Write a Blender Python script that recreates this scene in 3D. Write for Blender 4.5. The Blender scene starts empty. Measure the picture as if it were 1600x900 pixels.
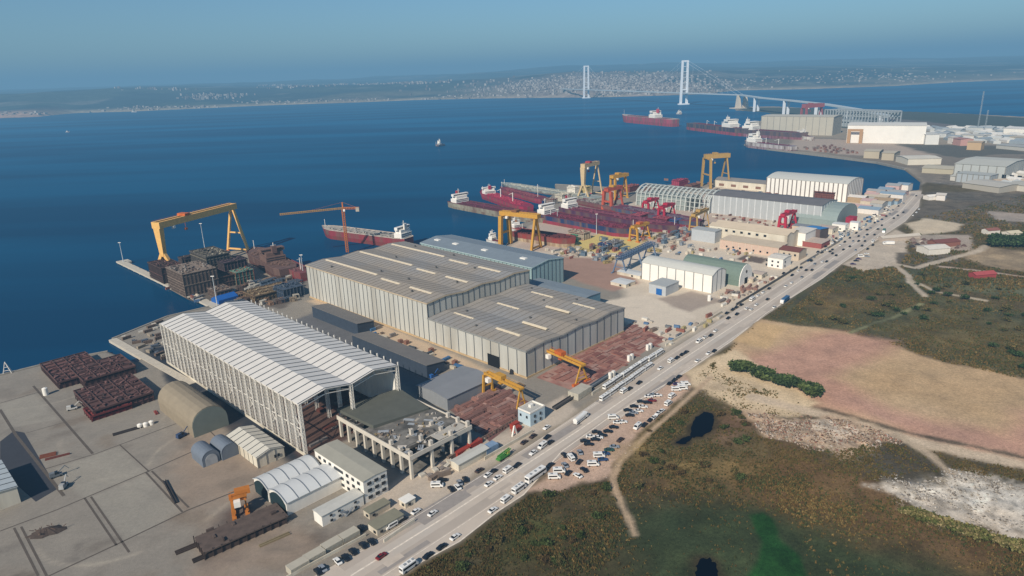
import bpy, math, random
import numpy as np
from mathutils import Matrix, Vector
random.seed(7)
rng = np.random.default_rng(5)
R_ = math.radians
scene = bpy.context.scene
COL = scene.collection
D = bpy.data

# ------------------------------------------------------------------ survey
# the site was surveyed from the photograph: camera 200 m above the quay,
# 24 mm lens; at() gives the place on a level z that a sight line meets.
F_, HC = 1067.0, 200.0
ROLL = math.atan(0.034)
PITCH = math.atan((335 * math.cos(ROLL)) / F_)
def at(px, py, z=0.0):
    x = (px - 800) / F_; y = (450 - py) / F_
    c, s = math.cos(ROLL), math.sin(ROLL)
    xl = x * c + y * s; yl = -x * s + y * c
    dx = xl; dy = math.cos(PITCH) + yl * math.sin(PITCH); dz = -math.sin(PITCH) + yl * math.cos(PITCH)
    t = (z - HC) / dz
    return (dx * t, dy * t)
UA = 45.5            # yard direction (degrees), along the road; the halls run at UA+90
RA = 49.5            # direction of the road
SEA = -2.2

# ------------------------------------------------------------------ colours / materials
def C(h):
    r = [int(h[i:i + 2], 16) / 255 for i in (0, 2, 4)]
    return tuple((c / 12.92 if c <= .04045 else ((c + .055) / 1.055) ** 2.4) for c in r)
MATS = {}
def mat(name, hexc, rough=.75, var=.18, scale=.35, metal=0., dirt=None, dscale=.08, spec=.3, bump=0., streak=False):
    if name in MATS: return MATS[name]
    m = D.materials.new(name); m.use_nodes = True
    nt = m.node_tree; N = nt.nodes; L = nt.links
    b = N['Principled BSDF']; b.inputs['Roughness'].default_value = rough
    b.inputs['Metallic'].default_value = metal
    b.inputs['Specular IOR Level'].default_value = spec
    geo = N.new('ShaderNodeNewGeometry')
    src = geo.outputs['Position']
    if streak:
        mp = N.new('ShaderNodeMapping'); mp.inputs['Scale'].default_value = (1, 1, .12)
        L.new(src, mp.inputs['Vector']); src = mp.outputs['Vector']
    n1 = N.new('ShaderNodeTexNoise'); n1.inputs['Scale'].default_value = scale; n1.inputs['Detail'].default_value = 6
    n1.inputs['Roughness'].default_value = .65
    L.new(src, n1.inputs['Vector'])
    rgb = C(hexc)
    if sum(rgb) / 3 > .3: rgb = tuple(min(.88, v * k) for v, k in zip(rgb, (1.16, 1.10, 1.02)))
    r = N.new('ShaderNodeMapRange'); r.inputs[1].default_value = .25; r.inputs[2].default_value = .75
    r.inputs[3].default_value = 1 - var; r.inputs[4].default_value = 1 + var
    L.new(n1.outputs[0], r.inputs[0])
    vm = N.new('ShaderNodeVectorMath'); vm.operation = 'SCALE'
    base = N.new('ShaderNodeRGB'); base.outputs[0].default_value = (*rgb, 1)
    col = base.outputs[0]
    if dirt:
        n2 = N.new('ShaderNodeTexNoise'); n2.inputs['Scale'].default_value = dscale; n2.inputs['Detail'].default_value = 5
        L.new(src, n2.inputs['Vector'])
        r2 = N.new('ShaderNodeMapRange'); r2.inputs[1].default_value = .42; r2.inputs[2].default_value = .68
        L.new(n2.outputs[0], r2.inputs[0])
        mx = N.new('ShaderNodeMix'); mx.data_type = 'RGBA'
        L.new(r2.outputs[0], mx.inputs[0]); L.new(col, mx.inputs[6]); mx.inputs[7].default_value = (*C(dirt), 1)
        col = mx.outputs[2]
    L.new(col, vm.inputs[0]); L.new(r.outputs[0], vm.inputs['Scale'])
    L.new(vm.outputs[0], b.inputs['Base Color'])
    if bump:
        bp = N.new('ShaderNodeBump'); bp.inputs['Strength'].default_value = bump; bp.inputs['Distance'].default_value = .3
        L.new(n1.outputs[0], bp.inputs['Height']); L.new(bp.outputs[0], b.inputs['Normal'])
    MATS[name] = m
    return m
def attr_mat(name, rough=.95, scales=((.12, .12), (.55, .32), (2.2, .28)), bump=.5, spec=.1):
    m = D.materials.new(name); m.use_nodes = True
    nt = m.node_tree; N = nt.nodes; L = nt.links
    b = N['Principled BSDF']; b.inputs['Roughness'].default_value = rough; b.inputs['Specular IOR Level'].default_value = spec
    at_ = N.new('ShaderNodeAttribute'); at_.attribute_name = 'paint'
    col = at_.outputs['Color']; geo = N.new('ShaderNodeNewGeometry'); last = None
    for sc, am in scales:
        n = N.new('ShaderNodeTexNoise'); n.inputs['Scale'].default_value = sc; n.inputs['Detail'].default_value = 8; n.inputs['Roughness'].default_value = .7
        L.new(geo.outputs['Position'], n.inputs['Vector'])
        r = N.new('ShaderNodeMapRange'); r.inputs[1].default_value = .3; r.inputs[2].default_value = .7
        r.inputs[3].default_value = 1 - am; r.inputs[4].default_value = 1 + am
        L.new(n.outputs[0], r.inputs[0])
        sb = N.new('ShaderNodeMath'); sb.operation = 'SUBTRACT'; L.new(r.outputs[0], sb.inputs[0]); sb.inputs[1].default_value = 1
        ml = N.new('ShaderNodeMath'); ml.operation = 'MULTIPLY_ADD'; L.new(sb.outputs[0], ml.inputs[0]); L.new(at_.outputs['Alpha'], ml.inputs[1]); ml.inputs[2].default_value = 1
        vm = N.new('ShaderNodeVectorMath'); vm.operation = 'SCALE'
        L.new(col, vm.inputs[0]); L.new(ml.outputs[0], vm.inputs['Scale']); col = vm.outputs[0]; last = n
    L.new(col, b.inputs['Base Color'])
    if bump:
        bp = N.new('ShaderNodeBump'); bp.inputs['Strength'].default_value = bump; bp.inputs['Distance'].default_value = .6
        L.new(last.outputs[0], bp.inputs['Height']); L.new(bp.outputs[0], b.inputs['Normal'])
    return m

# ------------------------------------------------------------------ mesh builder
class MB:
    def __init__(s): s.v = []; s.f = []; s.m = []
    def add(s, vs, fs, m=0):
        o = len(s.v); s.v += vs; s.f += [tuple(i + o for i in f) for f in fs]; s.m += [m] * len(fs); return s
    def hexa(s, p, m=0):       # 8 points: bottom 0-3 ccw, top 4-7
        return s.add(list(p), [(3, 2, 1, 0), (4, 5, 6, 7), (0, 1, 5, 4), (1, 2, 6, 5), (2, 3, 7, 6), (3, 0, 4, 7)], m)
    def box(s, x0, y0, z0, x1, y1, z1, m=0):
        return s.hexa([(x0, y0, z0), (x1, y0, z0), (x1, y1, z0), (x0, y1, z0), (x0, y0, z1), (x1, y0, z1), (x1, y1, z1), (x0, y1, z1)], m)
    def cbox(s, cx, cy, z0, lx, ly, h, a=0, m=0):
        c, n = math.cos(a), math.sin(a); P = []
        for z in (z0, z0 + h):
            for (i, j) in ((-1, -1), (1, -1), (1, 1), (-1, 1)):
                x, y = i * lx / 2, j * ly / 2; P.append((cx + x * c - y * n, cy + x * n + y * c, z))
        return s.hexa(P, m)
    def beam(s, p, q, w, h=None, m=0, w2=None):
        h = h or w; p = Vector(p); q = Vector(q); d = (q - p)
        if d.length < 1e-6: return s
        d.normalize(); up = Vector((0, 0, 1)) if abs(d.z) < .95 else Vector((1, 0, 0))
        a = d.cross(up).normalized(); b = a.cross(d).normalized(); P = []
        for e, k in ((p, 1), (q, (w2 or w) / w)):
            for i, j in ((-1, -1), (1, -1), (1, 1), (-1, 1)):
                P.append(tuple(e + a * i * w / 2 * k + b * j * h / 2 * k))
        return s.hexa(P, m)
    def cyl(s, p, q, r, n=10, m=0, r2=None):
        p = Vector(p); q = Vector(q); d = (q - p).normalized(); up = Vector((0, 0, 1)) if abs(d.z) < .9 else Vector((1, 0, 0))
        a = d.cross(up).normalized(); b = a.cross(d); r2 = r if r2 is None else r2; P = []
        for e, rr in ((p, r), (q, r2)):
            for i in range(n):
                t = 2 * math.pi * i / n; P.append(tuple(e + (a * math.cos(t) + b * math.sin(t)) * rr))
        F = [(i, (i + 1) % n, n + (i + 1) % n, n + i) for i in range(n)] + [tuple(range(n))[::-1], tuple(range(n, 2 * n))]
        return s.add(P, F, m)
    def prism(s, pts, z0, z1, m=0, mt=None):
        n = len(pts); P = [(x, y, z0) for x, y in pts] + [(x, y, z1) for x, y in pts]
        s.add(P, [(i, (i + 1) % n, n + (i + 1) % n, n + i) for i in range(n)] + [tuple(range(n))[::-1]], m)
        return s.add([(x, y, z1) for x, y in pts], [tuple(range(n))], m if mt is None else mt)
    def loft(s, secs, m=0, cap=True):
        n = len(secs[0]); P = [p for q in secs for p in q]; F = []
        for k in range(len(secs) - 1):
            for i in range(n):
                F.append((k * n + i, k * n + (i + 1) % n, (k + 1) * n + (i + 1) % n, (k + 1) * n + i))
        if cap: F += [tuple(range(n))[::-1], tuple(range((len(secs) - 1) * n, len(secs) * n))]
        return s.add(P, F, m)
    def extr(s, prof, axis, a, b, m=0, closed=True):   # profile (t,z) pushed along the axis 'x' or 'y'
        k = (lambda t, z, w: (w, t, z)) if axis == 'x' else (lambda t, z, w: (t, w, z))
        n = len(prof); P = [k(t, z, a) for t, z in prof] + [k(t, z, b) for t, z in prof]
        rngs = range(n) if closed else range(n - 1)
        F = [(i, (i + 1) % n, n + (i + 1) % n, n + i) for i in rngs]
        if closed: F += [tuple(range(n))[::-1], tuple(range(n, 2 * n))]
        return s.add(P, F, m)
    def lattice(s, p, q, w, n, t=.25, m=0, side=None):  # square truss from p to q
        p = Vector(p); q = Vector(q); d = (q - p).normalized(); up = Vector((0, 0, 1)) if abs(d.z) < .9 else Vector((1, 0, 0))
        a = d.cross(up).normalized() * w / 2; b = a.cross(d).normalized() * w / 2
        cs = [(-1, -1), (1, -1), (1, 1), (-1, 1)]
        for i, j in cs: s.beam(p + a * i + b * j, q + a * i + b * j, t, t, m)
        for k in range(n):
            e0 = p.lerp(q, k / n); e1 = p.lerp(q, (k + 1) / n)
            for c in range(4):
                i, j = cs[c]; i2, j2 = cs[(c + 1) % 4]
                s.beam(e0 + a * i + b * j, e1 + a * i2 + b * j2, t * .7, t * .7, m)
        return s
    def data(s, name, mats):
        me = D.meshes.new(name); me.from_pydata([tuple(v) for v in s.v], [], s.f)
        for m in (mats if isinstance(mats, (list, tuple)) else [mats]): me.materials.append(m)
        if len(me.materials) > 1: me.polygons.foreach_set('material_index', s.m)
        me.update(); return me
    def build(s, name, mats, parent=None, label=None, loc=None, rz=None):
        o = D.objects.new(name, s.data(name, mats)); COL.objects.link(o)
        if parent is not None: o.parent = parent
        if loc is not None: o.location = loc
        if rz is not None: o.rotation_euler = (0, 0, rz)
        if label: o['label'] = label
        return o
def tag(o, label=None, cat=None, group=None, kind=None):
    if label: o['label'] = label
    if cat: o['category'] = cat
    if group: o['group'] = group
    if kind: o['kind'] = kind
    return o
def thing(name, label, cat, loc=(0, 0, 0), rz=0, group=None):
    o = D.objects.new(name, None); COL.objects.link(o); o.location = loc; o.rotation_euler = (0, 0, rz); o.empty_display_size = 1
    return tag(o, label, cat, group)
def copy_tree(o, parent=None):
    c = o.copy(); COL.objects.link(c)
    if parent is not None: c.parent = parent
    for ch in list(o.children): copy_tree(ch, c)
    return c
def rect(A, B, Cc, z=0, yaw=UA):
    """A nearest corner, B the end of its left-going side, Cc the end of its right-going side (pixels seen at level z)."""
    a, b, c = [Vector(at(*q, z)) for q in (A, B, Cc)]
    ux = Vector((math.cos(R_(yaw)), math.sin(R_(yaw)))); uy = Vector((-ux.y, ux.x))
    return (a.x, a.y), (c - a).dot(ux), (b - a).dot(uy)
def local(root, px, py, z=0):
    x, y = at(px, py, z); return local_xy(root, x, y)
def local_xy(root, x, y):
    dx, dy = x - root.location.x, y - root.location.y; a = -root.rotation_euler.z
    return (dx * math.cos(a) - dy * math.sin(a), dx * math.sin(a) + dy * math.cos(a))
# ------------------------------------------------------------------ noise for painting
_perm = rng.random((512, 512))
def vnoise(x, y):
    xi = np.floor(x).astype(int); yi = np.floor(y).astype(int); fx = x - xi; fy = y - yi
    fx = fx * fx * (3 - 2 * fx); fy = fy * fy * (3 - 2 * fy)
    g = lambda a, b: _perm[a % 512, b % 512]
    return (g(xi, yi) * (1 - fx) + g(xi + 1, yi) * fx) * (1 - fy) + (g(xi, yi + 1) * (1 - fx) + g(xi + 1, yi + 1) * fx) * fy
def fbm(x, y, s, o=4):
    r = 0; a = .5; t = 0
    for k in range(o): r = r + a * vnoise(x / s + 17.3 * k, y / s + 5.1 * k); t += a; a *= .55; s *= .5
    return r / t - .5
def seg_dist(X, Y, a, b):
    ax, ay = a; bx, by = b; dx, dy = bx - ax, by - ay; L2 = dx * dx + dy * dy + 1e-9
    t = np.clip(((X - ax) * dx + (Y - ay) * dy) / L2, 0, 1)
    return np.hypot(X - ax - t * dx, Y - ay - t * dy), t
def sdf(X, Y, poly):     # negative inside
    d = np.full(X.shape, 1e9); ins = np.zeros(X.shape, bool); n = len(poly)
    for i in range(n):
        a, b = poly[i], poly[(i + 1) % n]
        d = np.minimum(d, seg_dist(X, Y, a, b)[0])
        c = ((a[1] > Y) != (b[1] > Y)); dy = (b[1] - a[1]) or 1e-9
        ins ^= c & (X < (b[0] - a[0]) * (Y - a[1]) / dy + a[0])
    return np.where(ins, -d, d)
# ------------------------------------------------------------------ the land
LANDPX = [(-500, 720), (-100, 606), (0, 586), (93, 563), (168, 549), (213, 566), (226, 556), (176, 529), (262, 494), (335, 477), (296, 464), (238, 432), (242, 420), (286, 406), (384, 388), (396, 396), (440, 412), (480, 424), (600, 402), (700, 394), (788, 388),
          (812, 350), (850, 338), (845, 318), (870, 300), (868, 288), (1000, 296), (1050, 289), (1120, 287), (1200, 295), (1345, 306), (1405, 300), (1438, 296),
          (1440, 283), (1415, 264), (1370, 254), (1300, 245), (1200, 233), (1164, 226), (1172, 219), (1215, 216), (1245, 208), (1185, 206), (1180, 190),
          (1215, 182), (1200, 175), (1150, 172), (1147, 167), (1210, 166), (1290, 170), (1390, 173), (1500, 177), (1620, 183), (1900, 190)]
LAND = [at(*p) for p in LANDPX] + [(5200, 2400), (3000, 300), (900, 60), (-50, 60), (-700, 120)]
def tile(x0, x1, y0, y1, s, cut=25):
    nx = int((x1 - x0) / s) + 1; ny = int((y1 - y0) / s) + 1
    X, Y = np.meshgrid(np.linspace(x0, x1, nx), np.linspace(y0, y1, ny)); return X, Y
tiles = [tile(-560, 640, 130, 700, 1.6), tile(-560, 1540, 700, 1500, 4.0), tile(640, 1540, 130, 700, 6.0), tile(-560, 3540, 1500, 4300, 14.0), tile(1540, 3540, 100, 1500, 18)]
PAINTS = []
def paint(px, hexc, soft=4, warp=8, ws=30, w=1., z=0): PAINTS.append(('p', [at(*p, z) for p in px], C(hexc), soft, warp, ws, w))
def stroke(px, width, hexc, soft=1.5, warp=1.5, ws=12, w=1.): PAINTS.append(('s', [at(*p) for p in px], C(hexc), soft, warp, ws, w, width))
PONDS = [[(1055, 693), (1068, 684), (1079, 681), (1080, 667), (1088, 652), (1100, 643), (1112, 646), (1117, 655), (1113, 668), (1108, 676), (1096, 682), (1082, 684), (1072, 694)],
         [(1087, 900), (1088, 884), (1095, 873), (1108, 872), (1118, 882), (1122, 896), (1120, 915), (1090, 915)]]
# yard floors
paint([(-500, 720), (0, 586), (176, 529), (262, 494), (478, 432), (788, 388), (812, 350), (845, 318), (868, 288), (1050, 289), (1345, 306), (1438, 296), (1420, 318), (1300, 395), (1140, 490), (900, 640), (640, 808), (480, 905), (300, 1000), (-500, 1200)], '837c72', 3, 3)
paint([(790, 392), (850, 345), (1110, 292), (1345, 306), (1438, 298), (1420, 318), (1300, 392), (1140, 488), (1040, 548), (985, 500), (970, 450), (880, 400)], 'b5a999', 6, 6)
paint([(840, 345), (1110, 300), (1200, 320), (1200, 345), (1080, 380), (900, 395), (800, 388)], 'a39488', 8, 20)
paint([(700, 430), (800, 395), (960, 405), (1000, 440), (960, 455), (880, 432)], '94786a', 5, 10)
paint([(870, 385), (940, 365), (1000, 375), (1030, 390), (960, 400)], 'b7a468', 5, 10)
paint([(965, 395), (1090, 375), (1200, 410), (1150, 450), (1000, 440)], 'b8ac9c', 4, 8)
paint([(1150, 405), (1190, 412), (1200, 404), (1165, 398)], '6f6258', 2, 2)
paint([(1010, 470), (1080, 455), (1130, 470), (1070, 490)], '92857a', 3, 6)
paint([(940, 470), (1010, 460), (1090, 495), (1040, 530), (980, 510)], 'bcb0a0', 4, 8)
paint([(462, 500), (520, 470), (700, 560), (690, 600), (650, 620), (540, 540)], '6b6968', 4, 8)
paint([(225, 545), (262, 540), (480, 700), (500, 735), (430, 712), (300, 640)], '34373d', 3, 4)  # navy shadow strip beside the white hall, painted into the ground
paint([(480, 470), (500, 466), (820, 600), (800, 612), (700, 575)], 'a8957f', 3, 5)
paint([(478, 715), (620, 652), (560, 620), (520, 600), (400, 600), (300, 560)], '5e4a42', 3, 10)
paint([(330, 640), (430, 740), (560, 850), (400, 900), (300, 900), (320, 820), (260, 740)], '8d7c6c', 12, 25, 40, .7)
paint([(320, 880), (440, 800), (400, 770), (330, 800)], '5b4c44', 8, 15, 30, .7)
paint([(240, 470), (478, 420), (478, 450), (440, 480), (335, 480)], '6a6056', 4, 12)
paint([(560, 800), (640, 730), (760, 690), (880, 620), (900, 640), (640, 812)], 'a89c8e', 3, 6)
# the verge, car park and open land right of the road
VEG = [(1438, 323), (1417, 347), (1400, 358), (1317, 413), (1287, 437), (1200, 490), (1145, 535), (1075, 582), (950, 656), (880, 706), (820, 774), (780, 800), (720, 848), (660, 880), (560, 945), (1000, 1300), (2400, 1300), (2400, 260), (1620, 240), (1480, 262), (1440, 290)]
paint(VEG, '5f5238', 1.5, 2)
paint([(1000, 760), (1100, 700), (1250, 690), (1340, 740), (1420, 800), (1600, 870), (1600, 1000), (1300, 850), (1100, 800)], '6d5437', 15, 40, 60)
paint([(950, 700), (1050, 640), (1180, 650), (1180, 700), (1000, 740)], '665738', 12, 30, 50)
paint([(1150, 640), (1180, 650), (1160, 690), (1120, 690), (1120, 650)], '7b6048', 8, 12)
paint([(880, 900), (980, 790), (1120, 760), (1250, 800), (1400, 850), (1560, 900), (1560, 1200), (700, 1200)], '3c442b', 18, 25, 50)
paint([(700, 860), (820, 790), (960, 770), (960, 900), (800, 960), (620, 960)], '473f28', 18, 30, 40, .8)
paint([(1172, 806), (1192, 802), (1206, 812), (1216, 838), (1246, 866), (1262, 905), (1300, 980), (1150, 980), (1172, 905), (1185, 850)], '24481f', 1.5, 5)
paint([(1200, 497), (1290, 425), (1390, 415), (1440, 450), (1500, 470), (1700, 500), (1700, 620), (1600, 588), (1480, 560), (1350, 520), (1240, 505)], '565339', 6, 12, 40)
paint([(1260, 450), (1400, 450), (1450, 480), (1330, 500), (1250, 480)], '64553a', 10, 25, 30, .8)
paint([(1330, 515), (1450, 480), (1600, 510), (1700, 520), (1700, 600), (1500, 560)], '615739', 10, 20, 30, .8)
paint([(1145, 535), (1190, 500), (1330, 520), (1480, 566), (1600, 590), (1900, 660), (1900, 800), (1600, 728), (1450, 690), (1280, 640), (1120, 580)], 'a88e70', 4, 6)
paint([(1230, 540), (1300, 518), (1400, 532), (1350, 570), (1310, 590), (1400, 640), (1560, 676), (1590, 640), (1640, 640), (1640, 722), (1600, 722), (1430, 680), (1280, 630), (1150, 562)], 'a5816f', 12, 10, 40, 1)
paint([(1330, 580), (1450, 560), (1600, 600), (1600, 660), (1560, 670), (1400, 620)], 'a48b6c', 10, 20, 60, .9)
paint([(1145, 533), (1185, 505), (1235, 510), (1200, 545)], 'b0946f', 4, 5)
paint([(1075, 582), (1110, 560), (1150, 545), (1200, 585), (1290, 632), (1250, 650), (1180, 650), (1110, 615)], 'baa689', 4, 8)
stroke([(1180, 622), (1300, 652), (1420, 686), (1500, 706), (1600, 727), (1750, 760)], 11, 'b2a08a', 3, 3)
stroke([(1290, 640), (1420, 676), (1600, 716)], 3.5, '6e5f4c', 2, 3)
paint([(1165, 645), (1240, 650), (1330, 655), (1410, 690), (1330, 706), (1260, 700), (1190, 680)], 'a68f78', 6, 18, 14)
paint([(1230, 662), (1290, 655), (1380, 682), (1300, 690)], 'ab9e8e', 5, 16, 10, .9)
paint([(1345, 758), (1400, 744), (1440, 752), (1480, 732), (1520, 742), (1620, 765), (1800, 800), (1800, 900), (1620, 858), (1540, 832), (1420, 795)], 'a59c90', 5, 16, 12)
paint([(1440, 770), (1500, 742), (1570, 760), (1620, 790), (1500, 800)], 'b8b0a4', 6, 14, 10)
paint([(1400, 760), (1440, 742), (1470, 772), (1430, 790)], 'b8b2a8', 5, 12, 10, .8)
paint([(1330, 715), (1400, 690), (1470, 730), (1400, 750), (1350, 742)], '524a3c', 8, 16, 20)
stroke([(1412, 686), (1450, 708), (1485, 740)], 5, 'a3927d', 2, 2)
stroke([(1085, 600), (1120, 605)], 10, 'b39f84', 3, 4)
paint([(828, 765), (880, 706), (950, 656), (1040, 595), (1072, 583), (1082, 598), (1066, 622), (1010, 668), (962, 720), (950, 742), (880, 765)], 'a8907f', 2.5, 4, 12)
stroke([(1110, 590), (1092, 606), (1050, 645), (1008, 682), (968, 722), (957, 748), (962, 768), (972, 790), (984, 815), (992, 835)], 3.4, 'a38d75', 1.6, .8)
for pp_, hx_, w_ in (([(1030, 720), (1120, 705), (1220, 722), (1180, 760), (1060, 758)], '806a40', .6), ([(965, 700), (1010, 680), (1030, 705), (985, 735)], '857044', .6), ([(1240, 740), (1330, 760), (1380, 800), (1290, 790)], '7a6340', .5), ([(780, 830), (840, 800), (870, 830), (800, 870)], '55602f', .5), ([(900, 775), (950, 760), (965, 800), (910, 820)], '7a6238', .5), ([(1260, 470), (1330, 455), (1370, 480), (1290, 490)], '77653f', .6), ([(1400, 520), (1480, 505), (1560, 530), (1470, 545)], '746440', .6)):
    paint(pp_, hx_, 10, 14, 18, w_)
for PD in PONDS: PAINTS.append(('p', [at(*p) for p in PD], C('3a3222'), 4, 5, 8, .9)) if False else PAINTS.append(('s', [at(*p) for p in PD + PD[:1]], C('3d3423'), 3, 3, 8, .85, 5))
_rs = random.Random(77)
SLABS = [(0, 700), (60, 640), (150, 700), (230, 760), (330, 800), (250, 840), (120, 800), (420, 860), (60, 880), (300, 690), (180, 880), (380, 760), (500, 820)]
for k in range(70):
    bx, by = _rs.choice(SLABS); X0, Y0 = at(bx + _rs.uniform(-60, 60), by + _rs.uniform(-35, 35)); r0 = _rs.uniform(1.5, 7); a0 = _rs.random() * 3
    pts_ = [(X0 + math.cos(a0) * r0 * 2 * math.cos(t) - math.sin(a0) * r0 * math.sin(t), Y0 + math.sin(a0) * r0 * 2 * math.cos(t) + math.cos(a0) * r0 * math.sin(t)) for t in [i * .785 for i in range(8)]]
    PAINTS.append(('p', pts_, C(_rs.choice(['5c5248', '6e6356', '6e6356', '7a6a58', '7a6a58'])), 3, 4, 6, _rs.uniform(.15, .45)))
for k in range(46):
    bx, by = _rs.choice(SLABS + [(620, 800), (800, 700), (960, 480), (1080, 500), (1120, 400), (1000, 500)]); X0, Y0 = at(bx + _rs.uniform(-50, 50), by + _rs.uniform(-20, 20)); a0 = _rs.uniform(0, 6.28); L0 = _rs.uniform(15, 60); cv = _rs.uniform(-.03, .03)
    pts_ = [(X0, Y0)]
    for i in range(8): a0 += cv * L0 / 8; pts_.append((pts_[-1][0] + math.cos(a0) * L0 / 8, pts_[-1][1] + math.sin(a0) * L0 / 8))
    PAINTS.append(('s', pts_, C(_rs.choice(['5c554c', '6a6258', 'aea494'])), 1.6, 1, 12, _rs.uniform(.2, .45), 1.6))
paint([(80, 733), (130, 778), (228, 738), (187, 697)], '8a857b', 1, .5, 10, .6); paint([(143, 776), (196, 848), (288, 799), (229, 740)], '8a857b', 1, .5, 10, .6); paint([(0, 640), (10, 670), (90, 655), (55, 615), (0, 632)], '8a857b', 1, .5, 10, .6)
# farther fields
paint([(1438, 323), (1417, 347), (1440, 340), (1530, 355), (1600, 350), (1900, 370), (1900, 300), (1600, 292), (1500, 300), (1445, 300)], '6a5f50', 8, 15, 60)
paint([(1420, 350), (1440, 340), (1510, 350), (1500, 362), (1430, 366)], 'b3a48e', 4, 8)
paint([(1540, 330), (1700, 340), (1700, 352), (1560, 344)], '8d8278', 4, 6)
paint([(1317, 413), (1400, 358), (1420, 368), (1418, 395), (1400, 415), (1350, 425)], 'a89b8b', 2, 3)
paint([(1400, 394), (1500, 396), (1500, 410), (1440, 415), (1400, 412)], '6a5f50', 2, 4)
paint([(1430, 368), (1520, 366), (1515, 392), (1425, 390)], '94877a', 3, 6)
paint([(1400, 420), (1500, 420), (1600, 440), (1700, 470), (1600, 470), (1480, 450), (1420, 440)], '5c5b42', 4, 8)
paint([(1500, 400), (1545, 385), (1620, 395), (1700, 410), (1700, 440), (1560, 420)], '8c7a62', 5, 8)
stroke([(1397, 412), (1430, 418), (1480, 405), (1530, 392), (1540, 384)], 8, 'a39685', 2, 2)
stroke([(1470, 416), (1540, 424), (1640, 438)], 6, 'a18f80', 2, 2)
stroke([(1397, 413), (1418, 430), (1422, 442), (1446, 463)], 6, 'a39685', 2, 2)
stroke([(1424, 440), (1445, 448), (1462, 456), (1540, 470)], 5, '9d907c', 2, 2)
stroke([(1330, 520), (1365, 505), (1400, 495), (1440, 475)], 3, '7d7a58', 2, 3)
stroke([(1230, 485), (1300, 425)], 3, '57523f', 3, 5, 12, .7)
# far yard
paint([(1420, 262), (1440, 285), (1600, 300), (1900, 320), (1900, 240), (1600, 225), (1440, 228), (1300, 215), (1180, 215), (1170, 225), (1300, 243)], '7b7063', 10, 25, 80)
paint([(1240, 215), (1450, 225), (1480, 240), (1400, 246), (1300, 240), (1230, 232)], '9a8b7e', 5, 20, 60)
paint([(1400, 225), (1560, 228), (1600, 240), (1500, 246), (1440, 238)], '615c51', 6, 20, 60)
paint([(1147, 167), (1400, 172), (1600, 183), (1900, 195), (1900, 215), (1500, 205), (1300, 200), (1180, 180)], '4d5148', 15, 60, 150)
paint([(1380, 183), (1500, 196), (1480, 206), (1390, 200)], '6f6660', 8, 30, 80)
SPOIL = [([(1345, 758), (1400, 744), (1480, 732), (1620, 765), (1800, 900), (1620, 858), (1540, 832), (1420, 795)], 2.4), ([(1165, 645), (1240, 650), (1330, 655), (1410, 690), (1330, 706), (1190, 680)], 2.6)]
verts = []; faces = []; cols = []
GX = GY = None
gm = attr_mat('soil and pavement', bump=.4)
off = 0
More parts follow.
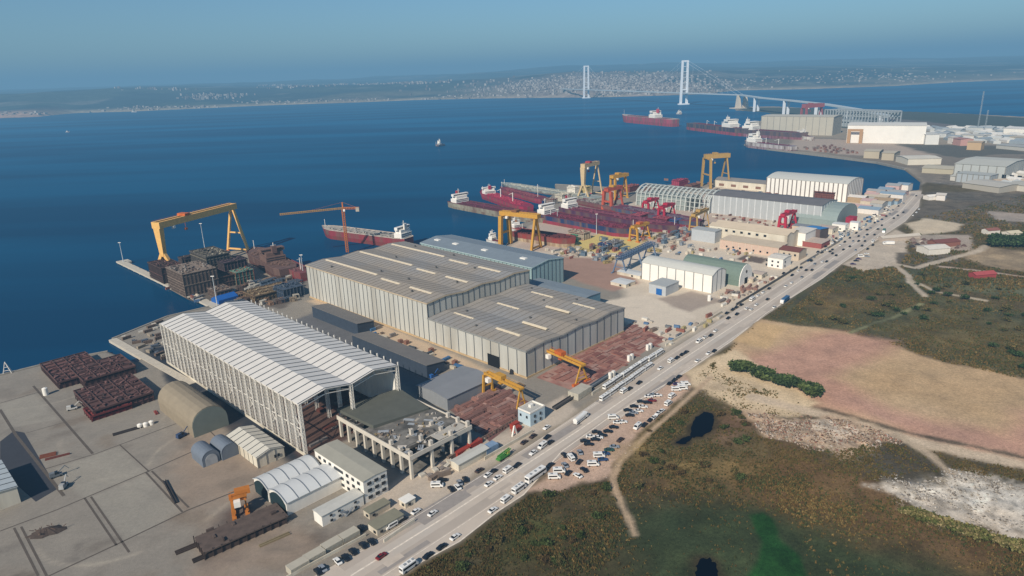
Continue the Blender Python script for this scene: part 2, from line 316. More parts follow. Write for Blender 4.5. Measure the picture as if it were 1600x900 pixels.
for (X, Y) in tiles:
    ny, nx = X.shape
    d = sdf(X, Y, LAND) + 0
    sp = abs(X[0, 1] - X[0, 0])
    Z = np.where(d < 0, 0, -np.minimum(d * 1.2, 9))
    n0 = fbm(X, Y, 60); n1 = fbm(X + 900, Y, 18)
    veg = sdf(X, Y, [at(*p) for p in VEG])
    Z = Z + np.where((veg < -6) & (d < -10), np.clip((-veg - 6) / 30, 0, 1) * (n0 * 1.6 + n1 * .9), 0)
    for SP, hb in SPOIL: Z = Z + np.clip(-sdf(X, Y, [at(*p) for p in SP]) / 5, 0, 1) * np.clip(fbm(X, Y, 6, 4) + .1, 0, 1) * hb
    for PD in PONDS: Z = np.where(sdf(X, Y, [at(*p) for p in PD]) < 5, np.minimum(Z, 0) - .25, Z)
    c = np.zeros((ny, nx, 3)); c[:] = C('8a7f70')
    for P in PAINTS:
        pts = P[1]; xs = [p[0] for p in pts]; ys = [p[1] for p in pts]; M = 60
        iy = np.where((Y[:, 0] > min(ys) - M) & (Y[:, 0] < max(ys) + M))[0]; ix = np.where((X[0] > min(xs) - M) & (X[0] < max(xs) + M))[0]
        if not len(iy) or not len(ix): continue
        sl = (slice(iy[0], iy[-1] + 1), slice(ix[0], ix[-1] + 1)); x, y = X[sl], Y[sl]
        if P[0] == 'p': dd = sdf(x, y, pts)
        else:
            dd = np.full(x.shape, 1e9)
            for i in range(len(pts) - 1): dd = np.minimum(dd, seg_dist(x, y, pts[i], pts[i + 1])[0])
            dd = dd - P[7] / 2
        dd = dd + fbm(x + 331, y + 77, P[5], 5) * P[4] * 2
        soft = max(P[3], sp * .5)
        w = np.clip(.5 - dd / (2 * soft), 0, 1) * P[6]; w = (w * w * (3 - 2 * w))[..., None]
        c[sl] = c[sl] * (1 - w) + np.array(P[2]) * w
    lum0 = np.clip((c.mean(-1) - .13) / .11, 0, 1)
    vn = 1 + (1 - .6 * lum0) * (fbm(X + 50, Y, 9, 4) * .9 + fbm(X, Y + 400, 45, 3) * .5) * np.clip(-veg / 10 + .25, .25, 1)
    hue = fbm(X + 2000, Y + 800, 30, 3)[..., None] * np.clip(-veg / 20, 0, 1)[..., None]
    c = c * vn[..., None] * (1 + (1 - .6 * lum0[..., None]) * hue * np.array([.22, .05, -.15]))
    for SP, hb in SPOIL:
        k_ = np.clip(-sdf(X, Y, [at(*p) for p in SP]) / 6, 0, 1)[..., None]; c = c * (1 + k_ * (np.clip(fbm(X + 9, Y, 4, 3) * 1.5, -.35, .25))[..., None])
    lum = np.clip((c.mean(-1) - .13) / .11, 0, 1)[..., None]; c = np.minimum(c * (1 + lum * np.array([.36, .31, .22])), .8)
    wet = np.clip((d + 3) / 6, 0, 1)[..., None]; c = c * (1 - .6 * wet)
    keep = (np.minimum.reduce([d[:-1, :-1], d[1:, :-1], d[:-1, 1:], d[1:, 1:]]) < 8)
    idx = np.arange(ny * nx).reshape(ny, nx) + off
    q = np.stack([idx[:-1, :-1], idx[:-1, 1:], idx[1:, 1:], idx[1:, :-1]], -1)[keep]
    verts.append(np.stack([X, Y, Z], -1).reshape(-1, 3)); cols.append(np.concatenate([c, (.35 + .65 * np.clip(-veg / 6, 0, 1) * (1 - .35 * lum0))[..., None]], -1).reshape(-1, 4)); faces.append(q); off += ny * nx
verts = np.concatenate(verts); cols = np.concatenate(cols); faces = np.concatenate(faces)
def grid_mesh(name, verts, faces, cols, m):
    me = D.meshes.new(name); me.vertices.add(len(verts)); me.vertices.foreach_set('co', verts.astype(np.float32).ravel())
    k = faces.shape[1]
    me.loops.add(faces.size); me.loops.foreach_set('vertex_index', faces.astype(np.int32).ravel())
    me.polygons.add(len(faces)); me.polygons.foreach_set('loop_start', np.arange(0, faces.size, k, dtype=np.int32))
    me.polygons.foreach_set('loop_total', np.full(len(faces), k, np.int32))
    me.update(calc_edges=True)
    if cols is not None:
        a = me.color_attributes.new('paint', 'FLOAT_COLOR', 'POINT')
        a.data.foreach_set('color', (np.clip(cols, 0, 1) if cols.shape[1] == 4 else np.concatenate([np.clip(cols, 0, 1), np.ones((len(cols), 1))], 1)).astype(np.float32).ravel())
    me.materials.append(m)
    o = D.objects.new(name, me); COL.objects.link(o); return o
used = np.zeros(len(verts), bool); used[faces.ravel()] = True; remap = np.cumsum(used) - 1
ground = grid_mesh('ground', verts[used], remap[faces], cols[used], gm); tag(ground, 'shipyard ground and open land beside the bay', kind='structure')

# sea
sm = D.materials.new('sea water'); sm.use_nodes = True
N = sm.node_tree.nodes; L = sm.node_tree.links; b = N['Principled BSDF']
b.inputs['Roughness'].default_value = .6; b.inputs['Specular IOR Level'].default_value = 0
geo = N.new('ShaderNodeNewGeometry')
mp = N.new('ShaderNodeMapping'); mp.inputs['Scale'].default_value = (.0007, .004, 1); mp.inputs['Rotation'].default_value = (0, 0, .12)
L.new(geo.outputs['Position'], mp.inputs['Vector'])
n = N.new('ShaderNodeTexNoise'); n.inputs['Scale'].default_value = 1; n.inputs['Detail'].default_value = 5; L.new(mp.outputs[0], n.inputs['Vector'])
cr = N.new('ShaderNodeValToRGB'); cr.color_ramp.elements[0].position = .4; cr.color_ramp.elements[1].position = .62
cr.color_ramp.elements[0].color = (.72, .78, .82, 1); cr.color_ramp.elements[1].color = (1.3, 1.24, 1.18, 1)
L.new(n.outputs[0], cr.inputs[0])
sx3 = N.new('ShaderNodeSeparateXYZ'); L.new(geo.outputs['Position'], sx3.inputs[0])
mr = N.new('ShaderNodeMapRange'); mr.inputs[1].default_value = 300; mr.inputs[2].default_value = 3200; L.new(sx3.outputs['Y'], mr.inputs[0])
dc = N.new('ShaderNodeMix'); dc.data_type = 'RGBA'; L.new(mr.outputs[0], dc.inputs[0]); dc.inputs[6].default_value = (.0004, .044, .104, 1); dc.inputs[7].default_value = (.0014, .090, .205, 1)  # near-dark to far-bright gradient of the bay painted into the base colour
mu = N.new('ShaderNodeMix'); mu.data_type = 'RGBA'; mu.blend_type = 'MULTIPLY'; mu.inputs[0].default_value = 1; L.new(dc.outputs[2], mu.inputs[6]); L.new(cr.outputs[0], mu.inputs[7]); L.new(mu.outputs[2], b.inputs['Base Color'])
gl_ = N.new('ShaderNodeBsdfGlossy'); gl_.inputs['Roughness'].default_value = .16; ms_ = N.new('ShaderNodeMixShader'); ms_.inputs[0].default_value = .045
L.new(b.outputs[0], ms_.inputs[1]); L.new(gl_.outputs[0], ms_.inputs[2]); L.new(ms_.outputs[0], N['Material Output'].inputs['Surface'])
n2 = N.new('ShaderNodeTexNoise'); n2.inputs['Scale'].default_value = .22; n2.inputs['Detail'].default_value = 6; n2.inputs['Roughness'].default_value = .65
mp2 = N.new('ShaderNodeMapping'); mp2.inputs['Scale'].default_value = (.5, 1, 1); L.new(geo.outputs['Position'], mp2.inputs['Vector']); L.new(mp2.outputs[0], n2.inputs['Vector'])
bp = N.new('ShaderNodeBump'); bp.inputs['Strength'].default_value = .5; bp.inputs['Distance'].default_value = .35
L.new(n2.outputs[0], bp.inputs['Height']); L.new(bp.outputs[0], b.inputs['Normal']); L.new(bp.outputs[0], gl_.inputs['Normal'])
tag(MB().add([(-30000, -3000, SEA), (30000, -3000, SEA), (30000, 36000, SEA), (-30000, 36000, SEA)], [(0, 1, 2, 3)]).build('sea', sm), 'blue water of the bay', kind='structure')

# ------------------------------------------------------------------ far shore hills
SH = [(-900, 212), (-300, 194), (0, 184), (60, 182), (120, 176), (200, 174), (400, 165), (550, 160), (640, 156), (800, 153), (905, 152), (960, 151), (1060, 148), (1110, 146), (1150, 141), (1250, 139), (1400, 134), (1500, 128), (1600, 124), (2300, 108)]
shore = [at(*p) for p in SH]
hx, hy = np.meshgrid(np.linspace(-15000, 17000, 430), np.linspace(4800, 21000, 300))
sx = np.array([p[0] / p[1] for p in shore]); sr = np.array([math.hypot(*p) for p in shore])
o_ = np.argsort(sx); rr = np.hypot(hx, hy); sd = rr - np.interp(hx / hy, sx[o_], sr[o_])
sd = sd + fbm(hx, hy, 900, 4) * 160
ridge = np.interp(hx / hy, [-.9, -.4, -.2, 0, .1, .3, .6, .9], [190, 175, 165, 195, 210, 160, 110, 100])
hh = np.clip(sd / 1800, 0, 1) ** .8 * ridge * (.55 + 1.0 * (fbm(hx, hy, 2600, 5) + .35)) + np.clip((sd - 4500) / 5000, 0, 1) * np.interp(hx / hy, [-.8, -.3, .1, .4, .9], [40, 90, 200, 180, 150]) * (.6 + fbm(hx + 777, hy, 5000, 4))
hh = np.where(sd > 0, hh + 1, np.maximum(sd * .2, -30)) + SEA
n0 = fbm(hx, hy, 700, 5); n1 = fbm(hx + 5000, hy, 350, 4)
hc = np.zeros(hx.shape + (3,)); hc[:] = C('324044')
def hmix(wt, hexc):
    global hc
    w = np.clip(wt, 0, 1)[..., None]; hc = hc * (1 - w) + np.array(C(hexc)) * w
hmix((n0 + .02) * 6, '465048'); hmix((n1 - .12) * 9, '6c6a62')
hmix(1 - sd / 160, 'a8977c')
ratio = hx / hy
hmix(np.clip(1 - abs(ratio + .7) / .09, 0, 1) * np.clip(1 - sd / 420, 0, 1) * 2, 'b08f78')
hmix(np.clip(1 - abs(ratio - .13) / .2, 0, 1) * np.clip((n1 + .14) * 8, 0, 1) * np.clip(1 - sd / 2600, 0, 1) * 1.3, 'a08e80')
hmix(np.clip((n0 + .08) * 4, 0, 1) * np.clip(1 - sd / 900, 0, 1) * (ratio > -.35) * .6, '9a8770')
ny, nx = hx.shape; idx = np.arange(ny * nx).reshape(ny, nx)
q = np.stack([idx[:-1, :-1], idx[:-1, 1:], idx[1:, 1:], idx[1:, :-1]], -1).reshape(-1, 4)
zz = hh.ravel(); keepq = zz[q].max(1) > SEA - 8
hv = np.stack([hx, hy, hh], -1).reshape(-1, 3); q = q[keepq]
used = np.zeros(len(hv), bool); used[q.ravel()] = True; remap = np.cumsum(used) - 1
hills = grid_mesh('hills', hv[used], remap[q], hc.reshape(-1, 3)[used], attr_mat('far slopes', scales=((.004, .3), (.02, .35)), bump=0))
for p in hills.data.polygons: pass
hills.data.shade_smooth()
tag(hills, 'hazy wooded hills and towns across the bay', kind='structure')
# towns on the far slopes: thousands of tiny houses that read as one mass
def hz(x, y):
    i = int(round((y - 4800) / (21000 - 4800) * (ny - 1))); j = int(round((x + 15000) / 32000 * (nx - 1)))
    return hh[min(max(i, 0), ny - 1), min(max(j, 0), nx - 1)]
def town(name, label, px, n, spread, h=(6, 22), mats_=('town white', 'town beige', 'town roof'), ang=0):
    mb = MB()
    for k in range(n):
        cx, cy, wx, wy = px[k % len(px)]
        x = cx + random.gauss(0, wx); y = cy + random.gauss(0, wy); z = hz(x, y)
        if z < SEA + 1: continue
        hgt = random.uniform(*h); w = random.uniform(10, 26) * spread
        mb.cbox(x, y, z - 8, w, random.uniform(10, 20) * spread, hgt + 8, random.random() * 3, random.choice([0, 0, 1, 1, 2]))
    tag(mb.build(name, [mat('town white', 'a8a29c'), mat('town beige', '8c8078'), mat('town roof', '74665f')]), label, 'town', kind='stuff')
def tp(px, py, w, hgt=60):   # a place on the far slopes
    x, y = at(px, py, SEA); return (x, y)
def hill_at(px, py):     # walk the sight line until it meets the slopes
    x0, y0 = at(px, 450 + 400, 0); d = Vector((*at(px, py, 100), 100)) - Vector((0, 0, HC)) if py > 118 - .034 * (px - 800) else None
    a = (px - 800) / F_; c, s = math.cos(ROLL), math.sin(ROLL); yv = (450 - py) / F_
    xl = a * c + yv * s; yl = -a * s + yv * c
    v = Vector((xl, math.cos(PITCH) + yl * math.sin(PITCH), -math.sin(PITCH) + yl * math.cos(PITCH)))
    for t in np.arange(5000, 19000, 60):
        p = Vector((0, 0, HC)) + v * float(t)
        if hz(p.x, p.y) > max(p.z, SEA + 2): return p.x, p.y
    return None
def hp(lst):
    out = []
    for px, py, wx, wy in lst:
        q_ = hill_at(px, py)
        if q_: out.append((*q_, wx, wy))
    return out
town('distant_town', 'dense pale town spread over the far slope behind the bridge towers', hp([(950, 125, 220, 350), (990, 128, 250, 300), (1020, 122, 250, 400), (960, 135, 250, 200), (1000, 140, 300, 120), (880, 138, 260, 150), (1050, 138, 200, 150), (860, 130, 300, 200), (820, 135, 300, 200)]), 2300, .9, (6, 16))
town('distant_town', 'pale housing blocks on the far shore right of the tall bridge tower', hp([(1100, 138, 220, 150), (1130, 133, 280, 200), (1170, 130, 250, 200), (1090, 132, 250, 200), (1380, 122, 500, 250), (1350, 120, 400, 300), (1450, 118, 500, 300), (1300, 124, 400, 200)]), 420, .8, (4, 11))
town('distant_town', 'white apartment blocks on the hill crest left of the bridge', hp([(430, 134, 120, 100), (445, 134, 150, 80), (470, 136, 200, 80), (540, 132, 250, 100), (590, 132, 300, 100), (640, 130, 150, 100), (665, 131, 200, 100), (325, 152, 100, 80), (315, 155, 120, 60), (350, 150, 150, 80), (260, 140, 250, 80), (750, 132, 300, 200)]), 520, 1.0, (8, 24))
town('distant_town', 'thin line of low houses along the far beach', hp([(x, y - 1.2, 160, 40) for x, y in ((210, 172), (260, 170), (300, 168), (420, 162), (500, 160), (560, 158), (700, 154), (760, 152), (20, 181), (980, 149), (1000, 149))]), 420, 1.0, (4, 9))
# ------------------------------------------------------------------ road sheets
asph = mat('asphalt', 'b7ac9f', .9, .10, .05, dirt='c0b4a5', dscale=.03)
roadL = [(470, 912), (560, 862), (645, 812), (765, 738), (905, 645), (1042, 551), (1142, 489), (1252, 420), (1332, 368), (1408, 320), (1424, 300)]
roadR = [(1440, 299), (1436, 322), (1414, 346), (1397, 357), (1316, 411), (1285, 435), (1198, 489), (1143, 533), (1074, 580), (948, 655), (878, 705), (818, 773), (778, 799), (718, 846), (655, 880), (560, 940)]
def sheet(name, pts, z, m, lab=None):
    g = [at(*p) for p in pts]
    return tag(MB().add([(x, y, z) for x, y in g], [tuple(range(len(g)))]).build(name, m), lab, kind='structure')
sheet('road', roadL + roadR, .06, asph)
def strip(mb, pts, wd, z, m=0):
    g = pts if isinstance(pts[0], Vector) else [Vector(at(*p)) for p in pts]
    for a, b in zip(g[:-1], g[1:]):
        d = (b - a).normalized(); n = Vector((-d.y, d.x)) * wd / 2
        mb.add([(a.x - n.x, a.y - n.y, z), (b.x - n.x, b.y - n.y, z), (b.x + n.x, b.y + n.y, z), (a.x + n.x, a.y + n.y, z)], [(0, 1, 2, 3)], m)
mk = MB(); cen = [(548, 900), (700, 805), (905, 672), (1060, 566), (1180, 487), (1300, 405), (1405, 332), (1432, 303)]
strip(mk, cen, .9, .075); 
strip(mk, roadR[1:-1], .7, .075)
def offs(pts, d):
    g = [Vector(at(*p)) for p in pts]; out = []
    for i, p in enumerate(g):
        t = (g[min(i + 1, len(g) - 1)] - g[max(i - 1, 0)]).normalized(); out.append(p + Vector((-t.y, t.x)) * d)
    return out
strip(mk, offs(cen, 11), .35, .075); strip(mk, offs(cen, -10.5), .35, .075)
tag(mk.build('road_markings', mat('worn line', 'd2c8ba', .9, .3, .5)), None, kind='structure')
mk = MB(); strip(mk, offs(cen, -7), 5.5, .068); strip(mk, offs(cen, 7), 5, .068)
tag(mk.build('road_lanes', mat('worn lane', 'a99f94', .9, .12, .04)), None, kind='structure')
mk = MB(); _rp = random.Random(4); RC_ = offs(cen, 0)
for k in range(34):
    i = _rp.randrange(len(RC_) - 1); p = RC_[i].lerp(RC_[i + 1], _rp.random()); d = (RC_[i + 1] - RC_[i]).normalized(); n_ = Vector((-d.y, d.x)); o2 = _rp.choice([-1, 1]) * _rp.uniform(4, 10); L0 = _rp.uniform(4, 26); w0 = _rp.uniform(1, 3.2)
    c0 = p + n_ * o2; q4 = [c0 - d * L0 - n_ * w0, c0 + d * L0 - n_ * w0, c0 + d * L0 + n_ * w0, c0 - d * L0 + n_ * w0]; mk.add([(v.x, v.y, .0712 + k * .0001) for v in q4], [(0, 1, 2, 3)], k % 2)
tag(mk.build('road_patches', [mat('patch dark', '9a9086', .9, .15, .3), mat('patch light', 'b8ada0', .9, .15, .3)]), None, kind='structure')
# yard slabs: joints and crane rails
jm = mat('slab joint', '5e544a', .95, .2, .4)
LN = [([(0, 830), (88, 797), (230, 737), (345, 686)], .8), ([(70, 903), (186, 849), (294, 797), (400, 755)], .9), ([(70, 733), (150, 709), (275, 662)], .7), ([(0, 630), (60, 613)], .7),
      ([(22, 825), (60, 900)], 1.), ([(33, 823), (73, 900)], 1.), ([(132, 778), (182, 852)], 1.), ([(142, 776), (202, 863)], 1.), ([(228, 738), (285, 800)], 1.), ([(237, 736), (295, 793)], 1.),
      ([(52, 603), (145, 709)], 1.4), ([(187, 695), (233, 737)], .7), ([(0, 640), (25, 680), (100, 775)], 1.6), ([(262, 610), (345, 690)], .6), ([(40, 677), (100, 660)], .5)]
mk = MB()
for p, w_ in LN: strip(mk, p, w_, .05)
tag(mk.build('yard_slab_joints', jm), None, kind='structure')
# tanned patches: individual concrete fields seen in slightly different tones
# ------------------------------------------------------------------ buildings
def halves(x0, x1, n):   # the bays between x0 and x1
    return [(x0 + (x1 - x0) * i / n, x0 + (x1 - x0) * (i + 1) / n) for i in range(n)]
def roof_profile(x0, x1, eave, rise, kind, nb=1):
    P = []
    for i, (a, b_) in enumerate(halves(x0, x1, nb)):
        if kind == 'gable': pts = [(a, eave), ((a + b_) / 2, eave + rise), (b_, eave)]
        elif kind == 'arch':
            k = 10; pts = [((a + b_) / 2 - (b_ - a) / 2 * math.cos(math.pi * j / k), eave + rise * math.sin(math.pi * j / k)) for j in range(k + 1)]
        elif kind == 'soft':
            w_ = b_ - a; pts = [(a + w_ * t, eave + rise * z) for t, z in ((0, 0), (.12, .32), (.28, .68), (.42, .93), (.5, 1), (.58, .93), (.72, .68), (.88, .32), (1, 0))]
        elif kind == 'bow':
            k = 8; pts = [(a + (b_ - a) * j / k, eave + rise * (1 - (2 * j / k - 1) ** 2)) for j in range(k + 1)]
        elif kind == 'mono': pts = [(a, eave + rise), (b_, eave)]
        else: pts = [(a, eave), (b_, eave)]
        P += pts if i == 0 else pts[1:]
    return P
def seams(mb, prof, axis, a, b_, step, m, w_=.35, t=.22):
    n = max(1, int(round((b_ - a) / step)))
    for i in range(n + 1):
        y = a + (b_ - a) * i / n
        for (p, q) in zip(prof[:-1], prof[1:]):
            z0, z1 = p[1] + t, q[1] + t
            if axis == 'y': mb.hexa([(p[0], y - w_ / 2, z0), (q[0], y - w_ / 2, z1), (q[0], y + w_ / 2, z1), (p[0], y + w_ / 2, z0), (p[0], y - w_ / 2, z0 + .3), (q[0], y - w_ / 2, z1 + .3), (q[0], y + w_ / 2, z1 + .3), (p[0], y + w_ / 2, z0 + .3)], m)
            else: mb.hexa([(y - w_ / 2, p[0], z0), (y + w_ / 2, p[0], z0), (y + w_ / 2, q[0], z1), (y - w_ / 2, q[0], z1), (y - w_ / 2, p[0], z0 + .3), (y + w_ / 2, p[0], z0 + .3), (y + w_ / 2, q[0], z1 + .3), (y - w_ / 2, q[0], z1 + .3)], m)
def building(name, label, cat, loc, X, Y, h, wallm, roofm, yaw=UA, kind='gable', rise=2, nb=1, ridge='y', rib=0, ribm=None, seam=0, seamm=None, over=.5, group=None, base=None, trim=None, ribw=.3):
    """a hall: local x runs right (along the road), y runs left (away from it)"""
    r = thing(name, label, cat, (loc[0], loc[1], 0), R_(yaw), group)
    w_ = MB(); lo, hi = (0, X) if ridge == 'y' else (0, Y); ax = ridge; ln = Y if ridge == 'y' else X
    pr = roof_profile(lo, hi, h, rise, kind, nb)
    w_.extr([(lo, -.3)] + [(lo, h)] + pr[1:-1] + [(hi, pr[-1][1])] + [(hi, -.3)] if kind != 'mono' else [(lo, -.3)] + pr + [(hi, -.3)], ax, 0, ln, 0)
    if rib:
        nx = max(1, int(round(X / rib))); ny = max(1, int(round(Y / rib)))
        def hz2(x, y):
            t = x if ridge == 'y' else y
            return np.interp(t, [p[0] for p in pr], [p[1] for p in pr])
        for i in range(nx + 1):
            x = X * i / nx
            w_.box(x - ribw / 2, -.25, 0, x + ribw / 2, .0, hz2(x, 0) - .1, 1)
            w_.box(x - ribw / 2, Y, 0, x + ribw / 2, Y + .25, hz2(x, Y) - .1, 1)
        for i in range(ny + 1):
            y = Y * i / ny
            w_.box(-.25, y - ribw / 2, 0, .0, y + ribw / 2, hz2(0, y) - .1, 1)
            w_.box(X, y - ribw / 2, 0, X + .25, y + ribw / 2, hz2(X, y) - .1, 1)
    wm = [wallm, ribm or wallm]
    if base:
        w_.box(-.35, -.35, 0, X + .35, Y + .35, base[0], 2); wm.append(base[1])
    w_.build('wall', wm, r)
    rf = MB(); e = over
    p2 = [(p[0], p[1] + .08) for p in pr]; p2[0] = (p2[0][0] - e, p2[0][1]); p2[-1] = (p2[-1][0] + e, p2[-1][1])
    pr3 = p2 + [(p[0], p[1] + .3) for p in p2[::-1]]
    rf.extr(pr3, ax, -e, ln + e, 0)
    if seam: seams(rf, p2, 'y' if ridge == 'y' else 'x', 0, ln, seam, 1)
    rm = [roofm, seamm or roofm]
    if trim:
        o2 = 2; rm.append(trim)
        for (y0, y1) in ((-e - .3, -e - .02), (ln + e + .02, ln + e + .3)):
            pp = [(p[0], p[1] - .5) for p in p2] + [(p[0], p[1] + .45) for p in p2[::-1]]
            rf.extr(pp, ax, y0, y1, 2)
        for t in (lo - e - .3, hi + e + .02):
            z = h
            (rf.box(t, -e, z - .5, t + .28, ln + e, z + .4, 2) if ridge == 'y' else rf.box(-e, t, z - .5, ln + e, t + .28, z + .4, 2))
    rf.build('roof', rm, r)
    return r
GL = mat('dark glass', '20262c', .25, .1, .5, spec=.5)
def window(r, face, a, z, w_, h, X=0, Y=0, m=None, name='window', frame=True):
    """face 'L' = side x=0, 'F' = side y=0 (toward the road), 'R' = x=X, 'B' = y=Y"""
    b_ = MB(); t = .12
    if face == 'L': b_.box(-t - .3, a, z, -.26, a + w_, z + h)
    elif face == 'F': b_.box(a, -t - .3, z, a + w_, -.26, z + h)
    elif face == 'R': b_.box(X + .26, a, z, X + t + .3, a + w_, z + h)
    else: b_.box(a, Y + .26, z, a + w_, Y + t + .3, z + h)
    o = b_.build(name, m or GL, r)
    return o
def cut(r, pat):
    pass
white = mat('white cladding', 'dddbd4', .6, .08, .3, streak=True)
cream = mat('cream cladding', 'cbc5b5', .65, .10, .3, dirt='b9ab94', streak=True)
hang = mat('grey cladding', 'b4b5af', .6, .10, .25, dirt='aca698', dscale=.05, streak=True)
seamd = mat('dark seam', '4b5055', .7, .1)
rooftan = mat('weathered roof', '9c9080', .8, .16, .5, dirt='94908a', dscale=.02)
roofgrey = mat('grey roof', '84878a', .7, .10, .1)
roofwhite = mat('white roof', 'c3c6c6', .5, .08, .1)
doorm = mat('dark opening', '17181a', .9, .1)
blue = mat('blue sheet', '1f5f9e', .6, .2, .4)
# 1 big hangar, upper hall and lower hall
o_, X, Y = rect((667, 472), (476, 413), (830, 420), 33.4)
hg = building('hangar', 'tallest grey and tan shipyard hall in the middle with stepped long skylight strips', 'hangar', (at(667, 472, 33.4)), 117, 181, 32.2, hang, rooftan, kind='gable', nb=3, rise=1.8, rib=6.2, ribm=seamd, seam=6, seamm=mat('roof seam', '857c70', .8), trim=mat('rust trim', 'b5a58c', .8, .2, .3), base=(1.5, mat('ochre plinth', 'b09a78', .8, .25, .3)), ribw=.5)
sk = mat('pale skylight', 'c9bda6', .6, .1)
def skylight(r, x, y, w_, l, z, ridge_rise=0, lab=None):
    b_ = MB(); b_.extr([(x - w_ / 2, z), (x - w_ / 2, z + .7), (x, z + 1.2), (x + w_ / 2, z + .7), (x + w_ / 2, z)], 'y', y, y + l, 0); return b_.build('skylight', sk, r)
for bx_ in (19.5, 58.5, 97.5):
    skylight(hg, bx_, 92, 3.2, 84, 33.9); skylight(hg, bx_ - 4 , 54, 3.2, 26, 33.5); skylight(hg, bx_ - 4, 12, 3.2, 28, 33.5)
for k, (a, b_) in enumerate(((6, 34), (50, 62), (80, 96))):
    pass
lo_ = building('hangar', 'lower grey hall joined to the tallest hall, with the orange gantry at its corner', 'hangar', (at(822, 548, 20.8)), 114, 104, 20.2, hang, rooftan, kind='gable', nb=3, rise=1.5, rib=8.6, ribm=seamd, seam=6, seamm=mat('roof seam', '857c70', .8), trim=mat('grey trim', '8f8e88', .8), base=(1.4, mat('ochre plinth', 'b09a78', .8, .25, .3)), ribw=.5)
for (a, b_) in ((16, 20), (38, 14), (57, 60), (76, 24), (96, 58)): skylight(lo_, a, b_, 3.0, 24, 21.4)
skylight(lo_, 19, 72, 3, 22, 21.3); skylight(lo_, 95, 14, 3, 22, 21.3)
window(lo_, 'L', 26, 0, 12, 9, m=doorm, name='door')
for r_v, z_v, spots_v in ((hg, 33.9, [(9, 30), (29, 100), (29, 60), (49, 20), (68, 70), (68, 130), (88, 40), (107, 90), (107, 150), (9, 150)]), (lo_, 21.4, [(10, 60), (28, 90), (48, 40), (66, 10), (86, 60), (104, 40), (104, 90)])):
    for a, b_ in spots_v: MB().box(a - .7, b_ - .7, z_v - 1, a + .7, b_ + .7, z_v + 1.2).build('roof_vent', mat('vent grey', '5f5c58'), r_v)
# teal hall
th = building('hangar', 'blue grey hall with pale turquoise long wall behind the tallest hall', 'hangar', (at(831, 417, 26)), 46, 166, 25, mat('turquoise cladding', '8aa3a6', .6, .1, .3, streak=True), mat('bluegrey roof', '7d868b', .7, .1, .1), kind='gable', rise=3.2, rib=5.5, ribm=seamd, trim=mat('light blue trim', '9fb4b6', .7), ribw=.5)
for a in (20, 75, 120, 150):
    MB().box(12, a, 26.9, 16, a + 7, 28.2).build('roof_vent', white, th)
# blue annex in front of teal
ba = building('annex', 'low flat blue grey annex at the right flank of the joined halls', 'annex', (at(905, 470, 13)), 30, 75, 12.6, mat('bluegreen cladding', '5d8190', .6, .1, .3), mat('bluegrey roof', '7d868b', .7, .1, .1), kind='gable', rise=.8)
# the pixel corner (967,452) is its far end
# white open hall ------------------------------------------------------
ox, oy = at(478, 711)
wh = thing('open_hall', 'long open sided white steel hall with two curved white roof bays', 'steel hall', (ox, oy, 0), R_(UA))
HX, HY, HH = 66, 200, 31.5
steel = mat('white steel', 'd4d1c9', .6, .1, .5)
pr = roof_profile(0, HX, HH, 3.2, 'gable', 2)
rf = MB(); p2 = [(p[0], p[1] + .1) for p in pr]; p2[0] = (-.8, p2[0][1]); p2[-1] = (HX + .8, p2[-1][1])
rf.extr(p2 + [(p[0], p[1] + .25) for p in p2[::-1]], 'y', -1, HY + 1, 0)
seams(rf, p2, 'y', 0, HY, 7.15, 1, w_=.55)
rf.build('roof', [mat('sheet roof', 'cfccc6', .45, .07, .15), mat('roof rib', '596066', .7)], wh)
cm = MB(); cm.lattice((0, 0, 0), (0, 0, HH), 1.5, 14, .38)
me = cm.data('column', steel); NC = 28
for i in range(NC + 1):
    for x in (0, HX / 2, HX):
        if x == HX / 2 and 0 < i < NC and i % 2: continue
        o = D.objects.new('column', me); COL.objects.link(o); o.parent = wh; o.location = (x, HY * i / NC, 0)
tr = MB()
for i in range(NC + 1):
    y = HY * i / NC
    for bay in range(2):
        pts = roof_profile(HX / 2 * bay, HX / 2 * (bay + 1), HH - .3, 3.1, 'gable')
        lowz = [(x, z - 2.6) for x, z in pts]
        for a, b_ in zip(pts[:-1], pts[1:]): tr.beam((a[0], y, a[1]), (b_[0], y, b_[1]), .35)
        for a, b_ in zip(lowz[:-1], lowz[1:]): tr.beam((a[0], y, a[1]), (b_[0], y, b_[1]), .35)
        for k in range(len(pts) - 1): tr.beam((pts[k][0], y, pts[k][1]), (lowz[k + 1][0], y, lowz[k + 1][1]), .22); tr.beam((pts[k][0], y, pts[k][1]), (lowz[k][0], y, lowz[k][1]), .22)
tr.build('roof_truss', steel, wh)
br = MB()
for z in (15.5, 30.6):
    for x in (0, HX): br.beam((x, 0, z), (x, HY, z), .3, .5)
for i in range(NC):
    for x in (0, HX):
        y0, y1 = HY * i / NC, HY * (i + 1) / NC
        if x: br.beam((HX + 1.1, y0, HH - 4), (HX + 1.1, y0, HH + 2.4), .6)
        if i % 2: br.beam((x, y0 + 3.6, 0), (x, y0 + 3.6, HH), .2)
        if i % 4 == 0: br.beam((x, y0, 8), (x, y1, 15.5), .3); br.beam((x, y1, 8), (x, y0, 15.5), .3); br.beam((x, y0, 15.5), (x, y1, 23), .3)
br.build('bracing', steel, wh)
MB().box(HX - .9, 2, 0, HX - .6, 60, 26).build('wall', white, wh)
MB().box(HX - 12, 60, 0, HX - .7, 60.3, 30).build('end_wall', mat('green netting', '4f6a62', .8), wh)
MB().box(-1.2, -2, 0, -.6, HY + 1, 1.6).build('kerb_wall', cream, wh)
fl = MB(); fl.box(1, 1, .02, HX - 1, HY - 1, .3, 0)
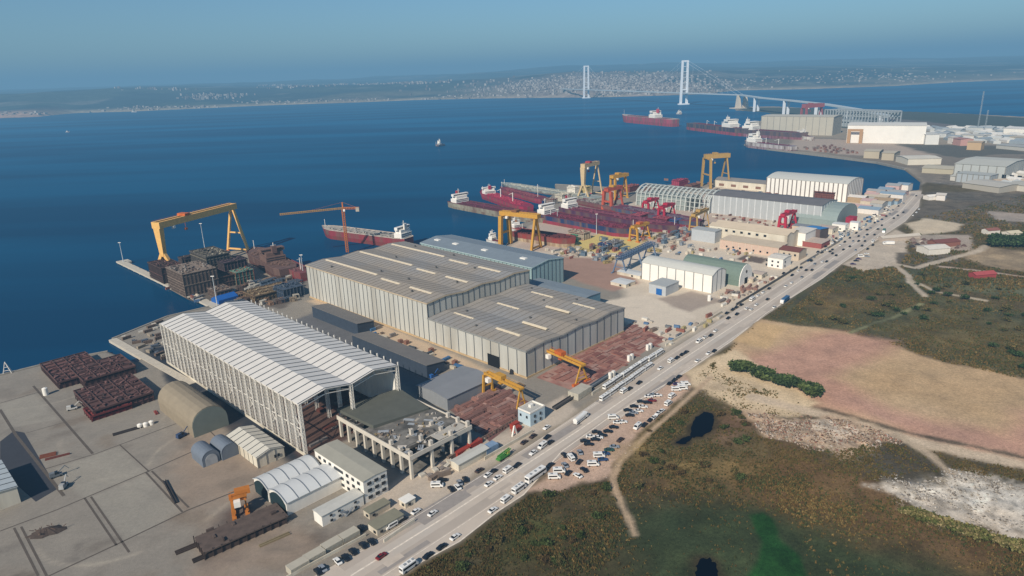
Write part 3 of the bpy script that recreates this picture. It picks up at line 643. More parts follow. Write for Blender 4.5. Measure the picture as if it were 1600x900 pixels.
for k in range(60):
    x = random.uniform(4, HX - 6); y = random.uniform(2, HY - 8); fl.cbox(x, y, .3, random.uniform(3, 12), random.uniform(1, 4), random.uniform(.4, 2.5), random.choice([0, 1.57, .1]), random.choice([1, 2, 2]))
fl.build('floor', [mat('rusty floor', '5c443a', .9, .3, .2), mat('steel stock', '77706a', .8, .2), mat('rust stock', '5a3126', .9, .3)], wh)
g_ = MB(); 
for y in (30, 90): g_.beam((1, y, 25), (HX / 2 - 1, y, 25), 1.8, 2.2); g_.beam((HX / 2 + 1, y + 8, 25), (HX - 1, y + 8, 25), 1.8, 2.2)
g_.build('bridge_crane', mat('crane yellow', 'c49138', .6, .15, .4), wh)

# concrete frame under construction ------------------------------------
a_ = at(644, 748); cf = thing('concrete_frame', 'unfinished concrete frame with bare columns and cluttered deck in front of the white steel hall', 'building frame', (*a_, 0), R_(UA))
conc = mat('raw concrete', 'aaa295', .9, .15, .3, dirt='8d8478', dscale=.2)
CX, CY, CH = 41, 66, 13.5
colm = MB().box(-.75, -.75, 0, .75, .75, CH - .02).data('column', mat('pale concrete', 'c2bcb0', .85, .1, .3))
for i in range(9):
    for x in ((0, 14, 28, CX) if i in (0, 8) else (0, 28, CX)):
        o = D.objects.new('column', colm); COL.objects.link(o); o.parent = cf; o.location = (x, CY * i / 8, 0)
dk = MB()
for i in range(9): dk.box(-1, CY * i / 8 - .6, CH - 1.6, CX + 1, CY * i / 8 + .6, CH)
for x in (0, 14, 28, CX): dk.box(x - .7, -1, CH - 1.6 + .003, x + .7, CY + 1, CH + .003)
dk.box(1, 8.9, CH + .005, CX - 1, CY - 26, CH + .3)
dk.box(1.5, 2, .05, CX - 1.5, CY - 2, .4)
dk.build('deck', mat('deck concrete', '7c766c', .9, .35, .3, dirt='4f4b45', dscale=.12), cf)
rm_ = MB(); rm_.hexa([(4, CY - 28, CH + .3), (CX - 2, CY - 34, CH + .3), (CX + 2, CY, CH + .3), (2, CY + 6, CH + .3), (4, CY - 28, CH + 2.2), (CX - 2, CY - 34, CH + 1.4), (CX + 2, CY, CH + 2), (2, CY + 6, CH + 2.2)])
rm_.build('grey_tarpaulin', mat('tarpaulin', '5d5d53', .9, .12, .15), cf)
CLUT = [conc, mat('timber', '857463', .9, .25), mat('bluish sheet', '8f959b', .7, .2), mat('pale board', 'b8b2a8', .8), mat('dark stock', '4a4642', .9), mat('ochre drum', '8f7c56', .8)]
ALLC = []
for k in range(96):
    g = MB(); x = random.uniform(1, CX - 2); y = random.uniform(0, CY - 34)
    if k < 12:
        x = (.4, 14, 28, CX - .6)[k % 4]; y = (CY / 8) * (k // 4) + .2; m_ = 3; g.box(-.9, -.9, 0, .9, .9, random.uniform(1.8, 3.4)); g.box(-1.2, -1.2, 0, 1.2, 1.2, .25)
    elif k < 46:
        lx, ly = random.uniform(2.5, 7), random.uniform(1.2, 3); m_ = random.choice([2, 2, 3, 0, 4]); g.box(-lx / 2, -ly / 2, 0, lx / 2, ly / 2, .12); g.box(-lx / 2 + .3, -.1, .121, lx / 2 - .3, .1, .3)
    else:
        lx, ly = random.uniform(.6, 2.4), random.uniform(.3, 1.2); m_ = random.choice([0, 1, 1, 3, 4, 5]); g.box(-lx / 2, -ly / 2, 0, lx / 2, ly / 2, random.uniform(.2, .9)); g.box(-lx / 2, -ly / 2 - .1, .05, -lx / 2 + .2, ly / 2 + .1, .5)
    if k in (50, 51, 52, 53, 54, 55, 56): x, y, m_ = random.uniform(2, 8), random.uniform(24, 31), 1
    a0 = R_(UA); px_, py_ = a_[0] + x * math.cos(a0) - y * math.sin(a0), a_[1] + x * math.sin(a0) + y * math.cos(a0)
    o = g.build('building_material', CLUT[m_], loc=(px_, py_, (CH + .3 if y > 8.9 and y < CY - 26 else CH)), rz=a0 if k < 12 else random.random() * 3)
    tag(o, 'piece of building material lying on the deck of the unfinished concrete frame', 'building material', 'building materials on the unfinished concrete frame')
pb_ = MB()
for x_ in (-1.3, CX + .8): pb_.box(x_, -1.3, CH - 1.9, x_ + .5, CY + 1.3, CH + .6)
pb_.box(-.8, -1.3, CH - 1.9, CX + .8, -.8, CH + .6); pb_.build('edge_beam', mat('pale concrete', 'c2bcb0'), cf)
MB().box(20, .5, CH + .01, CX - .8, 8.6, CH + .2).build('deck_slab', mat('fresh slab', 'a9a59c', .85, .12, .3), cf)
# ------------------------------------------------------------------ further buildings
def bld(name, label, cat, A, B, Cc, z, h, wm, rm, **k):
    loc, X, Y = rect(A, B, Cc, z, k.get('yaw', UA)); 
    return building(name, label, cat, loc, abs(X), abs(Y), h, wm, rm, **k), abs(X), abs(Y)
# office
of = building('office_block', 'white three storey office block with rows of dark windows beside the road', 'office', at(571, 787), 14, 45, 12.2, white, mat('office roof', '9c9a8e', .8, .08, .2), kind='gable', rise=.5, over=.3)
for fl_ in range(3):
    z = 1.6 + fl_ * 3.8
    for a in (2, 6.2, 10.2): window(of, 'F', a, z, 2.4, 1.7)
    for a in (3, 8, 13, 29, 34, 39): window(of, 'L', a, z, 2.0, 1.6)
    window(of, 'L', 18, z, 8, 1.5)
# container office
ch = building('cabin_office', 'two storey white prefabricated cabin with outside stair beside the office block', 'cabin', at(504.7, 823.5), 23, 7.5, 5.6, white, mat('cabin roof', 'b5b5af', .7, .06), kind='gable', rise=.5, ridge='x', over=.3)
for a in (4, 8.5, 17.5): window(ch, 'F', a, 3.6, 1.4, 1.1); window(ch, 'F', a, .8, 1.4, 1.2)
st = MB(); st.beam((11.5, -1.2, 0), (16, -1.2, 3), 1.2, .2); st.box(9.5, -1.8, 2.9, 12, -.4, 3.05); st.build('staircase', mat('grey metal', '6c7073', .6), ch)
# arch hut
hl = at(300, 682)
ah = building('arched_hut', 'large tan half round hut with grey green end beside the white steel hall', 'hut', at(303.5, 684), 21, 54, 6.5, mat('tan sheet', '8f816b', .8, .1, .2), mat('tan sheet', '8f816b', .8, .1, .2), kind='arch', rise=9.5, over=.1, yaw=UA)
e_ = MB(); pp = [(0, 0)] + roof_profile(0, 21, 6.5, 9.3, 'arch') + [(21, 0)]; e_.extr(pp, 'y', -.5, -.12); e_.build('end_wall', mat('greygreen sheet', '777c72', .7, .08), ah)
# small grey tents
gt = mat('grey tent', '6d747c', .7, .1)
for k, (A, lab) in enumerate((((318, 731), 'small grey arched shelter with open front standing before the tan hut'), ((348, 720), 'grey arched shelter set back beside the smaller open one'))):
    t = building('arched_shelter', lab, 'shelter', at(*A), 9.5, 15, 4, gt, gt, kind='arch', rise=4.2, over=.1)
    if k == 0: MB().extr([(1.5, .1)] + roof_profile(1.5, 8, 3, 3.4, 'arch') + [(8, .1)], 'y', -.3, -.12).build('door', mat('pale opening', '9a9ea2', .8), t)
# white ribbed shed
ws = building('ribbed_shed', 'white shed with dark roof ribs behind the joined white tents', 'shed', at(404, 732), 15.5, 37, 6.2, cream, mat('tent roof', 'c0bdb2', .6, .06), kind='gable', rise=2.2, seam=5, seamm=seamd, rib=5, ribm=mat('grey groove', '8a867c', .8))  # grey strips mark the wall ribs
window(ws, 'F', 9.5, 2.2, 1.2, 1.8); window(ws, 'F', 11.5, 2.2, 1.2, 1.8)
# joined white tents
for A, X, Y, lab in (((450, 806), 31, 17, 'nearer of the two joined white tents with curved roof and dark open end'), ((405, 782), 29, 15, 'farther of the two joined white tents')):
    lx, ly = at(*A)
    if lab.startswith('farther'):
        b0 = at(450, 806); lx = b0[0] - math.sin(R_(UA)) * 17.2 - .5 * math.cos(R_(UA)); ly = b0[1] + math.cos(R_(UA)) * 17.2 - .5 * math.sin(R_(UA))
    t = building('tent_hall', lab, 'tent', (lx, ly), X, Y, 6.8, white, roofwhite, kind='bow', rise=2.5, ridge='x', seam=6.2, seamm=mat('tent rib', '70757a', .7))
    MB().extr([(.8, 0)] + roof_profile(.8, Y - .8, 5.5, 3.2, 'bow') + [(Y - .8, 0)], 'x', -.4, -.12).build('door', mat('green opening', '1f3133', .8), t)
# row of containers along the gate
cw = mat('container cream', 'aaa597', .7, .08, .3)
def container(name, lab, px, L=12.2, W=2.6, H=2.8, m=None, yaw=RA, grp=None, z=0, cat='container'):
    x, y = at(*px) if len(px) == 2 else px[:2]
    r = thing(name, lab, cat, (x, y, z), R_(yaw), grp)
    b_ = MB(); b_.box(-L / 2, -W / 2, .15, L / 2, W / 2, H)
    n = int(L / .6)
    for i in range(n): b_.box(-L / 2 + .3 + i * .6, -W / 2 - .06, .3, -L / 2 + .55 + i * .6, W / 2 + .06, H - .15)
    for x_ in (-L / 2, L / 2 - .15): b_.box(x_ - .02, -W / 2 - .08, 0, x_ + .17, W / 2 + .08, H + .04)
    b_.build('body', m, r); MB().box(L / 2 + .03, -W / 2 + .1, .3, L / 2 + .1, W / 2 - .1, H - .1).build('door', mat('door grey', '7f7f7b', .6), r)
    return r
rowl = ['cream gate cabin nearest the bottom of the row beside the entrance wall', 'second cream cabin of the row along the gate wall', 'third cream cabin of the row along the gate wall', 'fourth cream cabin of the row along the gate wall']
for k, p in enumerate(((466, 889), (492, 873), (519, 856), (546, 841))):
    container('gate_cabin', rowl[k], p, 8.6, 4.6, 3.2, cw, UA, 'cabins in a row along the gate wall', cat='cabin')
# garage / gate house cluster
for A, X, Y, h, wm, rm, lab in (((590, 838), 15, 7, 3.4, cream, mat('olive roof', '86806b', .8, .1), 'beige flat roofed gatehouse with green inner court'),
                      ((578, 812), 12, 5, 3.2, cream, mat('olive roof', '86806b', .8, .1), 'small beige hut under the office front'),
                      ((634, 795), 6, 5, 3.0, cream, white, 'small square guard post where the gate road meets the kerb')):
    g = building('gatehouse', lab, 'gatehouse', at(*A), X, Y, h, wm, rm, kind='flat', rise=0, over=.3)
    window(g, 'F', 1.5, 1, 1.6, 1.2); window(g, 'L', 1, 1, 1.5, 1.2)
wl = lambda name, lab, p, q, h, t, m: tag(MB().beam((*at(*p), h / 2), (*at(*q), h / 2), t, h).build(name, m), lab, 'wall')
wl('boundary_wall', 'low cream wall around the green court of the gatehouse', (600, 848), (648, 815), 1.8, .5, cream)
wl('boundary_wall', 'cream boundary wall between the grey pipe yard and the road', (757, 719), (832, 676), 2, .5, cream)
wl('boundary_wall', 'cream wall along the row of gate cabins', (448, 905), (572, 838), 1.6, .4, cream)
wl('boundary_wall', 'pale wall between the rusty plate yard and the parked buses', (925, 618), (1035, 546), 2.2, .5, cream)
wl('boundary_wall', 'long pale wall running from the plate yard to the white block', (1040, 541), (1128, 489), 2.0, .5, cream)
wl('boundary_wall', 'dark roadside wall beside the white arched church like hall', (1150, 478), (1246, 419), 2.4, .6, mat('dark wall', '5b5752', .9))
wl('boundary_wall', 'roadside wall below the red roofed building', (1250, 415), (1312, 378), 2.2, .5, mat('wall grey', '8e857a', .9))
# grey shed beside pipe yard
gs = building('storage_shed', 'plain grey low pitched shed behind the pipe yard', 'shed', at(700, 642), 40, 30, 8, mat('plain grey', '8b8c8c', .7, .08), mat('plain grey roof', '858585', .7, .08, .1), kind='gable', rise=1.5, ridge='x')
# two long dark sheds between the hall and the hangar
for A, B, Cc, lab in (((668, 592), (572, 535), (690, 577), 'nearer long grey monopitch shed between the two biggest halls'), ((560, 524), (500, 492), (585, 512), 'farther dark lean-to shed between the two biggest halls')):
    loc, X, Y = rect(A, B, Cc, 0)
    building('long_shed', lab, 'shed', loc, 16, Y, 8, mat('dark blue cladding', '3b4450', .7, .15), mat('brown grey roof', '77716a', .8, .1, .1), kind='mono', rise=2)
# light blue house
lb = building('site_office', 'pale blue square site office with flat roof beside the pipe yard gantry', 'office', at(829, 667), 13, 10, 8, mat('pale blue wall', 'a9bcc6', .7, .06), mat('parapet roof', 'a9a9a4', .8, .1), kind='flat', rise=0, over=0)
pp_ = MB()
for (x0, y0, x1, y1) in ((0, 0, 13, .4), (0, 9.6, 13, 10), (0, .4, .4, 9.6), (12.6, .4, 13, 9.6)): pp_.box(x0, y0, 8.31, x1, y1, 9.3)
pp_.build('parapet', white, lb)
for a in (3, 8): window(lb, 'F', a, 4.8, 1.4, 1.8); window(lb, 'L', a - 1, 4.8, 1.2, 1.6); window(lb, 'F', a, 1.2, 1.4, 1.8)
MB().box(6, 5, 8.31, 8.5, 7, 10.2).build('roof_hatch', white, lb)
# white low shed with blue box, red tarps in front of concrete frame
wb = building('roadside_shed', 'long low white roofed shed with blue end below the concrete frame', 'shed', at(717, 737), 22, 6, 4, cream, mat('cabin roof', 'b5b5af', .7, .06), kind='gable', rise=.6, ridge='x', yaw=UA)
container('blue_container', 'blue grey container at the right end of the low roadside shed', (765, 705), 9, 5, 4, mat('steel blue', '7d93a8', .7), UA)
container('red_container', 'red container behind the low roadside shed', (722, 709), 9, 3, 2.8, mat('container red', '9a3a2c', .8), UA)
container('red_container', 'orange red container between the concrete frame and the blue container', (742, 696), 9, 3, 2.8, mat('container red', '9a3a2c', .8), UA)
# left edge hall
le = building('edge_hall', 'pale ribbed hall cut off by the bottom left edge', 'hall', at(34, 792), -1 * -60, 44, 9, cream, mat('pale rib roof', 'a7b0b4', .6, .08), kind='gable', rise=3, seam=6, seamm=seamd) if False else None
x0_, y0_ = at(33, 785)
le = building('edge_hall', 'pale ribbed hall cut off by the bottom left edge of the photo', 'hall', (x0_ - 58 * math.cos(R_(UA)), y0_ - 58 * math.sin(R_(UA))), 58, 38, 9, cream, mat('pale rib roof', 'a7b0b4', .6, .08), kind='gable', rise=3, seam=6, seamm=seamd)
sheet('pavement', [(0, 690), (22, 673), (38, 676), (90, 764), (56, 784), (0, 735)], .03, mat('shadow painted slab', '3c3c40', .9, .1, .2))  # dark sheet painting the edge hall's cast shadow onto the slabs
# mid yard halls
wb2, X, Y = bld('white_block_hall', 'bright white hall of tall panels with curved roof right of the blue box shed', 'hall', (1112, 458.5), (1005.5, 434.5), (1135, 449), 0, 17, mat('bright white', 'e2e0da', .6, .05), mat('bright roof', 'b9bab4', .6, .06), kind='bow', rise=4, rib=9.5, ribm=mat('grey groove2', '7b7b77', .8), ribw=.7)  # grey ribs divide the white wall panels
ga = building('arched_hall', 'grey green arched hall with a white church like end facing the road', 'hall', at(1154, 447.5), 26, 62, 5, mat('green sheet', '6f7d70', .7, .08), mat('green sheet', '6f7d70', .7, .08), kind='arch', rise=14, over=.1)
MB().extr([(0, 0)] + roof_profile(0, 26, 5, 14, 'arch') + [(26, 0)], 'y', -.8, -.12).build('end_wall', mat('bright white', 'e2e0da', .6, .05), ga)
MB().box(10, -1, 0, 16, -.85, 6).build('door', doorm, ga); MB().cyl((13, -.85, 12), (13, -1, 12), 1.6, 12).build('window', GL, ga)
bb, X, Y = bld('box_shed', 'pale blue flat shed with a blue door in front of the white block hall', 'shed', (1040, 463), (1015, 456.7), (1061, 454), 0, 9, mat('pale grey blue', 'a7adb2', .7, .06), mat('pale grey blue roof', '9ea3a4', .7, .06), kind='flat', rise=0)
window(bb, 'L', 4, 0, 6, 6, m=blue, name='door')
vi, X, Y = bld('white_villa', 'small white villa standing at the roadside below the beige factory', 'villa', (1222.5, 420.5), (1201.8, 415), (1233.5, 413.5), 0, 10, mat('bright white', 'e2e0da', .6, .05), mat('villa roof', 'c9c4ba', .7), kind='gable', rise=1)
for fl_ in (1.5, 5.8):
    for a in (4, 10, 16): window(vi, 'L', a, fl_, 1.8, 1.8)
    window(vi, 'F', 4, fl_, 2, 1.8)
rr_, X, Y = bld('red_roofed_building', 'cream building with a maroon pitched roof behind the white villa', 'building', (1247.5, 407.5), (1222, 400), (1257, 401), 0, 9, mat('cream wall', 'b8aa98', .7, .08), mat('maroon roof', '76453c', .8, .1), kind='gable', rise=2.5)
for a in range(3, int(Y) - 3, 6): window(rr_, 'L', a, 4.5, 2, 2)
cw2, X, Y = bld('white_walled_building', 'plain white building between the maroon roof and the blue roof', 'building', (1257, 385), (1234, 380), (1270, 376), 0, 15, mat('bright white', 'e2e0da', .6, .05), mat('villa roof', 'c9c4ba', .7), kind='flat', rise=0)
br_, X, Y = bld('blue_roofed_building', 'dark fronted building with a bright blue tilted roof', 'building', (1280, 378), (1258, 373), (1290, 371), 0, 12, mat('dark frontage', '6a5a54', .7, .2), mat('bright blue roof', '2f7fb8', .6, .1), kind='mono', rise=3)
rs_, X, Y = bld('red_walled_building', 'low building with red and white banded walls beside the road', 'building', (1283, 389), (1257, 383), (1294, 382), 0, 6, mat('brick red wall', '97524c', .7, .1), mat('pale flat roof', 'b0a296', .8, .1), kind='flat', rise=0)
# beige factory
_l, X, Y = rect((1230.5, 368.5), (1098, 355.6), (1258, 362), 17); BFY = Y
bf = building('beige_factory', 'long two level beige factory with small square windows', 'factory', _l, X, Y, 17, cream, mat('beige roof', 'bcae99', .8, .08, .1), kind='gable', rise=2.5, nb=2)
for k in range(int(BFY / 9.5) - 3): window(bf, 'L', 24 + k * 9.5, 12.3, 3.2, 2.4)
_l2, X2, Y2 = rect((1215.5, 402), (1128.5, 386), (1235, 392), 0)
an = building('factory_annex', 'lower front wing of the beige factory with ribbed wall', 'factory', _l2, 24, Y2, 11, mat('pinkish wall', 'bfa898', .7, .08, .3), mat('beige roof', 'bcae99', .8, .08, .1), kind='mono', rise=-.8, rib=8, ribm=cream)
for k in range(int(Y2 / 8)): window(an, 'L', 3 + k * 8, 2.5, 2, 1.8)
pb, X, Y = bld('box_shed', 'pale blue grey box shed at the left end of the beige factory', 'shed', (1116.5, 380.5), (1081, 374.5), (1122, 376), 0, 14, mat('pale grey blue', 'a7adb2', .7, .06), mat('pale grey blue roof', '9ea3a4', .7, .06), kind='flat', rise=0)
# long grey hall
lg, X, Y = bld('long_grey_hall', 'very long pale grey hall with striped cladding behind the beige factory', 'hall', (1281, 353.5), (1112, 329.5), (1300, 342), 0, 26, mat('stripy grey', 'a3a8aa', .6, .1, .3, streak=True), mat('slate roof', '6f6a68', .8, .1, .1), kind='gable', rise=3, rib=9, ribm=mat('light rib', 'c0c4c6', .7), ribw=1.2)
gh = building('arched_hall', 'rounded grey green hall at the road end of the long grey hall', 'hall', at(1306, 357), 75, 60, 9, mat('greygreen hall', '8c968f', .7, .08), mat('greygreen hall', '8c968f', .7, .08), kind='arch', rise=16, over=.1)
wr, X, Y = bld('ribbed_white_hall', 'white hall with close vertical ribs beside the bay', 'hall', (1322, 316), (1206.5, 300.5), (1345, 306), 0, 27, mat('bright white', 'd8d4cb', .6, .05), mat('bright roof', 'b9bab4', .6, .06), kind='bow', rise=5, rib=7, ribm=mat('brown groove', '7d7168', .8), ribw=1.6)
lw, X, Y = bld('low_beige_hall', 'low beige waterfront hall with brown windows left of the ribbed white hall', 'hall', (1197.5, 299.5), (1122, 289.5), (1206, 294), 0, 12, cream, mat('slate roof2', '8a837b', .8, .1, .1), kind='gable', rise=3)
for k in range(9): window(lw, 'L', 10 + k * 22, 3, 9, 4, m=mat('brown window', '83604f', .7))
# arches of the unfinished hall
sa = thing('steel_arch_frame', 'row of pale curved steel ribs of an unfinished hall beside the red cranes', 'steel frame', (*at(1108, 334), 0), R_(UA))
am = mat('pale green steel', 'b9beba', .6, .1)
loc, X, Y = rect((1108, 334), (1003, 318), (1125, 322), 0); NA = 17
for k in range(NA):
    y = Y * k / (NA - 1); mb = MB(); P = [(-2, 0)] + roof_profile(0, 46, 20, 10, 'bow') + [(48, 0)]
    for a, b_ in zip(P[:-1], P[1:]): mb.beam((a[0], y, a[1]), (b_[0], y, b_[1]), 1.3, 1.6)
    for a, b_ in zip(P[1:-2], P[2:-1]): mb.beam((a[0], y + 3, a[1] - 1), (b_[0], y + 3, b_[1] - 1), .8, 1.)
    mb.build('arch_rib', am, sa)
mb = MB()
for x, z in P[1:-1:2]: mb.beam((x, 0, z), (x, Y, z), .5)
for z in (7, 14): mb.beam((-1, 0, z), (-1, Y, z), .6)
mb.build('purlin', am, sa)
MB().box(0, Y * .3, .1, 44, Y, 17).build('inner_shed', mat('dim sheet', '8f968f', .8, .1), sa)
# low sheds around the white block and in front
for A, X, Y, h, m_, rm2, lab in (((1000, 436), 14, 28, 3, cream, roofwhite, 'low white strip shed left of the white block hall'), ((978, 450), 16, 18, 3, cream, roofwhite, 'low pale shed in front of the blue grey truss gantry'),
        ((1320, 362), 14, 16, 8, white, roofwhite, 'white cubic house near the red cabin by the road'), ((1340, 360), 10, 10, 9, mat('bright white', 'e2e0da'), roofwhite, 'second small white house near the red cabin by the road'),
        ((1190, 436), 12, 12, 4, cream, mat('pale flat roof', 'b0a296'), 'small pale house between the arched hall and the villa'), ((1176, 442), 8, 14, 3.5, cream, mat('pale flat roof', 'b0a296'), 'narrow pale outbuilding below the arched hall'),
        ((1300, 366), 20, 20, 6, cream, mat('pale flat roof', 'b0a296'), 'tan flat building behind the roadside gate of the long grey hall'), ((1275, 366), 16, 30, 7, mat('cream wall', 'b8aa98'), mat('grey roof', '84878a'), 'brown grey flat building beneath the long grey hall')):
    b_ = building('outbuilding', lab, 'outbuilding', at(*A), X, Y, h, m_, rm2, kind='gable', rise=.6, over=.3)
    window(b_, 'F', X * .3, h * .25, 2, 1.6); window(b_, 'L', Y * .3, h * .25, 2, 1.6)
container('red_cabin', 'tall crimson cabin behind the small white houses by the road', (1329, 353), 14, 9, 12, mat('crimson', 'a02a40', .7), UA, cat='cabin')
# waterfront jumble at the end of the yard, each a small building of its own
jl = [('pale pink', 'b79c98'), ('white', 'cfcac4'), ('grey', '9a9c9c'), ('blue grey', '8296a6'), ('cream', 'b9ae9c'), ('tan', 'a98f6e')]
jp = [(1380, 308, 0), (1392, 304, 1), (1404, 301, 0), (1418, 300, 1), (1370, 313, 4), (1385, 316, 2), (1398, 312, 0), (1412, 308, 0), (1392, 322, 3), (1378, 326, 2), (1402, 320, 3), (1365, 322, 4), (1350, 318, 5), (1358, 330, 4), (1372, 336, 1), (1410, 315, 1)]
wheres = ['nearest the water', 'by the end of the quay', 'in the middle of the waterfront jumble', 'beside the far bend of the road', 'behind the ribbed white hall', 'between two taller sheds', 'at the seaward side', 'close to the kerb']
for k, (px, py, ci) in enumerate(jp):
    building('waterfront_shed', '%s shed %s, %s the road bend' % (jl[ci][0], wheres[k % 8], 'left of' if k % 2 else 'before'), 'shed', at(px, py), random.uniform(14, 26), random.uniform(16, 34), random.uniform(5, 11), mat('shed ' + jl[ci][0], jl[ci][1], .7, .1), mat('shedroof ' + jl[(ci + 2) % 6][0], jl[(ci + 2) % 6][1], .7, .1), kind='gable', rise=2, group='small sheds at the far end of the yard')
# ------------------------------------------------------------------ far yard
FY = -8
def far(name, lab, cat, A, B, Cc, h, wc, rc, **k):
    loc, X, Y = rect(A, B, Cc, 0, k.pop('yaw', 115))
    return building(name, lab, cat, loc, abs(X), abs(Y), h, mat('far ' + wc, wc, .7, .06, .05), mat('far ' + rc, rc, .7, .06, .05), yaw=k.pop('yw', 115), **k)
def fbox(name, lab, cat, pL, pR, h, depth, wc, rc, kind='gable', rise=2, rib=0, group=None):
    """front wall from pixel pL to pixel pR on the ground; the hall lies behind it"""
    a, b_ = Vector(at(*pL)), Vector(at(*pR)); yaw = math.degrees(math.atan2(b_.y - a.y, b_.x - a.x)); L_ = (b_ - a).length
    return building(name, lab, cat, (a.x, a.y), L_, depth, h, mat('far ' + wc, wc, .7, .06, .05), mat('far ' + rc, rc, .7, .06, .05), yaw=yaw, kind=kind, rise=rise, ridge='x', rib=rib, ribm=mat('far groove', '8f8a80', .8), over=1, group=group, ribw=1.5)
fbox('far_hall', 'huge beige ribbed dock hall at the far yard beside the moored ships', 'hall', (1188, 209), (1300, 212), 52, 90, 'aaa699', 'b3afa2', rib=18)
fbox('far_hall', 'huge bright white hall of the far yard with an orange edged door', 'hall', (1322, 223), (1444, 225), 44, 110, 'dedcd6', 'cfccc4', rib=0)
fbox('far_annex', 'two level white annex at the right end of the huge bright white hall', 'annex', (1445, 226), (1466, 226), 24, 70, 'd0d0cc', 'c0c0bc', 'flat', 0)
od = MB(); a_ = Vector(at(1322.5, 223.6)); b_ = Vector(at(1334, 223.8)); d_ = (b_ - a_).normalized()
r_ = thing('hall_gate', 'tall orange gate frame at the left end of the huge bright white hall', 'gate', (a_.x, a_.y, 0), math.atan2(d_.y, d_.x)); MB().box(0, -3, 0, 8, -1.5, 36).build('post', mat('orange steel', 'b08a62', .7), r_); MB().box(28, -3, 0, 36, -1.5, 36).build('post', mat('orange steel', 'b08a62', .7), r_); MB().box(8, -3, 30, 28, -1.5, 36).build('lintel', mat('orange steel', 'b08a62', .7), r_)
FB = [((1349, 247), (1373, 248), 15, 45, 'aaa08c', 'b0a795', 'beige waterfront shed, left one of a pair in the far yard'), ((1377, 250), (1396, 251), 15, 45, 'aaa08c', 'b0a795', 'beige waterfront shed, right one of a pair in the far yard'),
      ((1418, 258), (1470, 257), 12, 55, 'c9c4b6', 'c4bfb2', 'long white low shed on the far quay'), ((1440, 270), (1492, 273), 9, 50, 'a8a18d', 'b0a996', 'flat beige warehouse at the corner of the bay'),
      ((1510, 234), (1532, 235), 17, 30, 'b59b78', 'a8957e', 'tan house among the far yard buildings'), ((1488, 226), (1500, 228), 15, 30, 'b78d84', 'a57a70', 'pink house with white neighbour in the far yard'), ((1480, 224), (1487, 225), 15, 25, 'cfcac4', 'c0bab2', 'narrow white house beside the pink one'),
      ((1567, 210), (1610, 212), 16, 70, 'dcdad2', 'd0cec8', 'white warehouse cut by the right edge on the far plain'), ((1576, 220), (1600, 222), 10, 40, 'b9b2a2', 'b0a898', 'cream shed below the white warehouse at the right edge'),
      ((1503, 294), (1560, 302), 9, 55, 'a29d92', 'b0aca2', 'low grey flat warehouse right of the bay corner'), ((1462, 313), (1476, 314), 8, 16, 'cfcac4', 'c0bab2', 'small white shed alone beside the brown field'),
      ((1470, 208), (1500, 209), 10, 50, 'a9adac', 'b0b4b2', 'grey shed on the far plain behind the pink house'), ((1484, 282), (1492, 283), 8, 30, 'c0bdb4', 'b5b3aa', 'small pale shed at the left foot of the large grey factory'), ((1548, 262), (1600, 268), 12, 60, 'b5b3ae', 'a8a8a4', 'long pale shed behind the large grey factory at the right edge'), ((1572, 296), (1612, 301), 9, 40, 'b9b5aa', 'aaa89e', 'pale shed at the right edge below the grey factory'),
      ((1455, 214), (1478, 215), 10, 50, 'b9bcbc', 'a5aaac', 'pale shed just beyond the two level white annex'), ((1500, 216), (1535, 218), 9, 40, 'c4c2ba', 'b0b0aa', 'pale depot shed between the tan house and the lattice mast'), ((1556, 232), (1600, 236), 8, 40, 'a8a8a2', '9a9c9a', 'grey shed on the plain left of the cream shed'),
      ((1512, 205), (1550, 206), 10, 60, 'b5b9b8', 'a9b0b0', 'pale grey depot on the far plain near the lattice mast')]
for pL, pR, h, dp, wc, rc, lab in FB: fbox('far_building', lab, 'building', pL, pR, h, dp, wc, rc, rib=0)
# grey factory complex on the right
fc = fbox('grey_factory', 'large pale grey factory with many windows right of the bay', 'factory', (1489, 277), (1568, 283), 24, 120, 'a9adab', 'b3b3aa', 'gable', 3, 12)
for k in range(14): MB().box(6 + k * 11, -.5, 5, 12 + k * 11, -.3, 11).build('window', GL, fc)
fc2 = fbox('grey_factory', 'front wing of the large grey factory with a lower ribbed wall', 'factory', (1493, 284), (1545, 289), 15, 30, '9fa6aa', 'a5a8a4', 'flat', 0, 9)
# unfinished far skeleton and its red gantry
fs = thing('steel_skeleton', 'long grey skeleton frame of a far hall behind the huge white one', 'steel frame', (*at(1287, 196), 0), 0)
a_, b_ = Vector(at(1287, 196)), Vector(at(1385, 202)); L_ = (b_ - a_).length; fs.rotation_euler = (0, 0, math.atan2(b_.y - a_.y, b_.x - a_.x))
gsm = mat('far steel', '98a0a4', .7)
for k in range(22):
    mb = MB(); x = L_ * k / 21
    for y in (0, 60): mb.box(x - 1.4, y - 1.4, 0, x + 1.4, y + 1.4, 52)
    mb.box(x - 1, 0, 48, x + 1, 60, 52); mb.build('frame', gsm, fs)
mb = MB()
for y in (0, 60):
    for z in (17, 34, 51): mb.box(0, y - 1, z, L_, y + 1, z + 2)
mb.box(0, 5, 0, L_ * .6, 55, 22); mb.build('girt', gsm, fs)
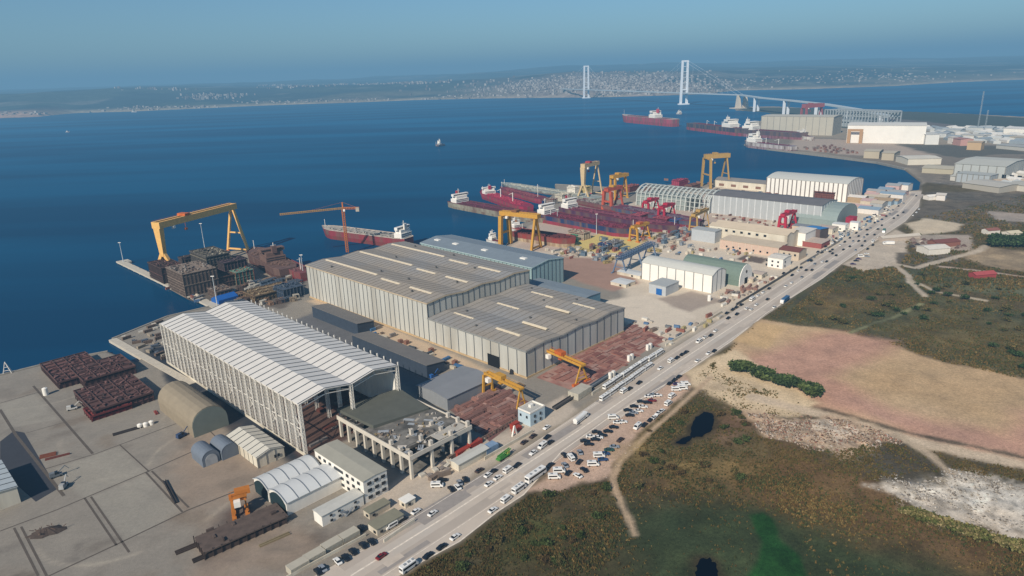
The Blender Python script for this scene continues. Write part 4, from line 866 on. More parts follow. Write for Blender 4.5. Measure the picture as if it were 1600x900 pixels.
# ------------------------------------------------------------------ ships
def hull_sections(L, B, H, T=0, bowl=.16, sternl=.08, flare=.08):
    secs = []; n = 12
    for k in range(n + 1):
        t = k / n; x = L * t
        if t < sternl: w_ = .72 + .28 * t / sternl
        elif t > 1 - bowl: w_ = max(.02, 1 - ((t - (1 - bowl)) / bowl) ** 1.8)
        else: w_ = 1
        sh = 1 + .12 * max(0, (t - .85) / .15)
        b_ = B / 2 * w_; bb = b_ * (1 - flare * (3 if t > .88 else 1))
        xb = x - (L * .03 * (t - .85) / .15 if t > .85 else 0)
        secs.append((xb, x, b_, bb, H * sh))
    return secs
def ship(name, lab, A, B_, W, H, boot, side, deck, house=None, group=None, hatches=0, hc='6e2a3a', mast=True, zb=None, cat='ship', details=12, hh=14, derricks=0, hcol=None):
    """A stern pixel, B_ bow pixel on the water"""
    z = SEA if zb is None else zb
    a, b_ = Vector(at(*A, z)), Vector(at(*B_, z)); L_ = (b_ - a).length; yaw = math.atan2(b_.y - a.y, b_.x - a.x)
    r = thing(name, lab, cat, (a.x, a.y, z), yaw, group)
    secs = hull_sections(L_, W, H)
    hb = MB(); ts = H * .42
    lo = [[(xb, -w2, -.5), (xb, w2, -.5), (xb + (x - xb) * .4, w1 * .4 + w2 * .6, ts), (xb + (x - xb) * .4, -(w1 * .4 + w2 * .6), ts)] for xb, x, w1, w2, h_ in secs]
    hi = [[(xb + (x - xb) * .4, -(w1 * .4 + w2 * .6), ts), (xb + (x - xb) * .4, w1 * .4 + w2 * .6, ts), (x, w1, h_), (x, -w1, h_)] for xb, x, w1, w2, h_ in secs]
    hb.loft(lo, 0); hb.loft(hi, 1)
    hb.build('hull', [mat('boot ' + boot, boot, .75, .2, .15, streak=True, dirt='6a4438', dscale=.12), mat('side ' + side, side, .7, .18, .15, streak=True, dirt='70574c', dscale=.1)], r)
    dk = MB(); n = len(secs)
    P = [(x, w1 * .96, h_ + .06) for xb, x, w1, w2, h_ in secs] + [(x, -w1 * .96, h_ + .06) for xb, x, w1, w2, h_ in secs[::-1]]
    dk.add(P, [(i, 2 * n - 1 - i, 2 * n - 2 - i, i + 1) for i in range(n - 1)])
    for k in range(n - 1):   # bulwark
        for sg in (-1, 1):
            p, q_ = secs[k], secs[k + 1]; dk.beam((p[1], sg * p[2], p[4] + .5), (q_[1], sg * q_[2], q_[4] + .5), .25, 1.0)
    rr = random.Random(sum(map(ord, lab)) % 1000)
    for k in range(details):
        x = rr.uniform(.1, .9) * L_; y = rr.uniform(-.35, .35) * W; dk.cbox(x, y, H, rr.uniform(1.5, 6), rr.uniform(1, 3), rr.uniform(.5, 2), 0, 1)
    for y in (-.12, .0, .12): dk.beam((L_ * .15, y * W, H + 1), (L_ * .88, y * W, H + 1), .5, .5, 1)
    for k in range(int(L_ / 12)): dk.beam((L_ * .12 + k * 12 * .78, -W * .45, H + .4), (L_ * .12 + k * 12 * .78, W * .45, H + .4), .35, .7, 1)
    dk.build('deck', [mat('deck ' + deck, deck, .85, .25, .15), mat('deckgear ' + hc, hc, .8, .3, .3)], r)
    if hatches:
        hm_ = MB(); x0, x1 = L_ * .2, L_ * .87
        for k in range(hatches):
            c_ = x0 + (x1 - x0) * (k + .5) / hatches; hm_.cbox(c_, 0, H, (x1 - x0) / hatches * .72, W * .58, 2.4)
        hm_.build('hatch', mat('hatch ' + hc, hc, .8, .2, .2), r)
    if house is not None:
        t, ln, col = house; x0 = L_ * t; hs = MB(); hmat = mat('ship white', 'dcdad4', .5, .06) if not hcol else mat('house ' + hcol, hcol, .8, .25, .3)
        hs.box(x0, -W * .42, H, x0 + ln, W * .42, H + hh * .45); hs.box(x0 + ln * .12, -W * .36, H + hh * .45, x0 + ln * .9, W * .36, H + hh * .75); hs.box(x0 + ln * .35, -W * .5, H + hh * .75, x0 + ln * .75, W * .5, H + hh)
        s_ = hs.build('superstructure', hmat, r)
        wb_ = MB(); wb_.box(x0 + ln * .35 - .1, -W * .46, H + hh * .84, x0 + ln * .75 + .1, W * .46, H + hh * .93)
        for lv in (.15, .32): wb_.box(x0 - .1, -W * .38, H + hh * lv, x0 + ln + .1, W * .38, H + hh * lv + .8)
        wb_.build('window_band', GL, s_)
        fn = MB(); fn.box(x0 + ln * .05, -W * .1, H + hh * .7, x0 + ln * .25, W * .1, H + hh * 1.25, 0); fn.build('funnel', mat('funnel ' + col, col, .6), r)
    if mast:
        m_ = MB(); m_.cyl((L_ * .96, 0, H), (L_ * .96, 0, H + hh * .8), .35, 6); x0 = L_ * (house[0] if house else .1) + 4; m_.cyl((x0, 0, H), (x0, 0, H + hh * 1.5), .4, 6); m_.beam((x0, -3, H + hh * 1.3), (x0, 3, H + hh * 1.3), .3)
        for k in range(derricks):
            x = L_ * (.3 + .5 * k / max(1, derricks - 1)); m_.cyl((x, 0, H), (x, 0, H + 14), .7, 6); m_.beam((x, 0, H + 13), (x + 14, 0, H + 9), .6)
        m_.build('mast', mat('ship white', 'dcdad4'), r)
    return r
MA, RD, NV = '6b2c3c', '9a2f3c', '26365c'
ship('bulk_carrier', 'long maroon decked ship with white bridge floating left of the slipways', (708, 322), (868, 352), 30, 9, '8d8571', '9a937e', '5f3238', (.05, 14, 'b03a3a'), hatches=0, details=40, hc='74394a')
ship('red_ship', 'bright red ship with cranes moored behind the long maroon decked one', (826, 332), (752, 306), 24, 9, '8c2540', 'a62d48', '8a2740', (.78, 12, 'a62d48'), hc='b03a50', details=60, hh=11, derricks=3)
ship('red_hull', 'second red hull wedged between the maroon deck and the floating dock', (850, 318), (782, 300), 20, 8, '8c2540', '973a4a', '6d3040', None, hc='8c4a50', details=40)
ship('floating_dock', 'long grey floating dock section with a small white bow mast', (935, 314), (783, 290), 26, 5, '7c7f78', '9aa096', '8d928c', None, hc='a9a89c', details=40, cat='dock', mast=True, hh=10)
ship('tanker', 'navy sided tanker with red underside lying beside the pale quay', (842, 343), (996, 372), 27, 11, '8e3341', NV, '5d2836', (.05, 14, '26365c'), hc='7a3344', details=70, zb=0)
ship('tanker', 'maroon tanker with white bridge lying behind the navy sided one', (880, 333), (1062, 366), 25, 10, '7d2e3c', '52304a', '632b3c', (.03, 14, '9a2f3c'), hc='7e4250', details=70, zb=0)
ship('tanker', 'farthest maroon hull in the slipways below the red portal cranes', (962, 331), (1100, 358), 25, 9, '7d2e3c', '3d4e6c', '6a3546', None, hc='6e5b66', details=70, zb=0, mast=False)
ship('tanker', 'unfinished maroon hull section between the big yellow portal and the skeleton hall', (905, 318), (985, 334), 22, 7, '6f343c', '7a4a4a', '6d4a4c', None, hc='8a8178', details=70, zb=0, mast=False)
ship('hull_on_slipway', 'red and beige hull with a green bow patch under the thin legged yellow gantry', (806, 372), (900, 386), 24, 10, 'a89a80', '8e3b34', '7a3a34', None, hc='5c2e2c', details=50, zb=0, mast=False)
ship('tugboat', 'white boat tied behind the teal roofed hall', (763, 378), (783, 384), 9, 4, '9a9a98', 'd0cec8', 'b0aca4', (.2, 8, 'd0cec8'), details=6, hh=9)
ship('white_workboat', 'white workboat with red deck between the big gantry legs and the slipway', (801, 361), (817, 366), 12, 6, '9a9a98', 'd4d2cc', '9c4c44', (.1, 10, 'd0cec8'), details=6, hh=10)
ship('red_barge', 'dark red barge with pale deck cover moored behind the tallest hall', (640, 386), (505, 368), 24, 12, '7f2c33', '8a343c', 'a39c92', (.02, 12, 'c9c6c0'), hc='9a948a', details=30)
pc = MB(); 
# ships inside the basin behind the jetty
def hull_block(name, lab, px, yaw, L_, W, H, cols, step=2.6, z=0, cells=True, mastt=False, seed=1, group=None, fit=1):
    """a ship section on the slip: plated tiers with frames, decks and staging"""
    rr = random.Random(seed); x, y = at(*px); r = thing(name, lab, 'ship section', (x, y, z), R_(yaw), group)
    cm_ = [mat('sec ' + c_, c_, .85, .3, .3) for c_ in cols]
    b_ = MB(); n = max(1, int(H / step))
    b_.box(-L_ / 2 + .6, -W / 2 + .6, 0, L_ / 2 - .6, W / 2 - .6, H - 1.2, 0); b_.build('plating', cm_, r)
    d = MB()
    for k in range(n + 1):
        z0 = k * H / n; a, c2 = rr.uniform(0, .8), rr.uniform(0, .8)
        d.box(-L_ / 2 + a, -W / 2 + c2, z0 - .3, L_ / 2 - c2 + rr.uniform(-.5, .9), W / 2 - a + rr.uniform(-.5, .9), z0 + .35, rr.choice([0, 1, 1]))
    d.build('deck_tiers', cm_, r)
    f = MB(); nx = max(2, int(L_ / 3.5)); ny = max(2, int(W / 3.5))
    for i in range(nx + 1):
        xx = -L_ / 2 + .3 + (L_ - .6) * i / nx
        for yy in (-W / 2 + .25, W / 2 - .25): f.box(xx - .11, yy - .2, 0, xx + .11, yy + .2, H + rr.uniform(-.5, 1.4), 2 % len(cols))
    for i in range(ny + 1):
        yy = -W / 2 + .3 + (W - .6) * i / ny
        for xx in (-L_ / 2 + .25, L_ / 2 - .25): f.box(xx - .2, yy - .11, 0, xx + .2, yy + .11, H + rr.uniform(-.5, 1.4), 2 % len(cols))
    f.build('staging', cm_, r)
    t = MB()
    for k in range(int(L_ * W / 12 * fit)):
        t.cbox(rr.uniform(-.46, .46) * L_, rr.uniform(-.46, .46) * W, H + .2, rr.uniform(.6, 4), rr.uniform(.4, 1.6), rr.uniform(.2, 1.5), rr.choice([0, 1.57, .6]), rr.randrange(len(cols)))
    if cells:
        for i in range(nx // 2 + 1): t.box(-L_ / 2 + L_ * i / (nx // 2) - .2, -W / 2, H + .2, -L_ / 2 + L_ * i / (nx // 2) + .2, W / 2, H + 1.4, 0)
        for i in range(ny // 2 + 1): t.box(-L_ / 2, -W / 2 + W * i / (ny // 2) - .2, H + .2, L_ / 2, -W / 2 + W * i / (ny // 2) + .2, H + 1.3, 0)
    t.build('deck_fittings', cm_, r)
    if mastt: MB().cyl((0, 0, H), (0, 0, H + 9), .5, 6).build('mast', white, r)
    return r
BR = ['6a584c', '857464', '5c5048', '968c80']
hull_block('hull_section', 'rusty brown tiered hull section under the tallest gantry crane', (304, 452), 45, 34, 44, 23, BR, seed=3, cells=False)
hull_block('hull_section', 'dark brown hull section behind the left leg of the tallest gantry', (262, 436), 45, 22, 40, 17, ['4d3a33', '6b4a42', '3d302c', '7c5850'], seed=4)
hull_block('hull_section', 'tall grey hull section with a pale top platform near the middle mast', (334, 432), 45, 26, 44, 27, ['55504a', '7d7462', '4a4038', 'a09a88'], seed=5)
hull_block('hull_section', 'open celled dark hull section below the right legs of the tallest gantry', (366, 436), 45, 26, 22, 21, ['3a3234', '5e4a50', '6a5650'], seed=6)
hull_block('hull_section', 'low brown section below the blue tarpaulin', (345, 462), 45, 16, 22, 7, BR, seed=7)
hull_block('hull_section', 'green and orange painted section between the dark cells and the brown vessel', (378, 440), 45, 20, 20, 13, ['4f6a58', '6a8474', 'a0583a'], seed=8, cells=False)
hull_block('hull_section', 'flat wooden toned staging deck in front of the brown vessel', (420, 462), 45, 40, 26, 6, ['6f5a42', '8a7454', '4a4036', 'a09072'], seed=9)
hull_block('hull_section', 'dark blue grey section at the corner of the tallest hall', (452, 462), 45, 22, 22, 10, ['2c3a4c', '46505c', '5c6064'], seed=10, cells=False)
ship('brown_vessel', 'tiered brown vessel with a white mast behind the red hull', (452, 436), (398, 404), 26, 12, '4e3832', '5f463e', '6a5148', (.3, 22, '6a5148'), hc='755a4c', details=80, zb=-1, hh=14, hcol='72584c')
ship('red_hull', 'short red hull beside the lamp mast at the corner of the tallest hall', (480, 440), (428, 414), 18, 10, '7a2c30', '863236', '7a4444', None, hc='7e5a54', details=30, zb=-1, mast=True, hh=9)
x, y = at(352, 470); bt_ = thing('blue_tarpaulin', 'bright blue tarpaulin tent below the green painted section', 'tarpaulin', (x, y, 0), R_(50))
MB().extr([(-7, 0), (-7, 4), (0, 7), (7, 4), (7, 0)], 'x', -10, 10).build('cover', mat('tarp blue', '1f5aa0', .6, .15), bt_)
hull_block('hull_section', 'middle grey brown section joining the tall blocks under the gantry', (318, 444), 45, 20, 30, 14, BR, seed=11)
hull_block('hull_section', 'rusty section between the dark cells and the green section', (352, 446), 45, 18, 16, 11, ['5e4638', '6a5246', '4a3a34'], seed=12)
hull_block('hull_section', 'dark section at the water side behind the grey block', (300, 418), 45, 20, 20, 12, ['463a36', '5c4c44', '7a6a5c'], seed=13)
DRK = ['5a403a', '6c4a44', '463632', '7a5850']
hull_block('hull_section', 'dark red hull block farthest back on the bottom left slab yard', (115, 583), 45, 30, 50, 4.5, DRK, seed=21)
hull_block('hull_section', 'dark red hull block with open cells at the water edge of the slab yard', (163, 585), 45, 34, 34, 5, DRK, seed=22)
hull_block('hull_section', 'largest dark red hull block nearest the tan arched hut', (180, 625), 45, 36, 44, 5.5, DRK, seed=23)
hull_block('hull_section', 'low red steel frame lying at the near corner of the hull blocks', (170, 643), 45, 24, 16, 3, ['6e2f2b', '7f3a34', '5a2a26'], seed=24)
hull_block('brown_barge_block', 'long dark brown upturned barge block at the bottom near the orange half portal', (378, 834), 40, 38, 15, 3.6, ['4c3e36', '5d4e44', '40352f'], step=3.7, seed=25, cells=False, fit=.12)
# far ships
ship('cargo_ship', 'red cargo ship with white stripe anchored alone near the tall bridge tower', (1056, 198), (972, 190), 40, 26, 'a03348', 'a5404e', 'a39b92', (.3, 40, 'c04050'), details=12, hh=26, mast=True)
ship('cargo_ship', 'dark decked red ship moored left of the huge beige hall', (1078, 202), (1174, 214), 40, 22, 'a04052', '3d3a48', '5c5458', (.62, 44, 'c9c6c0'), details=20, hh=24, derricks=5)
ship('cargo_ship', 'maroon hull lying in front of the huge beige hall', (1160, 212), (1262, 220), 38, 20, '8c5a64', '54464c', '6a6462', (.05, 40, 'c9c6c0'), details=20, hh=24)
ship('white_vessel', 'white ship with a high bridge moored at the far quay end', (1240, 238), (1163, 229), 26, 14, '9c8484', 'b9b3b0', '8a7f82', (.7, 32, 'e0ddd6'), details=24, hh=22, derricks=3)
ship('white_vessel', 'small white vessel moored inside the far quay below the beige hall', (1268, 221), (1242, 217), 22, 12, 'a9a8a4', 'c9c7c0', '9f9f98', (.5, 22, 'd0cec8'), details=8, hh=14)
ship('coastal_boat', 'little white boat alone in the middle of the bay', (693, 228), (681, 229), 11, 5, '3c5068', 'cfd0d0', 'a55', None, details=2, hh=9) if False else ship('coastal_boat', 'little white and navy boat alone in the middle of the bay', (694, 227.5), (681, 229.5), 11, 5, '2c3c58', '9aa5b0', '9a7468', (.45, 9, 'e0ddd6'), details=4, hh=12)
ship('coastal_boat', 'tiny white boat near the tall bridge tower', (1058, 178.5), (1065, 179), 16, 6, '9aa5b0', 'd0cec8', 'b0aca4', (.3, 12, 'd0cec8'), details=2, hh=10)
ship('coastal_boat', 'tiny boat close to the far beach at upper left', (206, 175.5), (214, 175.5), 14, 5, '9aa5b0', 'd0cec8', 'b0aca4', (.3, 12, 'd0cec8'), details=2, hh=10)
ship('coastal_boat', 'faint grey boat on the open water at left', (103, 207), (109, 207), 7, 3, '7a8896', '8c98a4', '8c98a4', (.3, 8, 'a0a8b0'), details=2, hh=5)

# hull sections and blocks crowding the slipways
SB = [((905, 372), 'beige and rust hull section at the root of the pale quay', 26, 14, 8, ['9a8c78', '8a4a42', 'b5aa94']), ((960, 385), 'grey plated section right of the green bow patch', 20, 14, 6, ['8a8a88', '6a6460', 'a8a49c']), ((893, 378), 'green painted bow section on the slipway', 14, 10, 7, ['3f7a5c', '54806a', '386850']),
      ((945, 388), 'navy and rust section before the truss gantry', 16, 9, 6, ['2c4468', '8a4a42', '9c9890']), ((1000, 345), 'pinkish red section beside the small yellow gantry', 24, 16, 9, ['8e4450', 'a05a60', '6e3c44']), ((1058, 352), 'blue and maroon section left of the slim tan gantry', 26, 14, 9, ['34507a', '7a3a48', '5c4048']),
      ((1035, 352), 'dull red tiered section among the portal cranes', 22, 14, 10, ['8a3c48', '9c5058', '5c3a40']), ((1078, 350), 'rusty low section at the quay root by the beige factory', 22, 12, 5, ['7a5a4c', '8e6c5c', '5c463c']), ((880, 312), 'pale section on the outer quay by the slim gantry', 24, 16, 9, ['b5b0a2', '8f8c84', 'c4c0b4']),
      ((896, 303), 'white block house on the outer quay left of the slim gantry', 18, 14, 13, ['d0ccc2', 'c0bcb2', 'dcd8d0']), ((914, 300), 'yellowish section behind the legs of the slim gantry', 16, 14, 9, ['b0a06c', '9c8c5c', 'c0b48c']), ((985, 298), 'rust red section on the outer quay behind the yellow portal crane', 30, 18, 9, ['7e3e38', '94524a', '5c3430']),
      ((1020, 298), 'brown tiered section on the outer quay right of the portal cranes', 26, 16, 7, ['6f4f44', '8a6a5c', '4e3c36']), ((1062, 292), 'crimson section at the water edge left of the tall tan gantry', 30, 16, 13, ['94304a', 'a84a5c', '6e2c3c']), ((1082, 296), 'brown section at the foot of the tall tan gantry', 30, 14, 8, ['6f4a40', '8a6458', '54382f']),
      ((860, 318), 'grey rust section at the outer end of the slips', 22, 12, 8, ['8a847c', '7a4c44', 'a09a90']), ((935, 322), 'pale grey section between the tanker decks', 26, 12, 8, ['9a968c', '7c7870', 'b4b0a6']), ((1240, 300), 'brown scaffolded section in front of the ribbed white hall', 40, 16, 9, ['6e4a3c', '86604e', '4c382e']), ((1290, 312), 'dark red scaffold block at the road end of the ribbed white hall', 30, 16, 12, ['6a3c34', '7c5044', '4a302a']), ((1215, 303), 'orange brown block near the left end of the ribbed white hall', 16, 16, 14, ['96563c', '8a6450', '6a4434'])]
for k, (p_, lab, L_, W_, H_, cs) in enumerate(SB): hull_block('hull_section', lab, p_, 45 if k % 3 else 135, L_, W_, H_, cs, seed=60 + k, z=0, cells=k % 2 == 0)
# ------------------------------------------------------------------ gantry cranes
YL = mat('crane yellow', 'c49138', .6, .15, .4)
def gantry(name, lab, A1, A2, B1, B2, h, mcol, top=3.2, depth=3.2, legw=1.6, group=None, rigid=True, red=None, over=4, z=0, twin=True):
    """A1,A2 the two feet of the left leg frame, B1,B2 those of the right one (pixels on the ground)"""
    P = [Vector((*at(*p, z), z)) for p in (A1, A2, B1, B2)]; ca, cb = (P[0] + P[1]) / 2, (P[2] + P[3]) / 2
    ax = (cb - ca); L_ = ax.length; yaw = math.atan2(ax.y, ax.x)
    r = thing(name, lab, 'gantry crane', (ca.x, ca.y, z), yaw, group); ws_ = (P[1] - P[0]).length / 2
    rm = [mcol, red or mcol]
    for i, x in enumerate((0, L_)):
        g = MB(); tw = ws_ * (.75 if (i == 0 and rigid) else .12); W_ = legw * (1.35 if (i == 0 and rigid) else .8)
        for sg in (-1, 1):
            if i == 0 and rigid == 'column': g.beam((x, sg * ws_, 1), (x, sg * 1.0, h * .42), W_ * .8, W_ * .8, 0); (g.hexa([(x - 2.2, -2.6, h * .36), (x + 2.2, -2.6, h * .36), (x + 2.2, 2.6, h * .36), (x - 2.2, 2.6, h * .36), (x - 3, -4.4, h - depth + .1), (x + 3, -4.4, h - depth + .1), (x + 3, 4.4, h - depth + .1), (x - 3, 4.4, h - depth + .1)], 0) if sg > 0 else None)
            else: g.beam((x, sg * ws_, 1), (x, sg * tw, h - depth), W_, W_, 0)
            g.box(x - 1, sg * ws_ - 2.5, 0, x + 1, sg * ws_ + 2.5, 1.4, 1)
        if i == 0 and rigid == 'column':
            pass
        elif i == 0 and rigid:
            g.beam((x, -tw, h - depth - .8), (x, tw, h - depth - .8), W_, 1.6, 0); g.beam((x, -ws_ * .9, h * .4), (x, ws_ * .9, h * .4), W_ * .6, m=0)
        else:
            g.beam((x, -ws_ * .62, h * .4), (x, ws_ * .62, h * .4), W_ * .6, m=0); g.beam((x, -ws_ * .95, 3), (x, ws_ * .95, 3), W_ * .7, m=0)
        g.build('leg', rm, r)
    gd = MB()
    for sg in ((-1, 1) if twin else (0,)): gd.box(-over, sg * top - top * .35, h - depth, L_ + over, sg * top + top * .35, h, 0)
    if twin:
        gd.box(-over - .01, -top * 1.3, h - depth + .2, -over + 1.2, top * 1.3, h - .2, 0); gd.box(L_ + over - 1.2, -top * 1.3, h - depth + .2, L_ + over + .01, top * 1.3, h - .2, 0)
    for sg in (-1, 1):
        y = sg * (top * 1.35 + .3)
        gd.beam((-over, y, h + 1), (L_ + over, y, h + 1), .12, .12, 1); 
        for k in range(int(L_ / 4)): gd.beam((k * 4, y, h - .2), (k * 4, y, h + 1), .1, .1, 1)
    gd.build('girder', rm, r)
    t = MB(); t.box(L_ * .3, -top * 1.4, h + .02, L_ * .3 + 7, top * 1.4, h + 2.6, 0); t.beam((L_ * .3 + 3.5, 0, h - depth - h * .12), (L_ * .3 + 3.5, 0, h), .3, m=0); t.box(L_ * .3 + 2, -1, h - depth - h * .16, L_ * .3 + 5, 1, h - depth - h * .12, 0)
    t.build('trolley', red or mcol, r)
    MB().box(L_ * .12, -top - 3.4, h - depth - 3, L_ * .12 + 3, -top - .6, h - depth - .2).build('cabin', white, r)
    return r
OR = mat('crane orange', 'c2632c', .6, .2, .4)
gantry('gantry_crane', 'tallest yellow gantry crane with an orange trolley standing over the brown hulls', (253, 426), (270, 434), (364, 391), (381, 394), 60, mat('crane cream yellow', 'dcae66', .6, .15, .3), 4.2, 7.0, 3.2, red=OR, over=3, rigid='column')
gantry('gantry_crane', 'orange gantry crane reaching out from the corner of the lower grey hall', (848, 578), (862, 570), (903, 602), (914, 596), 14.5, YL, 1.6, 1.6, 1.1, red=OR, over=2)
gantry('gantry_crane', 'yellow gantry crane spanning the rusty pipe yard', (757, 618), (768, 611), (808, 645), (821, 637), 15.5, YL, 1.6, 1.4, 1.0, over=1)
gantry('gantry_crane', 'heavy yellow gantry crane with thick left legs behind the teal hall', (783, 381), (797, 386), (828, 388), (848, 392), 43, YL, 3, 5, 3.2, red=mat('crane brown', '8a5a34', .7), over=5)
gantry('gantry_crane', 'slim pale yellow gantry crane with red feet at the water end of the slipways', (902, 309), (921, 310), (925, 303), (940, 304), 56, mat('pale crane', 'c0aa84', .6, .1), 3, 6, 2.4, red=mat('crane red', 'a8383c', .7), over=2, rigid='column')
gantry('gantry_crane', 'yellow portal crane standing behind the red legged one', (953, 312), (962, 313), (972, 308), (981, 309), 40, YL, 3, 5, 2.4, over=4)
gantry('gantry_crane', 'red legged portal crane with yellow top in front of its taller twin', (942, 328), (956, 330), (962, 324), (972, 325), 34, mat('crane redyellow', 'b5523a', .6, .3, .1), 3, 5, 3, red=YL, over=4)
gantry('gantry_crane', 'tall tan gantry crane standing left of the low waterfront hall', (1093, 291), (1113, 295), (1123, 289), (1142, 293), 57, mat('tan crane', 'b48f50', .6, .1), 3.2, 7, 2.6, over=5)
gantry('gantry_crane', 'small yellow gantry crane at the end of the pale quay', (985, 376), (995, 379), (1003, 370), (1016, 373), 20, YL, 2, 3, 1.6, red=OR, over=3)
gantry('gantry_crane', 'slim tan gantry crane left of the pale blue grey box shed', (1077, 366), (1089, 368), (1096, 356), (1108, 358), 27, mat('tan crane', 'b48f50', .6, .1), 2, 3.4, 1.4, over=3)
RC = mat('portal red', 'b0283e', .6, .15)
gantry('portal_crane', 'red portal crane nearest the pale skeleton hall', (1005, 334), (1012, 336), (1022, 329), (1029, 330), 20, RC, 2.4, 3, 2, over=2)
gantry('portal_crane', 'red portal crane in front of the pale skeleton hall', (1029, 346), (1037, 348), (1047, 340), (1054, 342), 22, RC, 2.4, 3, 2, over=2)
gantry('portal_crane', 'red portal crane on the roof side of the beige factory', (1217, 360), (1226, 362), (1234, 353), (1244, 355), 22, RC, 2.2, 3.2, 2.2, over=2)
gantry('far_gantry', 'red gantry crane over the far yard hall', (1252, 200), (1256, 201), (1278, 198), (1283, 199), 76, mat('far red crane', '9c5458', .7), 6, 12, 4, over=4)
gantry('gantry_crane', 'small orange half portal crane beside the brown barge', (360, 803), (372, 808), (381, 797), (392, 803), 11, mat('orange frame', 'b8702a', .7, .15), 1.2, 1.4, .9, over=1)
# blue grey truss gantry on three legs
a_, b_ = Vector(at(966, 429)), Vector(at(1018, 403)); L_ = (b_ - a_).length
tg = thing('truss_gantry', 'blue grey truss gantry on three pairs of legs', 'truss gantry', (a_.x, a_.y, 0), math.atan2((b_ - a_).y, (b_ - a_).x))
bgm = mat('truss blue grey', '66778c', .6, .12)
mb = MB()
for y in (-2.5, 2.5):
    mb.lattice((0, y, 17), (L_, y, 17), 3, 14, .6)
for k in range(15): mb.beam((L_ * k / 14, -2.5, 18.4), (L_ * k / 14, 2.5, 18.4), .5)
mb.box(0, -3.2, 15.2, L_, 3.2, 15.5); mb.build('girder', bgm, tg)
for t in (.04, .5, .96):
    mb = MB()
    for s_ in (-1, 1): mb.beam((L_ * t, s_ * 8, 0), (L_ * t, s_ * 3, 15.6), 1.2); mb.box(L_ * t - 3, s_ * 8 - .8, 0, L_ * t + 3, s_ * 8 + .8, .9)
    mb.beam((L_ * t, -5.5, 7), (L_ * t, 5.5, 7), .7); mb.build('leg', bgm, tg)
# tower crane
x, y = at(543, 394); tc = thing('tower_crane', 'orange tower crane with a long level jib behind the tallest hall', 'tower crane', (x, y, 0), 0)
TO = mat('tower crane orange', 'b86a30', .6, .15)
MB().lattice((0, 0, 0), (0, 0, 53), 2.6, 20, .5).build('mast', TO, tc)
# the jib points toward the open water, left and slightly toward the viewer
j0 = Vector((0, 0, 54)); 
def _at3(px, py, z): q_ = at(px, py, z); return Vector((q_[0] - x, q_[1] - y, z))
je = _at3(437, 335, 54); jc = _at3(561, 325, 54)
mb = MB(); mb.lattice(j0, je, 1.6, 34, .4); mb.build('jib', mat('jib yellow', 'b98c48', .6), tc)
mb = MB(); mb.lattice(j0, jc, 1.8, 6, .45); mb.build('counter_jib', TO, tc)
mb = MB(); mb.beam((0, 0, 53), (0, 0, 61), 1.4); mb.beam((0, 0, 61), je * .6 + Vector((0, 0, 54 * .4)), .15); mb.beam((0, 0, 61), jc, .15); mb.build('tower_top', TO, tc)
c_ = MB(); c_.cbox(jc.x * .9, jc.y * .9, 50, 4, 3, 5); c_.build('counterweight', mat('raw concrete', 'a39a8c'), tc)
MB().cbox(1.8, -1.8, 50.5, 2.2, 2.2, 2.4).build('cabin', white, tc)
# ------------------------------------------------------------------ bridge
bt = mat('bridge white', 'f2f2ee', .5, .03)
T2 = Vector(at(1068, 163.5, SEA)); T1 = Vector(at(916, 153.5, SEA)); bd = (T1 - T2).normalized()
byaw = math.atan2(bd.y, bd.x)
br_ = thing('suspension_bridge', 'long suspension bridge crossing the bay on two slender white towers', 'bridge', (T2.x, T2.y, SEA), byaw)
sp_ = (T1 - T2).length
for x_ in (0, sp_):
    t = MB()
    for sg in (-1, 1):
        t.hexa([(x_ - 5, sg * 19 - 6, 0), (x_ + 5, sg * 19 - 6, 0), (x_ + 5, sg * 19 + 6, 0), (x_ - 5, sg * 19 + 6, 0), (x_ - 4, sg * 16 - 5, 242), (x_ + 4, sg * 16 - 5, 242), (x_ + 4, sg * 16 + 5, 242), (x_ - 4, sg * 16 + 5, 242)])
    for z0, z1 in ((234, 242), (58, 66), (80, 86)): t.box(x_ - 3.5, -14, z0, x_ + 3.5, 14, z1)
    for z0 in (118, 150, 180, 208): t.box(x_ - 1.5, -14, z0, x_ + 1.5, 14, z0 + 2)
    t.box(x_ - 14, -30, -3, x_ + 14, 30, 7); t.build('tower', bt, br_)
dkm = mat('bridge deck', 'a9b4ba', .7)
e1 = sp_ + 560; dk = MB(); dk.box(-560, -15, 62, e1, 15, 66.5)
def bl(px, py, z):
    q_ = at(px, py, z); dx, dy = q_[0] - T2.x, q_[1] - T2.y
    return Vector((dx * math.cos(byaw) + dy * math.sin(byaw), -dx * math.sin(byaw) + dy * math.cos(byaw), z - SEA))
AP = [Vector((-560, 0, 64.2)), bl(1190, 153, 61), bl(1240, 157.5, 58), bl(1290, 163, 52), bl(1340, 171, 43), bl(1392, 182, 28)]
for a, b2 in zip(AP[:-1], AP[1:]): dk.beam(a, b2, 28, 4.5)
dk.build('deck', dkm, br_)
cb_ = MB()
for sg in (-1, 1):
    def cz(x): 
        if 0 <= x <= sp_: u_ = x / sp_ * 2 - 1; return 70 + 172 * u_ * u_
        if x > sp_: return 242 - (242 - 66) * (x - sp_) / 560
        return 242 - (242 - 66) * (-x) / 560
    xs = list(np.linspace(-560, e1, 60))
    for a, b2 in zip(xs[:-1], xs[1:]): cb_.beam((a, sg * 15, cz(a)), (b2, sg * 15, cz(b2)), .45)
    for x_ in np.arange(-540, e1, 60): cb_.beam((x_, sg * 15, 64), (x_, sg * 15, cz(x_)), .15)
cb_.build('cable', bt, br_)
